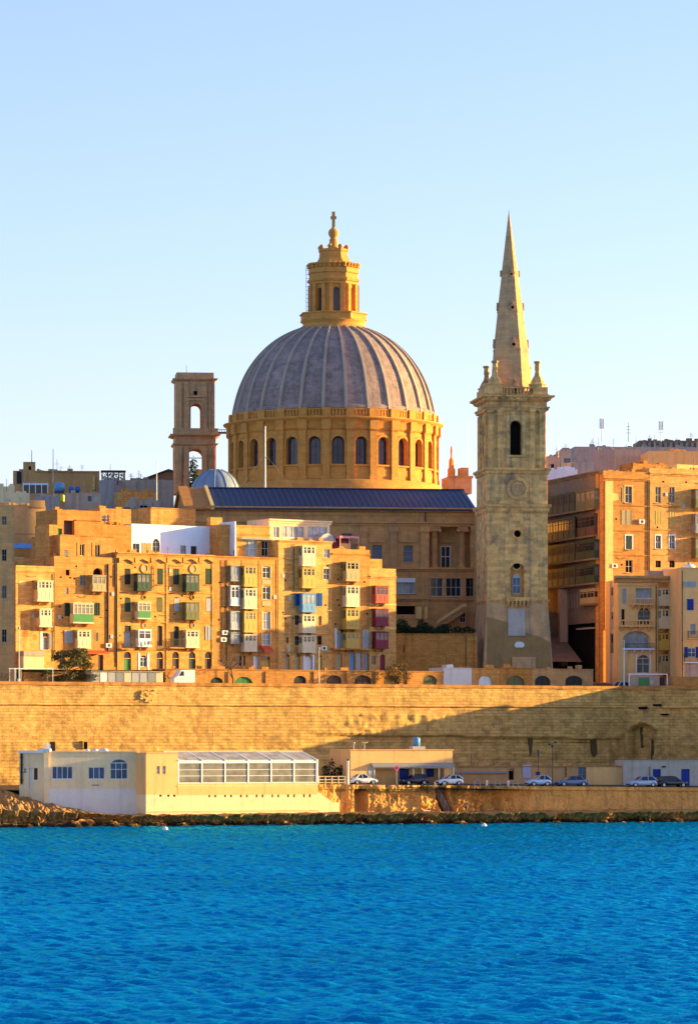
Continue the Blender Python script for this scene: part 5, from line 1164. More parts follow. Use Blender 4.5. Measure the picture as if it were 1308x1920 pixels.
octo([(25.5, 481), (25, 474), (27, 472), (26, 468), (16, 467), (12, 466)], 'upper_crown', DS)
for j in range(8):
    an = O8 + 2 * math.pi * j / 8
    if math.sin(an) > .6: continue
    MB().lathe([(.35, 0), (.35, .3), (.5, .4), (.25, .8), (0, .85)], 6, (rd(25.5) * math.cos(an), rd(25.5) * math.sin(an), zd(469)), an).build('crown_finial', DS, t)
MB().lathe([(rd(a), zd(b)) for a, b in ((14, 470), (10, 466), (7.5, 460), (8.5, 455), (7, 453), (8.5, 450), (6, 448), (6, 446), (9, 441), (9.8, 436), (8, 431), (4, 428), (3, 426), (0, 425.8))], 20).build('finial', DS, t)
MB().box(-.27, .27, -.24, .24, zd(426.5), zd(397)).build('cross', DS, t); MB().box(-.5, .5, -.23, .23, zd(411), zd(405.5)).build('cross_arm', DS, t)
# scaffold ladder up the lantern
g = MB(); lx = -rd(51)
for yy in (-.4, .4):
    for dx in (0, .55): g.tube((lx + dx, yy, zd(590)), (lx + dx, yy, zd(500)), .045, n=5)
for k in range(13): z_ = zd(590) + (zd(500) - zd(590)) * k / 12; g.tube((lx, -.4, z_), (lx + .55, -.4, z_), .04, n=5); g.tube((lx, -.4, z_), (lx, .4, z_), .04, n=5)
g.build('scaffold', M['galv'], t)
# lower church body behind the hall, blue-grey side dome
MB().box(-22, 22, -20, 30, -30, -.9).build('church_body', S['church'], t)
f = Fr(404, 612, 0.0, py=925); t2 = thing("side_dome", f, "low blue-grey side dome between the belfry and the great drum", "dome"); k_ = 612 / FPX
MB().lathe([(46 * k_, 0), (46 * k_, .3), (43 * k_, 14 * k_), (36 * k_, 27 * k_), (24 * k_, 38 * k_), (12 * k_, 44 * k_), (0, 46 * k_)], 40).build('shell', M['bluedome'], t2)
for j in range(12):
    an = 2 * math.pi * j / 12
    if math.sin(an) > .5: continue
    pts = [(46, 3), (43.4, 14), (36.4, 27), (24.3, 38.3), (12, 44.4)]; g = MB()
    for (a0, b0), (a1, b1) in zip(pts, pts[1:]): g.tube((a0 * k_ * math.cos(an), a0 * k_ * math.sin(an), b0 * k_), (a1 * k_ * math.cos(an), a1 * k_ * math.sin(an), b1 * k_), .09, n=5)
    g.build('rib', M['bluedome'], t2)
MB().lathe([(48 * k_, -6), (48 * k_, 0), (46 * k_, .1)], 40).build('drum', S['grey'], t2)

# ================================================================== OPEN BELFRY LEFT OF THE DOME
f = Fr(328, 655, 6.0, py=925); t = thing("open_belfry", f, "brown two-stage belfry with see-through arches left of the great dome", "belfry"); BW = f.u(405); BD = BW * .85; bz = lambda py: f.z(365, py)
BM = S['belfry']
def stage(z0_, z1_, fh, name, ins=0.0, wt=1.1):
    g = MB(); x0, x1 = ins, BW - ins; a, b, c, e, r_ = fh
    g.wall(x0, x1, z0_, z1_, [fh], ins, wt, back=True)
    g.wall(x0, x1, z0_, z1_, [fh], BD - wt - ins, wt, back=True)
    hy = (BD) / 2; sw = (b - a) / 2; sh = (hy - sw * .8, hy + sw * .8, c, e, sw * .8)
    for s_, xx in ((1, x0), (-1, x1)): g.wall(ins, BD - ins, z0_, z1_, [sh], 0, wt, fmap=lambda q, d_, z_, s_=s_, xx=xx: (xx + s_ * d_, q, z_), back=True)
    g.poly([(x0, ins, z1_), (x1, ins, z1_), (x1, BD - ins, z1_), (x0, BD - ins, z1_)]); g.poly([(x0, ins, z0_), (x1, ins, z0_), (x1, BD - ins, z0_), (x0, BD - ins, z0_)])
    return g.build(name, BM, t)
def bring(z0_, z1_, o_, ins=0.0, name='cornice'):
    g = MB(); cs = []
    for q, k in ((0, 0), (.5, .3), (1, .65), (1, .98), (-.5, 1)):
        e_ = q * o_ - ins; cs.append([(-e_, -e_, z0_ + k * (z1_ - z0_)), (BW + e_, -e_, z0_ + k * (z1_ - z0_)), (BW + e_, BD + e_, z0_ + k * (z1_ - z0_)), (-e_, BD + e_, z0_ + k * (z1_ - z0_))])
    for i in range(4):
        for j in range(4): g.poly([cs[i][j], cs[i][(j + 1) % 4], cs[i + 1][(j + 1) % 4], cs[i + 1][j]])
    g.poly(cs[0]); g.poly(cs[-1]); return g.build(name, BM, t)
r1 = f.rect(350, 841, 384, 905); r2 = f.rect(358, 756, 379, 803)
stage(0, bz(832), (r1[0], r1[1], 1.2, r1[3], (r1[1] - r1[0]) / 2), 'lower_stage'); stage(bz(832), bz(816), (0, 0, 0, 0, 0), 'entablature', .05)
stage(bz(816), bz(711), (r2[0], r2[1], r2[2], r2[3], (r2[1] - r2[0]) / 2), 'upper_stage', .2)
bring(bz(836), bz(831), .35, name='architrave'); bring(bz(819), bz(814), .8); bring(bz(715), bz(709), .5, .2)
g = MB(); tt_ = .8
stage(bz(709), bz(698), (0, 0, 0, 0, 0), 'attic', .35)
for x0, x1 in ((.25, 1.2), (1.6, 2.5), (BW - 2.5, BW - 1.6), (BW - 1.2, BW - .25)):
    MB().box(x0, x1, -.12, .3, bz(803), bz(717)).build('pilaster', BM, t); MB().box(x0, x1, -.3, .1, .05, bz(838)).build('pilaster', BM, t)
MB().box(1.8, BW - 1.8, -.3, .25, bz(745), bz(742)).build('window_hood', BM, t); MB().prism([(r2[0] - .7, bz(751)), (r2[0] - .7, bz(747)), (r2[1] + .7, bz(747)), (r2[1] + .7, bz(751))], -.1, .25).build('lintel', BM, t)
MB().box(BW / 2 - .3, BW / 2 + .3, .1, .22, bz(740), bz(733)).build('small_opening', M['void'], t)
MB().box(-.35, BW + .35, -.35, .1, bz(814) + .01, bz(803)).build('parapet', BM, t)
g = MB(); g.box(r1[0] - .1, r1[1] + .1, BD * .5, BD * .5 + .1, bz(857), bz(855.5)); g.build('tie_beam', M['metal'], t)
g = MB().tube((BW * .3, 2, bz(698)), (BW * .3, 2, bz(683)), .05, n=5); g.build('lightning_rod', M['metal'], t)
g = MB(); x0 = BW + .2; x1 = f.u(432, 4)
g.box(x0, x1, 3.5, 4.7, bz(809), bz(806)); g.build('footbridge', M['metal'], t)
g = MB(); g.box(x0, x1, 3.48, 3.54, bz(802), bz(801)); 
for k in range(6): q = x0 + (x1 - x0) * (k + .5) / 6; g.box(q - .05, q + .05, 3.48, 3.54, bz(806), bz(801.5))
g.build('footbridge_rail', M['metal'], t)
f = Fr(368, 690, 0, py=925); t2 = thing("cypress_tree", f, "dark pointed tree seen through the lower belfry arch", "tree"); g = MB(); foliage(g, -.6, 0, 3.2, 1.0, 1.0, 3.6, 700, .25, random.Random(8)); g.build('crown', M['hedge'], t2); MB().tube((-.6, 0, -4), (-.6, 0, 3), .15).build('trunk', M['bark'], t2)
f = Fr(366, 700, 6, py=925); boxhouse("roof_room_building", "small sunlit ochre block seen through the lower belfry arch", "building", f, 366, 380, 880, S['honey'], 5)

# ================================================================== RIGHT-HAND STREET BLOCK
f = Fr(1130, 574, 28.0, py=1296)
h = House("apartment_block", "tall golden corner block whose dark side street wall is stacked with green boxed balconies", "house", f, 1130, 1216, 884, S['gold'], 2.2)
h.win(1171, 912, 1184, 943, 'glass', 'cream', sill=True, surround='pale'); h.shutters(1164, 957, 1183, 984, 'buff', proud=.02); h.win(1172, 1004, 1184, 1030, 'void', 'white', sill=True, surround='white'); h.shutters(1173.5, 1006, 1182.5, 1029, 'dkgreen', proud=-.08); h.win(1172, 1050, 1185, 1074, 'void', 'cream', sill=True)
for x in (1165, 1166): h.slab(x, 914, x + 3, 942, .05, 'shutter', M['buff'])
for y in (947, 994, 1040): h.relief(1130, y, 1216, y + 3, .15, 'string_course')
h.relief(1130, 896, 1216, 902, .3); h.slab(1133, 902, 1147, 1180, .2, 'corner_pilaster', S['pale']); h.pipe(1214, 895, 1090, .06); h.clutter(41, 5); h.fixtures(78, 9, 1070); h.done()
# side wall along the street
sd = Vector((.276, -.961)); far = Vector((f.O.x - .25, f.O.y - .05)) - sd * 27.0
sf = Fr(O=(far.x, far.y), ang=math.degrees(math.atan2(sd.y, sd.x)), z0=f.z0)
sx0, sx1 = 1020, 1128.5
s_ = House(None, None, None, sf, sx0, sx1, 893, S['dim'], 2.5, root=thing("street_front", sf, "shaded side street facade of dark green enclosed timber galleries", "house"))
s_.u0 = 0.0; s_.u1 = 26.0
zn = lambda y: sf.z(1128, y)
def sgal(u0, u1, y0, y1, n, body, gl, pr=.8):
    c, e = zn(y1), zn(y0)
    for k in range(n):
        a = u0 + (u1 - u0) * k / n + .06; b = u0 + (u1 - u0) * (k + 1) / n - .06; g = MB(); zs = c + (e - c) * .42
        g.box(a, b, -pr, -.003, c, zs); g.box(a - .05, b + .05, -pr - .08, -.004, e - .22, e); g.box(a, b, -pr, -.003, e - .45, e - .22); g.box(a + .1, b - .1, -pr - .03, -pr, c + .2, zs - .2)
        for q in (a, (a + b) / 2 - .05, b - .1): g.box(q, q + .1, -pr, -pr + .08, zs, e - .45)
        for q in (-pr, -.2): g.box(a, a + .06, q, q + .08, zs, e - .45)
        g.box(a, b, -pr + .005, -pr + .06, zs + (e - zs) * .5, zs + (e - zs) * .5 + .08)
        o = g.build('balcony', M[body] if body in M else S[body], s_.root); MB().box(a + .03, b - .03, -pr + .04, -.05, zs, e - .45).build('glazing', M[gl], o)
    MB().box(u0, u1, -pr - .15, -.005, c - .3, c - .003).build('gallery_floor', S['dim'], s_.root)
for i, (y0, y1) in enumerate(((914, 950), (961, 1001), (1010, 1045), (1057, 1091))):
    if i == 1: sgal(1, 17, y0, y1, 6, 'dkgreen', 'glass'); sgal(17.4, 25.5, y0, y1, 2, 'brown', 'glass', .6)
    else: sgal(1, 17, y0, y1, 6, 'dkgreen', 'glassdim'); sgal(17.2, 26, y0, y1, 2, 'dkgreen' if i else 'olive', 'glasswarm' if i == 0 else 'glass')
s_.relief(sx0, 892, 1128, 899, .5); s_.holes.append((8, 24, .5, zn(1166), 0, .8)); MB().box(7.9, 24.1, .78, .9, .5, zn(1160)).build('shopfront', M['void'], s_.root)
sgal(19, 25.5, 1102, 1130, 2, 'buff', 'glass', .7)
for k in range(7): q = 9 + k * 1.35; MB().box(q, q + .25, -.05, .05, zn(1135), zn(1108)).build('shutter_slat', M['grey'], s_.root)
for u_ in (10, 14, 18): MB().box(u_, u_ + .9, .5, .77, .6, 3.6).build('door', M['dark'], s_.root)
MB().box(18, 25, -1.0, -.01, zn(1178), zn(1175)).build('awning', M['grey'], s_.root)
s_.done()
# low stone buildings on the far side of the street, against the tower
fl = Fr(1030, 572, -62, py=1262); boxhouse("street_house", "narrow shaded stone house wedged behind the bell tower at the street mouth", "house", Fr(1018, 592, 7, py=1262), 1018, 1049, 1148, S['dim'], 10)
boxhouse("street_pier", "tall plain stone gate pier standing in the dark side street", "pier", Fr(1049, 589, 7, py=1248), 1049, 1064, 1105, S['grey'], 2)
f2 = Fr(1216, f.at(1216).O.y, 28.0, py=1296)
h = House("apartment_block", "brighter golden block beside the corner block with paired windows and right-hand balconies", "house", f2, 1216.5, 1345, 880, S['wheat'], 24)
for x0, x1 in ((1228, 1238), (1254, 1264)):
    h.win(x0, 913, x1, 943, 'glass', 'cream', sill=True); h.shutters(x0, 958, x1, 984, 'yellow', proud=.0); h.win(x0, 1004, x1, 1029, 'glass', 'white', sill=True, surround='white'); h.win(x0, 1051, x1, 1064, 'void', 'brown')
for y0, y1, m_ in ((917, 952, 'olive'), (963, 1000, 'grey'), (1008, 1046, 'olive')): h.balc(1303, y0, 1330, y1, m_, 3, 'glasswarm', 1.2, .55)
for y in (948, 994, 1041): h.relief(1216.5, y, 1345, y + 2.5, .15, 'string_course')
h.relief(1216.5, 888, 1345, 894, .25); h.slab(1216.5, 900, 1219, 1080, .15, 'pilaster'); h.clutter(43, 7)
a, b, c, e = h.R(1186, 867, 1252, 884); 
h.fixtures(79, 8, 1060); h.done()
f3 = f.at(1186, 5, z0=0); b0 = boxhouse("roof_room_building", "rough stepped stone roof hut on the golden corner block", "building", f3, 1186, 1250, 870, S['ochre'], 4, base=886); b0.clutter(44, 4, zt=b0.zt)
f3 = f.at(1262, 8, z0=0); boxhouse("roof_room_building", "pale rubble parapet hut at the right end of the bright golden block", "building", f3, 1268, 1340, 872, S['pale'], 4, base=886)

f = Fr(905, 584, 16.0, py=1262); boxhouse('shading_annex', 'unseen stone annex added behind the spire tower to shade the side street', 'building', f, 905, 998, 962, S['church'], 34)  # unseen block, added to shut the sky out of the side street
# --- lower house with curved cornice
f = Fr(1158, 562, 8.0, py=1294); h = House("balcony_house", "shaded house with a bowed cornice, stone balconies and big arched openings", "house", f, 1158, 1232, 1086, S['peach'], 9)
h.relief(1150, 1080, 1273, 1093, .9, 'cornice', S['church']); h.relief(1156, 1096, 1234, 1100, .2, 'architrave')
h.win(1191, 1103, 1221, 1132, 'glasspale', 'palegrey', nx=3, ny=1, depth=.5); h.win(1195, 1139, 1219, 1171, 'glass', 'palegrey', arch=1.0, depth=.7); h.win(1167, 1183, 1218, 1216, 'glasspale', 'cream', arch=.6, depth=1.2, nx=3, ny=1); h.win(1193, 1228, 1217, 1262, 'glass', 'white', arch=1.0, nx=2, ny=2, depth=.4, surround='white')
h.door(1166, 1104, 1173, 1132, 'palegrey'); h.win(1164, 1142, 1170, 1172, 'void', 'brown')
for x0, y0, x1, y1, m_ in ((1182, 1121, 1225, 1134, S['peach']), (1158, 1162, 1226, 1175, S['peach']), (1168, 1206, 1226, 1218, S['white'])):
    d = -1.1; a, b = f.u(x0, d), f.u(x1, d); c, e = f.z((x0 + x1) / 2, y1, d), f.z((x0 + x1) / 2, y0, d)
    o = MB().box(a, b, d, -.004, c, c + .2).build('stone_balcony', m_, h.root)
    if y0 < 1200:
        MB().box(a, b, d, d + .15, e - .18, e).build('balustrade_rail', m_, o)
        for k in range(11): q = a + .1 + (b - a - .3) * k / 10; MB().lathe([(.05, 0), (.09, .2), (.05, .5), (.06, e - c - .382)], 7, (q, d + .08, c + .202)).build('baluster', m_, o)
    else:
        g = MB(); g.box(a, b, d, d + .04, e - .05, e)
        for k in range(40): q = a + (b - a) * k / 39; g.box(q - .015, q + .015, d + .002, d + .03, c + .2, e - .05)
        g.build('railing', M['metal'], o)
    for k in range(4): q = a + (b - a) * (k + .5) / 4; MB().prismx([(-.003, c - .7), (-.9, c - .1), (-.9, c - .003), (-.003, c - .003)], q - .12, q + .12).build('corbel', m_, o)
h.pipe(1229, 1095, 1260, .06); h.clutter(51, 4)
h.done(); r = h.root
# chamfered left bay
fc = Fr(1142, 566.5, -40.0, z0=f.z0); u = House(None, None, None, fc, 1142, 1158.5, 1090, S['grey'], 3, root=thing("corner_bay", fc, "narrow chamfered corner bay of timber box balconies at the street mouth", "house"))
u.u1 = fc.u(1158.2)
for y0, y1, m_ in ((1100, 1135, 'buff'), (1146, 1178, 'buff'), (1188, 1224, 'olive')): u.balc(1143.5, y0, 1156, y1, m_, 2, 'glass', .5, .5, corb=1)
u.done()
# right bay facing the sun
fr_ = Fr(1233, f.at(1233).O.y, 24.0, z0=f.z0); u = House("balcony_house", "slim sunlit bay of four stacked cream boxed balconies at the right", "house", fr_, 1232.5, 1275, 1092, S['honey'], 6)
for i, (y0, y1, m_) in enumerate(((1103, 1136, 'cream'), (1142, 1179, 'cream'), (1187, 1219, 'yellow'), (1227, 1263, 'buff'))): u.balc(1239, y0, 1267, y1, m_, 4, 'glass', 1.0, .48, solid=True)
u.done()
# ground-level portal with green door
fp = Fr(1178, 556, 8.0, z0=18.6); t = thing("street_kiosk", fp, "low grey kiosk with a green door inside a white portal frame", "kiosk"); a, b, c, e = fp.rect(1178, 1263, 1251, 1290); MB().box(a + .25, b - 1.2, .3, 3, 0, e - .3).build('body', S['grey'], t)
for x0, x1, z0_, z1_ in ((a, a + .16, 0, e), (b - .16, b, 0, e), (a + .161, b - .161, e - .16, e)): MB().box(x0, x1, .0, .2, z0_, z1_).build('portal_frame', M['white'], t)
p, q, _, z1_ = fp.rect(1197, 1270, 1217, 1288); MB().box(p, q, .2, .298, 0, z1_).build('door', M['green'], t); MB().box(q + .1, q + .6, 0.25, .298, 1.0, 1.6).build('notice_panel', M['palegrey'], t)
p, q, _, z1_ = fp.rect(1240, 1270, 1247, 1288); MB().box(p - .5, q - .1, .5, .8, 0, z1_).build('dark_gate', M['dark'], t)
# far right blue-shuttered house
f = Fr(1276, 555, 8.0, py=1290); h = House("blue_shutter_house", "peach house at the right edge with deep blue shutters", "house", f, 1276, 1345, 1064, S['peach'], 10)
h.shutters(1280, 1090, 1303, 1101, 'palegrey', 'louvre'); h.shutters(1287, 1123, 1299, 1144, 'dkblue'); h.win(1293, 1170, 1303, 1190, 'glasspale', 'palegrey'); h.iron(1290, 1183, 1312, 1196)
h.win(1288, 1215, 1303, 1232, 'glassblue', 'white'); h.shutters(1282, 1213, 1288, 1233, 'dkblue', proud=.1); h.shutters(1303, 1213, 1309, 1233, 'dkblue', proud=.1); h.iron(1283, 1226, 1308, 1241, floor=S['white']); h.slab(1283, 1244, 1345, 1270, .05, 'shop_panel', S['grey']); h.win(1290, 1250, 1310, 1268, 'glass', 'grey')
h.relief(1276, 1064, 1345, 1069, .15); h.pipe(1278, 1070, 1280, .06); h.done()
ft = f.at(1285, 2, z0=0); t = thing("roof_tank", ft, "white rounded water tank on the peach house roof at the right edge", "water tank"); a, b, c, e = ft.rect(1284, 1058, 1303, 1070)
g = MB().lathe([(0, 0), (.9, 0), (.95, .3), (.95, .9), (.7, 1.15), (.2, 1.22), (0, 1.22)], 20, ((a + b) / 2, 1, c - .2)); g.build('tank', M['white'], t); MB().tube(((a + b) / 2, 1, c + 1), ((a + b) / 2, 1, c + 1.25), .2).build('cap', M['grey'], t)
ft = Fr(1247, 566, 8, z0=0); boxhouse("roof_hut", "little whitish roof hut with one dark window on the bowed cornice house", "building", ft, 1246, 1270, 1066, S['cream'], 2.5, base=1096, wins=[(1257, 1071, 1261, 1078, dict(pane='void'))])
ft = Fr(1214, 567, 8, z0=0); boxhouse("roof_hut", "low grey rubble roof hut left of the whitish one", "building", ft, 1214, 1246, 1070, S['grey'], 2.5, base=1096)

# ================================================================== BUILDINGS ON THE HILL BEHIND
def bg(name, label, px0, px1, yt, Y, mat, ang=5.0, base_=None, depth=10, wins=(), cat="building"):
    f = Fr(px0, Y, ang, py=base_ or 1000); h = boxhouse(name, label, cat, f, px0, px1, yt, mat, depth, wins=wins); h.clutter(int(px0 * 7 + yt), 3 + int((px1 - px0) / 14)); return h
bg("hill_building", "big mauve-grey flat-roofed block on the skyline at the right with roof masts", 1076, 1330, 838, 720, S['mauve'], 4, 1000, 20)
bg("hill_building", "lilac wing standing in front of the mauve skyline block", 1110, 1152, 843, 690, S['mauve'], -12, 1000, 10)
h = bg("hill_building", "grey windowless wing to the right of the lilac one", 1152, 1200, 843, 688, S['grey'], 10, 1000, 10)
h = bg("hill_building", "pinkish render wing behind the golden blocks with an orange sunlit corner", 1214, 1345, 846, 680, S['peach'], 3, 1000, 10)
h = bg("hill_building", "dark louvred plant room along the top of the mauve skyline block", 1198, 1345, 826, 725, S['dim'], 3, 900, 10)
for k in range(12): x = 1204 + k * 10; h.slab(x, 830, x + 5, 842, .2, 'louvre', M['grey'])
bg("hill_building", "small pale grey hut beside the spire tower's right side", 1026, 1048, 855, 650, S['grey'], 6, 940, 6, wins=[(1032, 870, 1038, 878, dict(pane='void'))])
bg("hill_building", "grey-blue tower hut with one blue window strip right of the pale hut", 1051, 1070, 843, 655, S['mauve'], 6, 940, 6, wins=[(1056, 859, 1069, 868, dict(pane='glassblue', frame='grey'))])
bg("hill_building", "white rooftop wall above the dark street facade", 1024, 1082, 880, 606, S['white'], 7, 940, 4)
bg("hill_building", "low mauve rooftop wall stepping right of the white one", 1070, 1112, 866, 622, S['mauve'], 7, 940, 4)
def mast(px, y0, y1, Y, label, cat="antenna mast", r=.07, arms=0, mat='galv', panel=False, grp=None):
    f = Fr(px, Y, 0, py=y1); H = f.z(px, y0); t = thing("antenna_mast", f, label, cat, grp); MB().tube((0, 0, 0), (0, 0, H), r, r * .7).build('pole', M[mat], t)
    for k in range(arms): z_ = H * (.45 + .5 * k / max(1, arms)); MB().tube((-.5 + .1 * k, 0, z_), (.5 - .1 * k, 0, z_), r * .5).build('cross_bar', M[mat], t)
    if panel:
        for s_ in (-1, 1): MB().box(s_ * .28 - .13, s_ * .28 + .13, -.12, .12, H * .55, H * .98).build('antenna_panel', M['white'], t)
    return t
mast(1127, 784, 828, 715, "white panel antenna mast, leftmost of three on the mauve skyline block", panel=True, r=.1); mast(1177, 792, 828, 715, "thin dark aerial, middle one of three on the mauve skyline block", arms=3, mat='metal'); mast(1238, 789, 828, 715, "latticed whitish aerial, rightmost of three on the mauve skyline block", panel=True, arms=2)
mast(1046, 822, 858, 650, "needle-thin mast beside the spire tower's right side", r=.04); mast(60, 844, 868, 650, "short mast on the square stair tower at the far left", r=.07, mat='brown'); mast(100, 842, 905, 620, "pale tall pole in front of the long pinkish block", r=.08); mast(294, 862, 950, 600, "white pole left of the gabled hall roof", r=.09, mat='white'); mast(207, 870, 886, 640, "tiny mast on the roof pergola", r=.04, mat='metal')
t = mast(497, 799, 920, 618, "white flagpole with guy wires in front of the domed drum", "flagpole", r=.16, mat='white'); g = MB()
for dx in (-4.5, 5.0): g.tube((0, 0, 6), (dx, 0, 0), .02, n=4)
g.build('guy_wire', M['galv'], t)
mast(877, 794, 870, 640, "hair-thin aerial left of the spire tower", r=.04); mast(416, 925, 985, 555, "rusty television aerial above the white penthouse end wall", arms=4, r=.05, mat='brown')
# small church turret left of the spire
f = Fr(838, 650, 10, py=925); h = House("church_turret", "small sunlit stone turret with a pinnacle left of the spire tower", "turret", f, 840, 884, 894, S['belfry'], 6); h.relief(838, 892, 886, 897, .3); h.done(); r_ = (f.u(856) - f.u(845)) / 2
MB().lathe([(r_ * 1.3, 0), (r_ * 1.3, 1.5), (r_ * .9, 1.8), (r_ * .8, 3.2), (r_ * .3, 3.6), (.18, 5.0), (.1, 5.6), (0, 5.7)], 8, (f.u(850), 2, f.z(850, 895)), smooth=False).build('pinnacle', S['drum'], h.root)
MB().box(f.u(866), f.u(880), 1, 4, f.z(870, 896), f.z(870, 876)).build('bellcote', S['church'], h.root)
# left skyline
h = bg("hill_building", "long pinkish flat block on the left skyline with a square stair tower", 25, 187, 883, 650, S['brown'], 5, 960, 14); f = h.fr
u = House(None, None, None, f, 44, 67, 866, S['brown'], 4, d=.5, root=h.root, part='stair_tower', base=884); u.win(54, 874, 59, 881, 'void'); u.done(); h.slab(32, 884, 41, 907, .1, 'dark_panel', M['dark']); h.slab(174, 893, 178, 918, .3, 'pale_pipe', S['pale']); h.relief(67, 883, 187, 887, .3); 
bg("hill_building", "cream parapet wall at the far left skyline", -20, 28, 912, 628, S['cream'], 5, 990, 5); bg("hill_building", "cream roof slab below the glass lean-to at the far left", -20, 56, 924, 610, S['cream'], 5, 1000, 5)
f = Fr(46, 622, 5, py=925); t = thing("glass_lean_to", f, "dark glazed lean-to on the rooftops at the far left", "lean-to"); a, b, c, e = f.rect(44, 904, 90, 925)
MB().prismx([(0, 0), (0, e * .75), (2.5, e), (2.5, 0)], a + .1, b - .1).build('glazing', M['glass'], t)
for k in range(5): q = a + (b - a) * k / 4; MB().prismx([(-.06, 0), (-.06, e * .77), (2.5, e * 1.04), (2.5, e * .98), (.0, e * .7), (.0, 0)], q - .07, q + .07).build('frame', M['white'], t)
for i, (x0, x1, y0, m_, lab) in enumerate(((102, 122, 904, 'tarp', "light blue sheet-covered tank, leftmost of three blue tanks"), (129, 139, 912, 'tank', "deep blue barrel tank between two other blue tanks"), (141, 151, 912, 'tank', "deep blue barrel tank, rightmost of three"))):
    f = Fr(x0, 615, 5, py=924); t = thing("water_tank", f, lab, "water tank", "blue water tanks on the left rooftops"); a, b, c, e = f.rect(x0, y0, x1, 924); r_ = (b - a) / 2
    MB().lathe([(0, .3), (r_, .3), (r_, e * .85), (r_ * .6, e), (0, e)], 16, (r_, r_, 0), sy=.9).build('tank', M[m_], t); MB().box(.1, 2 * r_ - .1, .2, 2 * r_ - .2, 0, .298).build('stand', M['metal'], t)
bg("hill_building", "dark grey low block under the blue water tanks", 122, 190, 925, 608, S['grey'], 5, 1000, 6, wins=[(165, 930, 172, 940, dict(pane='glassblue')), (176, 930, 183, 940, dict(pane='glasspale', frame='white'))]); bg("hill_building", "cream-edged roof slab left of the yellow drum", 66, 112, 931, 600, S['mauve'], 5, 1000, 5)
f = Fr(114, 598, 0, py=941); t = thing("yellow_drum", f, "bright yellow plastic drum on the left rooftops", "drum"); MB().lathe([(0, 0), (.32, 0), (.35, .15), (.33, .3), (.35, .5), (.33, .7), (.35, .95), (.3, 1.1), (0, 1.1)], 16, (.3, 0, 0)).build('drum', M['yellowdrum'], t); MB().lathe([(0, 1.101), (.2, 1.101), (.2, 1.16), (0, 1.16)], 12, (.3, 0, 0)).build('lid', M['yellowdrum'], t)
bg("hill_building", "grey plastered block with a rounded corner left of the belfry", 190, 326, 900, 640, S['grey'], 5, 980, 12); bg("hill_building", "dark lilac end wall of the grey plastered block", 186, 214, 900, 632, S['mauve'], -20, 980, 5)
f = Fr(262, 660, 5, py=902); t = thing("gabled_shed", f, "dark pitched shed roof just left of the belfry", "shed"); a, b, c, e = f.rect(266, 882, 334, 902); MB().prism([(a, c), (b, c), (b, e - .6), ((a + b) / 2 + 1.5, e), ((a + b) / 2 + 1, e - .2)], 0, 6).build('wall', S['dim'], t); MB().prism([(a - .4, c + .2), ((a + b) / 2 + 1.5, e + .25), (b + .2, e - .35), (b + .2, e - .6), ((a + b) / 2 + 1.5, e + .002), (a - .4, c - .05)], -.5, 6.5).build('roof', M['dark'], t)
f = Fr(192, 645, 5, py=900); t = thing("roof_pergola", f, "cluttered timber pergola on the grey plastered block", "pergola"); a, b, c, e = f.rect(192, 882, 234, 900)
for k in range(5):
    for y in (0, 2.6): MB().box(a + (b - a) * k / 4 - .08, a + (b - a) * k / 4 + .08, y, y + .16, 0, e - .2).build('post', M['brown'], t)
MB().box(a - .2, b + .2, -.2, 3, e - .198, e).build('roof', M['brown'], t)
rnd = random.Random(3)
for k in range(4): g = MB(); foliage(g, a + (b - a) * (k + .5) / 4, 1, e * .45, .55, .5, .6, 60, .2, rnd); g.build('climbing_plant', M['dry'], t)
bg("hill_building", "greenish-grey hut with two dark windows above the yellow rooftop block", 240, 300, 938, 590, S['grey'], 6, 1010, 8, wins=[(262, 947, 277, 957, dict(pane='void', frame='palegrey')), (254, 962, 266, 970, dict(pane='glassblue', frame='palegrey'))]); bg("hill_building", "sunlit yellow curved gable behind the greenish hut", 234, 296, 921, 625, S['honey'], 24, 980, 5); bg("hill_building", "dark rough wall between the yellow gable and the ochre terrace", 214, 300, 955, 585, S['dim'], 6, 1010, 4)
# houses at the left end
h = bg("old_house", "tan blank-walled house half sunlit behind the left end of the row", 8, 86, 948, 556, S['brown'], 27, 1270, 10, cat="house"); h.slab(56, 938, 84, 952, .2, 'chimney_stack', S['brown']); h.relief(8, 1000, 86, 1002, .1, 'string_course')
f = Fr(20, 548, 8, py=1270); h = House("old_house", "small yellowish house with a blue roof sheet tucked behind the narrow house", "house", f, 12, 78, 1030, S['gold'], 6); h.win(30, 1047, 44, 1064, 'glassblue', 'white', surround='cream'); h.win(64, 1050, 72, 1062, 'void'); h.done(); a, b, c, e = f.rect(20, 1016, 74, 1030)
g = MB(); g.grid(14, 5, lambda p, q: (a + (b - a) * p, q * 3, c + .15 + (e - c) * .8 * q + .12 * math.sin(p * 17) * q)); n_ = len(g.v); g.add([(x, y, z - .06) for x, y, z in g.v], [q[::-1] for q in g.f]); g.build('roof_sheet', M['tarp'], h.root)
for k in range(4): MB().box(a + (b - a) * k / 3 - .05, a + (b - a) * k / 3 + .05, 1.4 + .0, 1.5, c - .2, c + .5).build('sheet_post', M['galv'], h.root)
bg("old_house", "mauve hut on the roof beside the blue roof sheet", 66, 92, 1048, 540, S['mauve'], 8, 1080, 3, cat="house")
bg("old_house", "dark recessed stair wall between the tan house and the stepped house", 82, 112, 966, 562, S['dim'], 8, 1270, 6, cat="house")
h = bg("corner_house", "dark grey shaded house at the left frame edge beyond the side lane", -60, 27, 948, 513.5, S['church'], 6, 1290, 3.0, cat="house", wins=[(4, 968, 13, 984, dict(pane='glass', frame='grey')), (4, 1030, 13, 1052, dict(pane='void', frame='grey')), (4, 1098, 13, 1122, dict(pane='glass', frame='grey')), (4, 1180, 13, 1204, dict(pane='void', frame='grey'))])
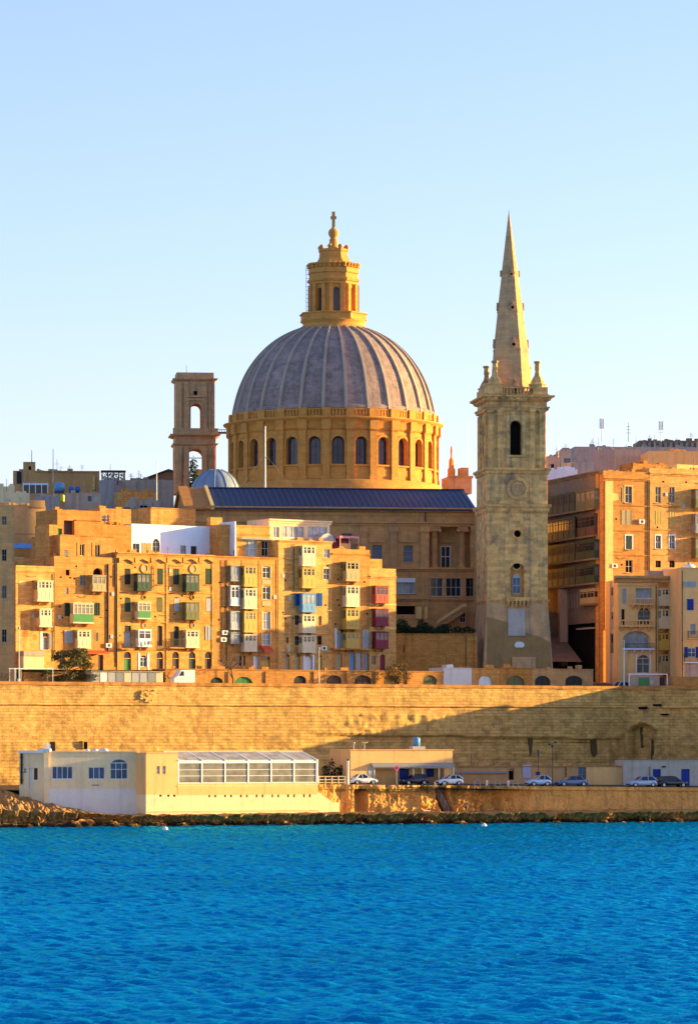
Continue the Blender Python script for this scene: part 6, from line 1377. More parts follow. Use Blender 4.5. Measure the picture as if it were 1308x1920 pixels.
bg("lane_house", "sooty house deep in the dark lane at the far left", 10, 32, 1066, 560, S['dim'], 4, 1290, 8, cat="house", wins=[(16, 1100, 22, 1116, dict(pane='void')), (16, 1150, 22, 1168, dict(pane='void'))])  # dark wall colour stands in for the shade deep in the lane

# ================================================================== WATERFRONT RESTAURANT
f = SH.at(274, 3.4, py=1542, ang=30.0); RB = f
h = House("waterfront_restaurant", "cream waterfront restaurant with a white glazed terrace and a shaded windowed wing", "restaurant", f, 274, 596, 1468, S['cream'], 11)
h.wall_name = 'wall'
for i in range(7):
    for k in (0, 1): x = 391 + i * 29.5 + k * 11; h.win(x, 1488, x + 3.6, 1495, 'void', depth=.3, name='vent')
for x in (299, 314, 325): h.win(x, 1489.5, x + 4.5, 1494, 'void', depth=.2, name='vent')
h.relief(273, 1519, 598, 1523, .18, 'plinth_moulding', S['cream']); h.slab(273, 1523, 598, 1545, .14, 'plinth', S['cream']); h.relief(332, 1472, 596, 1475, .1, 'terrace_ledge', S['cream'])
h.done(parapet=.02)
W = h.u1; b2 = House(None, None, None, f, 274, 333, 1411, S['peach'], 11, d=-.004, root=h.root, part='stair_block', base=1490)
b2.win(294, 1436, 300, 1452, 'glass', 'white'); b2.win(305, 1436, 311, 1452, 'glass', 'white'); b2.relief(274, 1411, 333, 1414, .12); b2.done()
MB().box(b2.u1 + .01, W, -.03, .12, f.z(460, 1490), f.z(460, 1468) - .02).build('ochre_band', S['peach'], h.root)
# glazed terrace
zt0 = h.zt; zt1 = f.z(460, 1424.5); zr1 = f.z(460, 1409, 4); x0 = b2.u1 + .05; ng = 6
fr_ = MB().box(x0, W - .05, .02, .2, zt1 - .45, zt1).build('terrace_beam', M['white'], h.root)
for k in range(ng + 1):
    q = x0 + .1 + (W - .3 - x0) * k / ng; MB().box(q - .1, q + .1, .0, .22, zt0, zt1 - .452).build('terrace_post', M['white'], h.root)
    MB().prismx([(-.1, zt1 + .02), (4.2, zr1 + .05), (4.2, zr1 - .12), (-.1, zt1 - .12)], q - .09, q + .09).build('rafter', M['white'], h.root)
for k in range(ng):
    a = x0 + .2 + (W - .3 - x0) * k / ng; b = x0 + .0 + (W - .3 - x0) * (k + 1) / ng; H = zt1 - .45 - zt0
    g = MB(); g.box(a, b, .05, .13, zt0, zt0 + .08); g.box(a, b, .05, .13, zt0 + H * .35, zt0 + H * .35 + .07); g.box(a, b, .05, .13, zt0 + H * .66, zt0 + H * .66 + .07)
    o = g.build('window', M['white'], h.root); MB().box(a, b, .085, .10, zt0 + .03, zt0 + H - .01).build('pane', M['glasswarm'], o)
    MB().prismx([(.0, zt1 - .02), (4.1, zr1), (4.1, zr1 - .04), (.0, zt1 - .06)], a - .08, b + .08).build('roof_pane', M['roofpane'], h.root)
MB().box(x0, W, 4.2, 4.5, zt0, zr1 + .1).build('terrace_back_wall', S['cream'], h.root); MB().prismx([(.1, zt0), (4.2, zt0), (4.2, zr1), (.1, zt1)], W - .12, W - .04).build('terrace_end_glazing', M['glasspale'], h.root)
for q in (1.4, 2.8): MB().box(W - .14, W + .02, q, q + .1, zt0, zt1 + .3).build('end_mullion', M['white'], h.root)
MB().box(W - .15, W + .03, -.02, .16, zt0 - .0, zt1).build('terrace_post', M['white'], h.root)
rnd = random.Random(12)
for k in range(9): q = x0 + 1 + (W - x0 - 2) * k / 8; g = MB(); g.box(q - .45, q + .45, 1.6, 2.5, zt0 + .72, zt0 + .77); g.tube((q, 2.05, zt0), (q, 2.05, zt0 + .72), .05); g.build('dining_table', M['brown'], h.root)
# buttress ramp at the right end
a = W; z_ = lambda y: f.z(610, y); MB().prism([(a, z_(1545)), (a, z_(1486)), (a + .3, z_(1486)), (f.u(628), z_(1506)), (f.u(628), z_(1545))], .25, 4).build('buttress', S['cream'], h.root); MB().box(f.u(628) + .01, f.u(640), .5, 3.6, z_(1545), z_(1505)).build('end_block', S['cream'], h.root)
# left wing
wl = RB.world(0, 2.9); LW = Fr(O=(wl.x, wl.y), ang=15.0, z0=f.z0)
h2 = House(None, None, None, LW, 83, 262, 1408, S['cream'], 8, root=empty("wing", (0, 0, 0)), part='upper_wall', base=1479)
h2.root.name = 'wing'; h2.root.parent = h.root
rel = Matrix.Translation((f.O.x, f.O.y, f.z0)) @ Matrix.Rotation(R(f.ang), 4, 'Z'); me_ = Matrix.Translation((LW.O.x, LW.O.y, LW.z0)) @ Matrix.Rotation(R(LW.ang), 4, 'Z')
h2.root.matrix_local = rel.inverted() @ me_
def wing_to_parts(root, wing, mat):
    """hang the wing's pieces straight on the restaurant"""
    for ch in list(wing.children):
        ch.parent = root; ch.location = mat.to_translation(); ch.rotation_euler = mat.to_euler()
    bpy.data.objects.remove(wing)
h2.win(98, 1437, 137, 1461, 'glassblue', 'white', nx=4, ny=1, fw=.09); h2.win(166, 1438, 197, 1461, 'glassblue', 'white', nx=3, ny=1, fw=.09); h2.win(207, 1424, 240, 1461, 'glassblue', 'white', arch=.7, nx=3, ny=2, fw=.09)
h2.relief(83, 1408, 262, 1413, .2, 'roof_edge'); h2.slab(82, 1412, 91, 1512, .3, 'corner_pier', S['cream']); h2.slab(172, 1471, 186, 1473, .1, 'pipe_box', M['grey'])
w2 = House(None, None, None, LW, 83, 262, 1479, S['offwhite'], 8, d=-.12, root=h2.root, part='lower_wall', base=1548); w2.done(parapet=.01)
h2.done(); 
MB().box(LW.u(95), LW.u(103), 3, 4, h2.zt - .6, h2.zt + .9).build('roof_cabinet', M['white'], h2.root); MB().box(LW.u(104), LW.u(112), 3, 4, h2.zt - .6, h2.zt + 1.2).build('roof_cabinet', M['dark'], h2.root)
for k, (x, r_) in enumerate(((171, .45), (186, .5), (195, .4), (204, .55))): MB().ball((LW.u(x), 2.4, h2.zt - .1), r_, 14, 8, .8).build('white_roof_cover', M['white'], h2.root)
lc = LW.world(LW.u(83), 0); LE = Fr(O=(lc.x, lc.y), ang=-18.0, z0=f.z0)
h3 = House(None, None, None, LE, 37, 83, 1411, S['cream'], 5, d=.01, root=empty("wing", (0, 0, 0)), part='end_wall', base=1550)
h3.root.parent = h.root; me3 = Matrix.Translation((LE.O.x, LE.O.y, LE.z0)) @ Matrix.Rotation(R(LE.ang), 4, 'Z'); h3.root.matrix_local = rel.inverted() @ me3
h3.win(64, 1440, 71, 1462, 'glass', 'brown'); h3.door(55, 1440, 62, 1478, 'white'); h3.slab(36, 1407, 83, 1412, .35, 'roof_edge', M['white']); h3.pipe(41, 1413, 1470, .14, 'dark'); h3.slab(72, 1404, 94, 1410, -.5, 'roof_upstand', M['white']); h3.win(44, 1440, 50, 1450, 'glass', 'white'); h3.done()
wing_to_parts(h.root, h3.root, rel.inverted() @ me3); wing_to_parts(h.root, h2.root, rel.inverted() @ me_)

# ================================================================== QUAY BUILDINGS
f = Fr(657, 506, 24.0, py=1473); h = House("quay_kiosk", "flat-roofed tan quay kiosk with a shaded porch and blue doors", "kiosk", f, 657, 848, 1405, S['peach'], 7)
h.holes.append((f.u(700), f.u(832), 0, f.z(766, 1437), 0, 2.2)); fb = House(None, None, None, f, 697, 835, 1434, S['peach'], .4, d=2.2, root=h.root, part='porch_back_wall'); fb.door(748, 1440, 767, 1473, 'dkblue'); fb.win(798, 1441, 813, 1457, 'void'); fb.shutters(799, 1441.5, 812.5, 1456.5, 'dkblue', proud=-.05); fb.done()
h.relief(655, 1405, 850, 1408, .15); 
MB().prismx([(-.6, f.z(766, 1436)), (.0, f.z(766, 1430)), (.0, f.z(766, 1437)), (-.6, f.z(766, 1438.5))], f.u(695), f.u(848)).build('porch_roof', M['grey'], h.root)
for x in (701, 774, 791, 822): h.slab(x - 1.3, 1437, x + 1.3, 1473, .12, 'porch_post', M['cream'])
h.slab(701, 1437.5, 848, 1440.5, .14, 'porch_beam', M['cream']); h.slab(690, 1438, 699, 1456, .05, 'pale_panel', M['palegrey']); h.slab(847, 1436, 850, 1473, .2, 'corner_post', M['cream']); h.done()
ft = f.at(776, 2.5, z0=0); t = thing("roof_tank", ft, "pale blue water tank on the roof of the quay kiosk", "water tank"); a, b, c, e = ft.rect(777, 1382, 792, 1404); MB().lathe([(0, c + .35), (.5, c + .35), (.52, e - .2), (.3, e), (0, e)], 16, ((a + b) / 2 - .1, .5, 0)).build('tank', M['tarp'], t); MB().box(a - .3, b + .4, .0, 1.1, c - .1, c + .348).build('stand', M['palegrey'], t)
ft = f.at(683, 3.0, z0=0); t = thing("satellite_dish", ft, "small whitish satellite dish at the left of the quay kiosk roof", "satellite dish"); c = ft.z(684, 1404); MB().lathe([(0, 0), (.25, .04), (.45, .14), (.46, .16), (.25, .07), (0, .03)], 16, (0, 0, c + .75)).build('dish', M['white'], t); MB().tube((0, 0, c - .1), (0, 0, c + .75), .04).build('post', M['galv'], t)
f = Fr(848, 526, 14.0, py=1474); h = House("quay_store", "long low brown stone store at the foot of the bastion wall", "building", f, 848, 1170, 1436, S['brown'], 5)
h.win(953, 1441, 963, 1462, 'void', depth=.5); h.slab(979, 1434, 994, 1459, .08, 'lilac_panel', M['lilac']); h.door(1004, 1447, 1012, 1474, 'dkblue'); h.win(1083, 1436, 1098, 1468, 'glassblue', 'grey'); h.relief(848, 1436, 1170, 1439, .2, 'ledge'); h.slab(1098, 1438, 1170, 1474, .05, 'patched_render', S['peach']); h.slab(848, 1446, 950, 1450, .3, 'shelf', M['grey']); h.pipe(1060, 1438, 1474, .06); h.clutter(61, 9); h.done()
f = Fr(1168, 531, 8.0, py=1480); h = House("whitewashed_store", "weathered whitewashed low store with a bright blue door and window shutter", "building", f, 1168, 1345, 1425, S['storewhite'], 6)
h.door(1276, 1442, 1292, 1482, 'dkblue'); h.win(1223, 1442, 1238, 1458, 'void'); h.shutters(1223.5, 1442.5, 1237.5, 1457.5, 'dkblue', proud=-.06); h.slab(1240, 1436, 1247, 1439, .15, 'lamp_box', M['metal']); h.relief(1168, 1425, 1345, 1427.5, .1, 'coping'); h.pipe(1217, 1437, 1458, .05, 'olive'); h.done()

# ================================================================== CARS
def qpos(px, d, ang=None):
    fr = Q.at(px, d); u = Q.u(px, d); return Fr(O=(fr.O.x, fr.O.y), ang=Q.ang if ang is None else ang, z0=qtop(u) + .02)
def car(fr, label, paint_mat, L=4.2, Hc=1.45, style='hatch', flip=False, group="cars parked along the quay", zadd=0.0):
    t = empty("parked_car", (fr.O.x, fr.O.y, fr.z0 + zadd), R(fr.ang + (180 if flip else 0)), label, "car", group); W = 1.72; hw = W / 2; hl = L / 2
    # side profile, nose at -x: (x, z, half width)
    belt = .88
    low = [(-hl, .34, .62), (-hl - .04, .52, .70), (-hl + .06, .70, .78), (-hl + .9, .86, .84), (-hl + 1.25, .93, .85), (hl - .75 if style == 'sedan' else hl - .15, .96, .84), (hl - .02, .82, .76), (hl, .5, .74), (hl - .06, .32, .66)]
    g = MB(); n = len(low)
    # body cross-sections along x
    xs = np.linspace(-hl, hl, 15); top = lambda x: np.interp(x, [-hl, -hl + .12, -hl + .9, -hl + 1.3, hl - .8, hl - .1, hl], [.56, .68, .86, .93, .97, .93 if style != 'sedan' else .90, .62])
    wd = lambda x: np.interp(x, [-hl, -hl + .35, -hl + 1, hl - 1, hl - .3, hl], [.60, .78, .86, .86, .80, .66])
    secs = []
    for x in xs:
        w_, tp = wd(x), top(x); wheel = min(abs(x - (-hl + .78)), abs(x - (hl - .78))) < .34; b_ = .52 if wheel else .22
        secs.append([(x, -w_ * .93, b_), (x, -w_, .5 if not wheel else .56), (x, -w_ * .97, tp - .12), (x, -w_ * .86, tp), (x, w_ * .86, tp), (x, w_ * .97, tp - .12), (x, w_, .5 if not wheel else .56), (x, w_ * .93, b_)])
    for s_ in secs: g.v += s_
    for i in range(14):
        for j in range(7): g.f.append([i * 8 + j, i * 8 + j + 1, i * 8 + j + 9, i * 8 + j + 8]); g.sm.append(True)
        g.f.append([i * 8 + 7, i * 8, i * 8 + 8, i * 8 + 15]); g.sm.append(False)
    g.f += [list(range(8)), [14 * 8 + 7 - k for k in range(8)]]; g.sm += [False, False]
    body = g.build('body', paint_mat, t)
    c0, c1, c2, c3 = -hl + 1.15, -hl + 1.95, (hl - 1.25 if style == 'sedan' else hl - .75), (hl - .65 if style == 'sedan' else hl - .12)
    g = MB(); v = []
    for s_ in (-1, 1): v += [(c0, s_ * .80, belt), (c1, s_ * .60, Hc - .05), (c2, s_ * .60, Hc - .06), (c3, s_ * .80, belt + .02)]
    g.add(v, [(0, 1, 2, 3), (7, 6, 5, 4), (0, 4, 5, 1), (3, 2, 6, 7)]); g.build('windows', M['glass'], t)
    g = MB(); g.add([(c1 - .04, -.61, Hc - .08), (c1 + .25, -.56, Hc), (c2 - .2, -.56, Hc), (c2 + .05, -.61, Hc - .09), (c1 - .04, .61, Hc - .08), (c1 + .25, .56, Hc), (c2 - .2, .56, Hc), (c2 + .05, .61, Hc - .09)], [(0, 1, 2, 3), (7, 6, 5, 4), (0, 4, 5, 1), (1, 5, 6, 2), (2, 6, 7, 3)], True)
    for s_ in (-1, 1):
        for p, q, w_ in (((c0, belt), (c1, Hc - .05), .05), ((c3, belt + .02), (c2, Hc - .06), .07), (((c0 + c3) / 2 + .1, belt), ((c1 + c2) / 2 + .08, Hc - .05), .04)):
            g.tube((p[0], s_ * .81, p[1]), (q[0], s_ * .61, q[1]), w_, n=6)
    g.build('cabin_roof', paint_mat, t)
    for x in (-hl + .78, hl - .78):
        for s_ in (-1, 1):
            w_ = MB(); w_.tube((x, s_ * .62, .31), (x, s_ * .84, .31), .31, n=18); wo_ = w_.build('wheel', M['tyre'], t); r_ = MB(); r_.tube((x, s_ * .845, .31), (x, s_ * .86, .31), .20, n=14); r_.build('rim', M['rim'], wo_)
    for s_ in (-1, 1):
        MB().ball((-hl + .12, s_ * .56, .64), .10, 10, 6).build('headlight', M['lampglass'], t); MB().box(hl - .10, hl - .0, s_ * .55 - .1, s_ * .55 + .1, .66, .84).build('taillight', M['redlens'], t)
        MB().box(c0 + .35, c0 + .5, s_ * .93 - .07, s_ * .93 + .07, .92, 1.04).build('mirror', paint_mat, t)
    MB().box(-hl - .03, -hl + .06, -.6, .6, .28, .42).build('bumper', M['tyre'], t)
    return t
cp = lambda n, c: paint(n, c, rough=.25, wear=.06, spec=.6)
WH = cp("white_car_paint", (.78, .78, .78))
car(qpos(680, 2.6), "white sedan nearest the restaurant, beside the white post on the quay", WH, 3.9, 1.45, 'sedan', True)
car(qpos(776, 4.4), "dark plum hatchback in front of the kiosk porch", cp("plum_car_paint", (.06, .035, .05)), 3.9, 1.5, 'hatch')
car(qpos(842, 2.6), "white coupe at the head of the dark quay steps", WH, 3.7, 1.4, 'hatch')
car(qpos(1008, 3.0), "pale sky-blue hatchback in front of the lilac panel", cp("sky_blue_car_paint", (.45, .60, .78)), 3.6, 1.5, 'hatch')
car(qpos(1070, 3.0), "slate-blue sedan parked right of the triple-headed lamp", cp("slate_car_paint", (.12, .17, .28)), 4.6, 1.45, 'sedan')
car(qpos(1202, 2.6), "light blue-white hatchback in front of the blue window shutter", cp("ice_blue_car_paint", (.36, .47, .62)), 4.3, 1.5, 'hatch')
car(qpos(1257, 2.8), "black car beside the bright blue door at the right", cp("black_car_paint", (.015, .016, .02)), 4.6, 1.55, 'hatch', True)
fr = C.at(1159, 4.2, z0=18.25); car(fr, "white car almost hidden behind the bastion parapet at the street mouth", WH, 3.9, 1.75, 'hatch', group="cars on the wall road")
fr = C.at(552, 4.4, z0=18.2); 

# ================================================================== STREET FURNITURE ON THE QUAY
def lamp(fr, H, label, heads=1, mat='metal', grp="lamp posts on the quay and the bastion", r=.06):
    t = thing("street_lamp", fr, label, "street lamp", grp); MB().lathe([(r * 2, 0), (r * 2, .3), (r * 1.2, .4), (r, H * .5), (r * .8, H)], 10).build('pole', M[mat], t)
    for k in range(heads):
        an = 2 * math.pi * k / max(1, heads) + .3; l = .0 if heads == 1 else .5
        o = MB().tube((0, 0, H - (.0 if heads == 1 else .25 * k)), (l * math.cos(an), l * .4 * math.sin(an), H + .1 - .25 * k), r * .6, n=6).build('arm', M[mat], t)
        c_ = (l * math.cos(an), l * .4 * math.sin(an), H + .18 - .28 * k); MB().lathe([(0, -.16), (.14, -.14), (.2, .02), (.13, .12), (0, .16)], 12, c_).build('lamp_head', M[mat] if heads > 1 else M['lampglass'], o)
    return t
ln = lambda fr, y0: fr.z(654, y0)
fr = qpos(1035, 4.2); lamp(fr, CAMH - (1394 - HY) * fr.O.y / FPX - fr.z0, "dark lamp post with three clustered heads against the shaded wall", 3)
fr = qpos(663, 5.0); lamp(fr, CAMH - (1396 - HY) * fr.O.y / FPX - fr.z0, "tall pale lamp post at the left corner of the quay kiosk", 1, 'galv')
fr = C.at(598, 3.5, z0=18.15); lamp(fr, CAMH - (1218 - HY) * fr.O.y / FPX - fr.z0, "thin lamp post standing before the blue-balcony house", 1, 'galv')
fr = C.at(36, 3.2, z0=18.15); lamp(fr, CAMH - (1180 - HY) * fr.O.y / FPX - fr.z0, "pale lamp post in front of the narrow house at the left", 1, 'galv')
fr = C.at(1169, 3.2, z0=18.2); lamp(fr, CAMH - (1204 - HY) * fr.O.y / FPX - fr.z0, "whitish lamp post before the bowed cornice house at the right", 1, 'white', r=.085)
fr = qpos(652, 1.4); t = thing("white_post", fr, "thick white post at the right end of the quay railing", "post"); MB().lathe([(.15, 0), (.15, 3.0), (.17, 3.02), (.17, 3.15), (0, 3.2)], 12).build('post', M['white'], t); MB().ball((0, 0, 3.3), .14, 10, 6).build('cap', M['dark'], t)
fr = qpos(598, 1.0); t = thing("quay_railing", fr, "cream quay railing between the restaurant and the white post", "railing"); L = fr.u(647)
for k in range(5): MB().box(L * k / 4 - .06, L * k / 4 + .06, 0, .12, 0, 1.1).build('post', M['cream'], t)
for z_ in (.15, .55, .98): MB().box(0, L, .03, .09, z_, z_ + .11).build('rail', M['cream'], t)
fr = qpos(743, 1.3); t = thing("round_sign", fr, "round pink-red traffic sign with a blue centre on a post before the kiosk", "sign"); zc = CAMH - (1440 - HY) * fr.O.y / FPX - fr.z0
MB().tube((0, 0, 0), (0, 0, zc + .2), .035).build('post', M['galv'], t); dc = lambda r_, y0, y1: MB().prism([(r_ * math.cos(2 * math.pi * k / 24), zc + r_ * math.sin(2 * math.pi * k / 24)) for k in range(24)], y0, y1)
o = dc(.36, -.08, -.04).build('sign_plate', M['signpink'], t); dc(.17, -.095, -.082).build('blue_disc', M['dkblue'], o)
for i, x in enumerate((894, 932, 966)):
    fr = qpos(x, 1.6); t = thing("hoop_barrier", fr, ["pale metal hoop barrier, leftmost of three on the quay edge", "pale metal hoop barrier, middle one of three on the quay edge", "pale metal hoop barrier, rightmost of three on the quay edge"][i], "barrier", "hoop barriers on the quay edge"); g = MB(); P = [(-.42 * math.cos(math.pi * k / 12), .25 + .55 * math.sin(math.pi * k / 12)) for k in range(13)]; P = [(-.42, 0)] + P + [(.42, 0)]
    for p, q in zip(P, P[1:]): g.tube((p[0], 0, p[1]), (q[0], 0, q[1]), .045, n=6)
    g.build('hoop', M['galv'], t); MB().tube((-.42, 0, .3), (.42, 0, .3), .03).build('cross_bar', M['galv'], t)
for i, x in enumerate((912, 952)):
    fr = qpos(x, 1.3); t = thing("bollard", fr, ["low pale bollard left of the middle hoop barrier", "low pale bollard between the last two hoop barriers"][i], "bollard", "pale bollards on the quay edge"); MB().lathe([(.13, 0), (.13, .5), (.16, .55), (.1, .7), (0, .72)], 12).build('post', M['white'], t)
for i, (x, y) in enumerate(((310, 1555.5), (907, 1549))):
    fr = SH.at(x, -3.0); d_ = -3.0; tt_ = 11.0 * FPX / (y + 2.5 - HY); X = (x - CX) / FPX * tt_; t = empty("buoy", (X, tt_, 0.05), 0, ["round white buoy floating below the restaurant", "round white buoy floating below the quay steps"][i], "buoy", "white mooring buoys"); MB().ball((0, 0, .12), .36, 16, 10).build('float', M['white'], t); MB().lathe([(.05, .44), (.07, .5), (.07, .56), (0, .58)], 8).build('ring', M['galv'], t)
fr = qpos(1019, 9); t = thing("pole_sign", fr, "small dark signpost left of the triple-headed lamp", "sign"); zc = CAMH - (1406 - HY) * fr.O.y / FPX - fr.z0; fr2 = fr; MB().tube((-.9, 0, 0), (-.9, 0, zc), .05).build('post', M['metal'], t); MB().box(-1.05, -.75, -.06, .0, zc - .9, zc).build('plate', M['metal'], t)
# steps from the road down to the low platform
fr = Q.at(822, -.1, z0=0); t = thing("quay_steps", fr, "dark steep stone steps cut through the quay cliff", "steps"); x0 = fr.u(820, .2); x1 = fr.u(846, .2); zt_ = 4.75; N_ = 18
for k in range(N_):
    z1_ = zt_ - (zt_ - 1.3) * (k + 1) / N_; xx = x0 + (x1 - x0) * k / N_
    MB().box(xx - .5, xx + 1.0, .55, 1.7, z1_ - .25, z1_).build('tread', S['dim'], t)
for s_, nm in ((-.35, 'handrail'), (.95, 'handrail')):
    g = MB(); g.tube((x0 + s_, .5, zt_ + .8), (x1 + s_, .5, 1.3 + .9), .045, n=6)
    for k in range(5): q = k / 4; g.tube((x0 + s_ + (x1 - x0) * q, .5, zt_ - (zt_ - 1.3) * q - .1), (x0 + s_ + (x1 - x0) * q, .5, zt_ - (zt_ - 1.3) * q + .85), .035, n=6)
    g.build(nm, M['galv'], t)
fr = Q.at(799, -2.0, z0=1.25); t = thing("low_bench", fr, "small whitish trestle bench on the low platform left of the steps", "bench"); MB().box(-.5, .5, -.2, .2, .42, .5).build('seat', M['white'], t); 
for q in (-.45, .37): MB().box(q, q + .08, -.18, .18, 0, .418).build('leg', M['white'], t)

# ================================================================== PEOPLE
def person(loc, rz, label, shirt, trousers, hair='dark', walk=.15, H=1.72):
    t = empty("person", loc, R(rz), label, "person"); k = H / 1.72
    J = {'pel': (0, 0, .93), 'abd': (0, 0, 1.12), 'che': (0, .0, 1.32), 'nek': (0, 0, 1.48), 'hd0': (0, -.01, 1.56), 'hd1': (0, -.015, 1.66)}
    V = []; E = []; Rr = []
    def vtx(p, r): V.append((p[0] * k, p[1] * k, p[2] * k)); Rr.append(r * k); return len(V) - 1
    pel = vtx((0, 0, .95), .13); abd = vtx((0, 0, 1.10), .125); che = vtx((0, 0, 1.32), .145); nk = vtx((0, 0, 1.47), .055); h0 = vtx((0, -.01, 1.56), .085); h1 = vtx((0, -.01, 1.66), .075)
    E += [(pel, abd), (abd, che), (che, nk), (nk, h0), (h0, h1)]; hands = []
    for s_ in (-1, 1):
        hp = vtx((s_ * .09, 0, .88), .095); kn = vtx((s_ * .10, -walk * s_ * .6 - .03, .49), .062); an = vtx((s_ * .10, -walk * s_ + .04, .08), .042); to = vtx((s_ * .11, -walk * s_ - .12, .035), .035); E += [(pel, hp), (hp, kn), (kn, an), (an, to)]
        sh = vtx((s_ * .19, 0, 1.40), .06); el = vtx((s_ * .25, .03, 1.12), .045); wr = vtx((s_ * .26, -.07, .90), .030); pm = vtx((s_ * .26, -.09, .82), .032); E += [(che, sh), (sh, el), (el, wr), (wr, pm)]; hands.append(pm)
        for q in range(4): a = vtx((s_ * (.245 + .01 * q), -.105 + .018 * q, .765), .009); b = vtx((s_ * (.24 + .01 * q), -.10 + .018 * q, .725 - .01 * (q in (1, 2))), .008); E += [(pm, a), (a, b)]
        a = vtx((s_ * .235, -.12, .79), .010); E += [(pm, a)]
    def skinned(idx, name, mat, grow, root):
        mp = {o_: i for i, o_ in enumerate(idx)}; me = bpy.data.meshes.new(name); me.from_pydata([V[i] for i in idx], [(mp[a], mp[b]) for a, b in E if a in mp and b in mp], []); ob = bpy.data.objects.new(name, me); COL.objects.link(ob)
        md = ob.modifiers.new('skin', 'SKIN'); 
        for i, o_ in enumerate(idx): d = me.skin_vertices[0].data[i]; d.radius = (Rr[o_] + grow, Rr[o_] + grow); d.use_root = (i == 0)
        s2 = ob.modifiers.new('sub', 'SUBSURF'); s2.levels = 1; s2.render_levels = 1; me.materials.append(mat); ob.parent = root; return ob
    body = skinned(list(range(len(V))), 'body', M['skin'], 0, t)
    leg = [pel, 6, 7, 8, 9, 19 + 0, 0]; 
    n_side = (len(V) - 6) // 2; L0, R0 = 6, 6 + n_side
    skinned([pel, L0, L0 + 1, L0 + 2, R0, R0 + 1, R0 + 2], 'trousers', M[trousers], .014 * k, t)
    skinned([abd, che, L0 + 4, L0 + 5, R0 + 4, R0 + 5], 'shirt', M[shirt], .016 * k, t)
    MB().ball((0, .012 * k, 1.655 * k), .098 * k, 12, 8).build('hair', M[hair], t)
    for s_ in (-1, 1): MB().box(s_ * .105 * k - .05, s_ * .105 * k + .05, (-walk * s_ - .16) * k, (-walk * s_ + .09) * k, 0, .08).build('shoe', M['tyre'], t)
    fc = MB(); fc.ball((0, -.098 * k, 1.605 * k), .014, 6, 4)
    fc.build('nose', M['skin'], t); 
    for s_ in (-1, 1): MB().ball((s_ * .032, -.088 * k, 1.63 * k), .010, 6, 4).build('eye', M['dark'], t)
    return t
fs = Q.at(822, -.1, z0=0); xa_, xb_ = fs.u(820, .2), fs.u(846, .2); p = fs.world(xa_ + (xb_ - xa_) * 7 / 18 + .3, .85, 4.75 - 3.45 * 8 / 18 + .0); person(p, 15, "distant person in an orange-red top going down the dark quay steps", 'coral', 'navycloth')
p = Q.world(Q.u(866), -1.3, 1.30); person(p, -20, "distant person in dark clothes standing before the sunlit rock face", 'navycloth', 'dark')

# ================================================================== TREES
def branchy(t, rnd, L, depth, spread, r0, mat='bark', lean=(0, 0), leaves=None, leafn=0, leafs=.1, name='branches', up=.55, trunk_h=None):
    tr = MB(); br = MB(); lf = MB()
    def grow(p, d, l, r, k):
        e = p + d * l; (tr if k == 0 else br).tube(p, e, r, r * .68, n=6 if k < 2 else 4)
        if k >= depth:
            if leaves: foliage(lf, e.x, e.y, e.z, leafs * 3, leafs * 3, leafs * 2.2, leafn, leafs, rnd)
            return
        for q in range(rnd.choice((2, 3, 3))):
            nd = (d * .7 + Vector((rnd.gauss(0, spread), rnd.gauss(0, spread), rnd.uniform(0, up)))).normalized(); grow(e, nd, l * rnd.uniform(.62, .85), r * .66, k + 1)
    grow(Vector((0, 0, -.1)), Vector((lean[0], lean[1], 1)).normalized(), L, r0, 0)
    tr.build('trunk', M[mat], t); br.build(name, M[mat], t)
    if leaves: lf.build('leaves', M[leaves], t)
fr = C.at(132, 5.4, z0=18.1); t = thing("pine_tree", fr, "wind-leaned dark pine with layered crown on the bastion road", "tree"); rnd = random.Random(4); g = MB(); s_ = 12.9; B = lambda px, py: ((px - 130) / 11.6, (1283 - py) / 12.9)
TR = [(128, 1283), (126, 1268), (118, 1258), (124, 1246), (130, 1236)]
for (a, b), r0 in zip(zip(TR, TR[1:]), (.26, .22, .17, .13)): p, q = B(*a), B(*b); g.tube((p[0], 0, p[1]), (q[0], .2, q[1]), r0, r0 * .85, n=8)
p, q = B(126, 1266), B(142, 1248); g.tube((p[0], 0, p[1]), (q[0], -.3, q[1]), .18, .1); g.build('trunk', M['bark'], t); g = MB()
for px, py in ((104, 1252), (112, 1222), (150, 1224), (160, 1236), (168, 1256), (92, 1250), (140, 1214)): p, q = B(124, 1250), B(px, py); g.tube((p[0], .1, p[1]), (q[0], rnd.uniform(-.7, .7), q[1]), .09, .03, n=5)
g.build('branches', M['bark'], t); g = MB()
for px, py, rx, rz, n in ((122, 1218, 20, 8, 1100), (145, 1213, 17, 7, 800), (110, 1224, 10, 7, 420), (150, 1226, 22, 9, 1200), (130, 1234, 22, 9, 1100), (160, 1238, 14, 9, 640), (115, 1241, 9, 6, 300), (96, 1252, 12, 5, 420), (88, 1256, 7, 4, 160), (118, 1262, 14, 7, 420), (150, 1256, 14, 7, 320), (168, 1258, 9, 8, 330), (130, 1256, 10, 6, 200)):
    p = B(px, py); foliage(g, p[0], rnd.uniform(-.6, .6), p[1], rx / 12.0, 1.1, rz / 12.9, n, .13, rnd, shell=.15)
g.build('needles', M['pine'], t)
fr = C.at(437, 5.2, z0=18.1); t = thing("bare_tree", fr, "leafless branching tree in front of the yellow balcony house", "tree"); branchy(t, random.Random(9), 1.9, 5, .5, .14, up=.5)
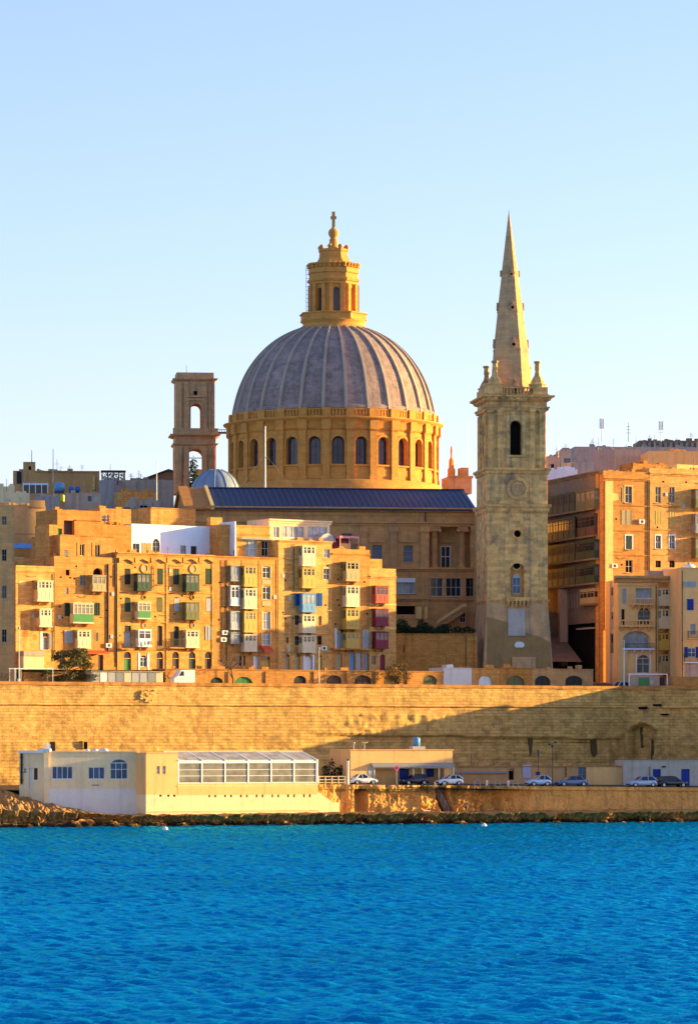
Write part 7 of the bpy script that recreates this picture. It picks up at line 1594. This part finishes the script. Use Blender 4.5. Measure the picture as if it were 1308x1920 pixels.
fr = C.at(744, 5.2, z0=18.1); t = thing("dry_bush_tree", fr, "round brown dry-leaved bush tree before the red balcony house", "tree"); rnd = random.Random(14); branchy(t, rnd, 1.1, 4, .5, .14, up=.35); g = MB(); foliage(g, .1, 0, 2.9, 2.35, 1.8, 1.75, 2600, .10, rnd, shell=.3); foliage(g, -.8, -.3, 2.5, 1.3, 1.2, 1.2, 700, .1, rnd); g.build('leaves', M['dry'], t)
fr = C.at(10, 5.5, z0=18.1); t = thing("bare_shrub", fr, "twiggy bare shrub at the left frame edge on the bastion road", "shrub"); branchy(t, random.Random(22), .9, 5, .55, .08, up=.4, mat='bark')
fr = C.at(302, 6.6, z0=18.1); t = thing("potted_shrub", fr, "small reddish shrub beside the white van", "shrub"); rnd = random.Random(2); g = MB(); foliage(g, 0, 0, 1.7, .8, .6, .9, 260, .1, rnd); g.build('leaves', M['dry'], t); MB().tube((0, 0, 0), (0, 0, 1.6), .06).build('stem', M['bark'], t)
for i, (x, hh) in enumerate(((610, 2.6), (622, 3.4), (633, 2.4), (643, 2.9))):
    fr = Q.at(x, 7, z0=5.25); t = thing("dark_shrub", fr, ["low dark shrub nearest the restaurant end glazing", "tallest dark shrub between the restaurant and the quay kiosk", "dark shrub just right of the tallest one", "dark shrub beside the thick white post"][i], "shrub", "dark shrubs between restaurant and kiosk"); rnd = random.Random(30 + i); g = MB(); foliage(g, 0, 0, hh * .55, .55, .6, hh * .5, 420, .13, rnd); g.build('leaves', M['hedge'], t); MB().tube((0, 0, 0), (0, 0, hh * .5), .07).build('stem', M['bark'], t)

# ================================================================== LOOSE BOULDERS AT THE WATERLINE
def boulder(r, seed, mat):
    bm = bmesh.new(); bmesh.ops.create_icosphere(bm, subdivisions=3, radius=1.0); o_ = Vector((seed * 3.1, seed * 1.7, 0))
    for v in bm.verts:
        d = v.co.normalized(); k = 1 + .35 * noise.noise(d * 1.3 + o_) + .22 * (1 - 2 * abs(noise.noise(d * 2.6 + o_))) - .1; v.co = Vector((d.x * k * r * 1.25, d.y * k * r, d.z * k * r * .62))
    me = bpy.data.meshes.new('boulder'); bm.to_mesh(me); bm.free(); me.materials.append(mat); return me
TR_ = o_rock_mat = bpy.data.objects['foreshore_rock'].data.materials[0]
bms = [boulder(1.0, k, TR_) for k in range(5)]; rnd = random.Random(77)
for k in range(34):
    px = rnd.uniform(4, 250) if k < 14 else rnd.uniform(250, 1300); d = rnd.uniform(-1.0, .6); fr = SH.at(px, d); r = rnd.uniform(.35, 1.0) * (1.25 if px < 250 else .85)
    o = bpy.data.objects.new('boulder', rnd.choice(bms)); COL.objects.link(o); o.location = (fr.O.x, fr.O.y, rnd.uniform(-.05, .25)); o.scale = (r, r, r); o.rotation_euler = (0, 0, rnd.uniform(0, 6.28))
    tag(o, "dark wet boulder at the foot of the waterline rock ledge", "boulder", "wet boulders along the waterline")
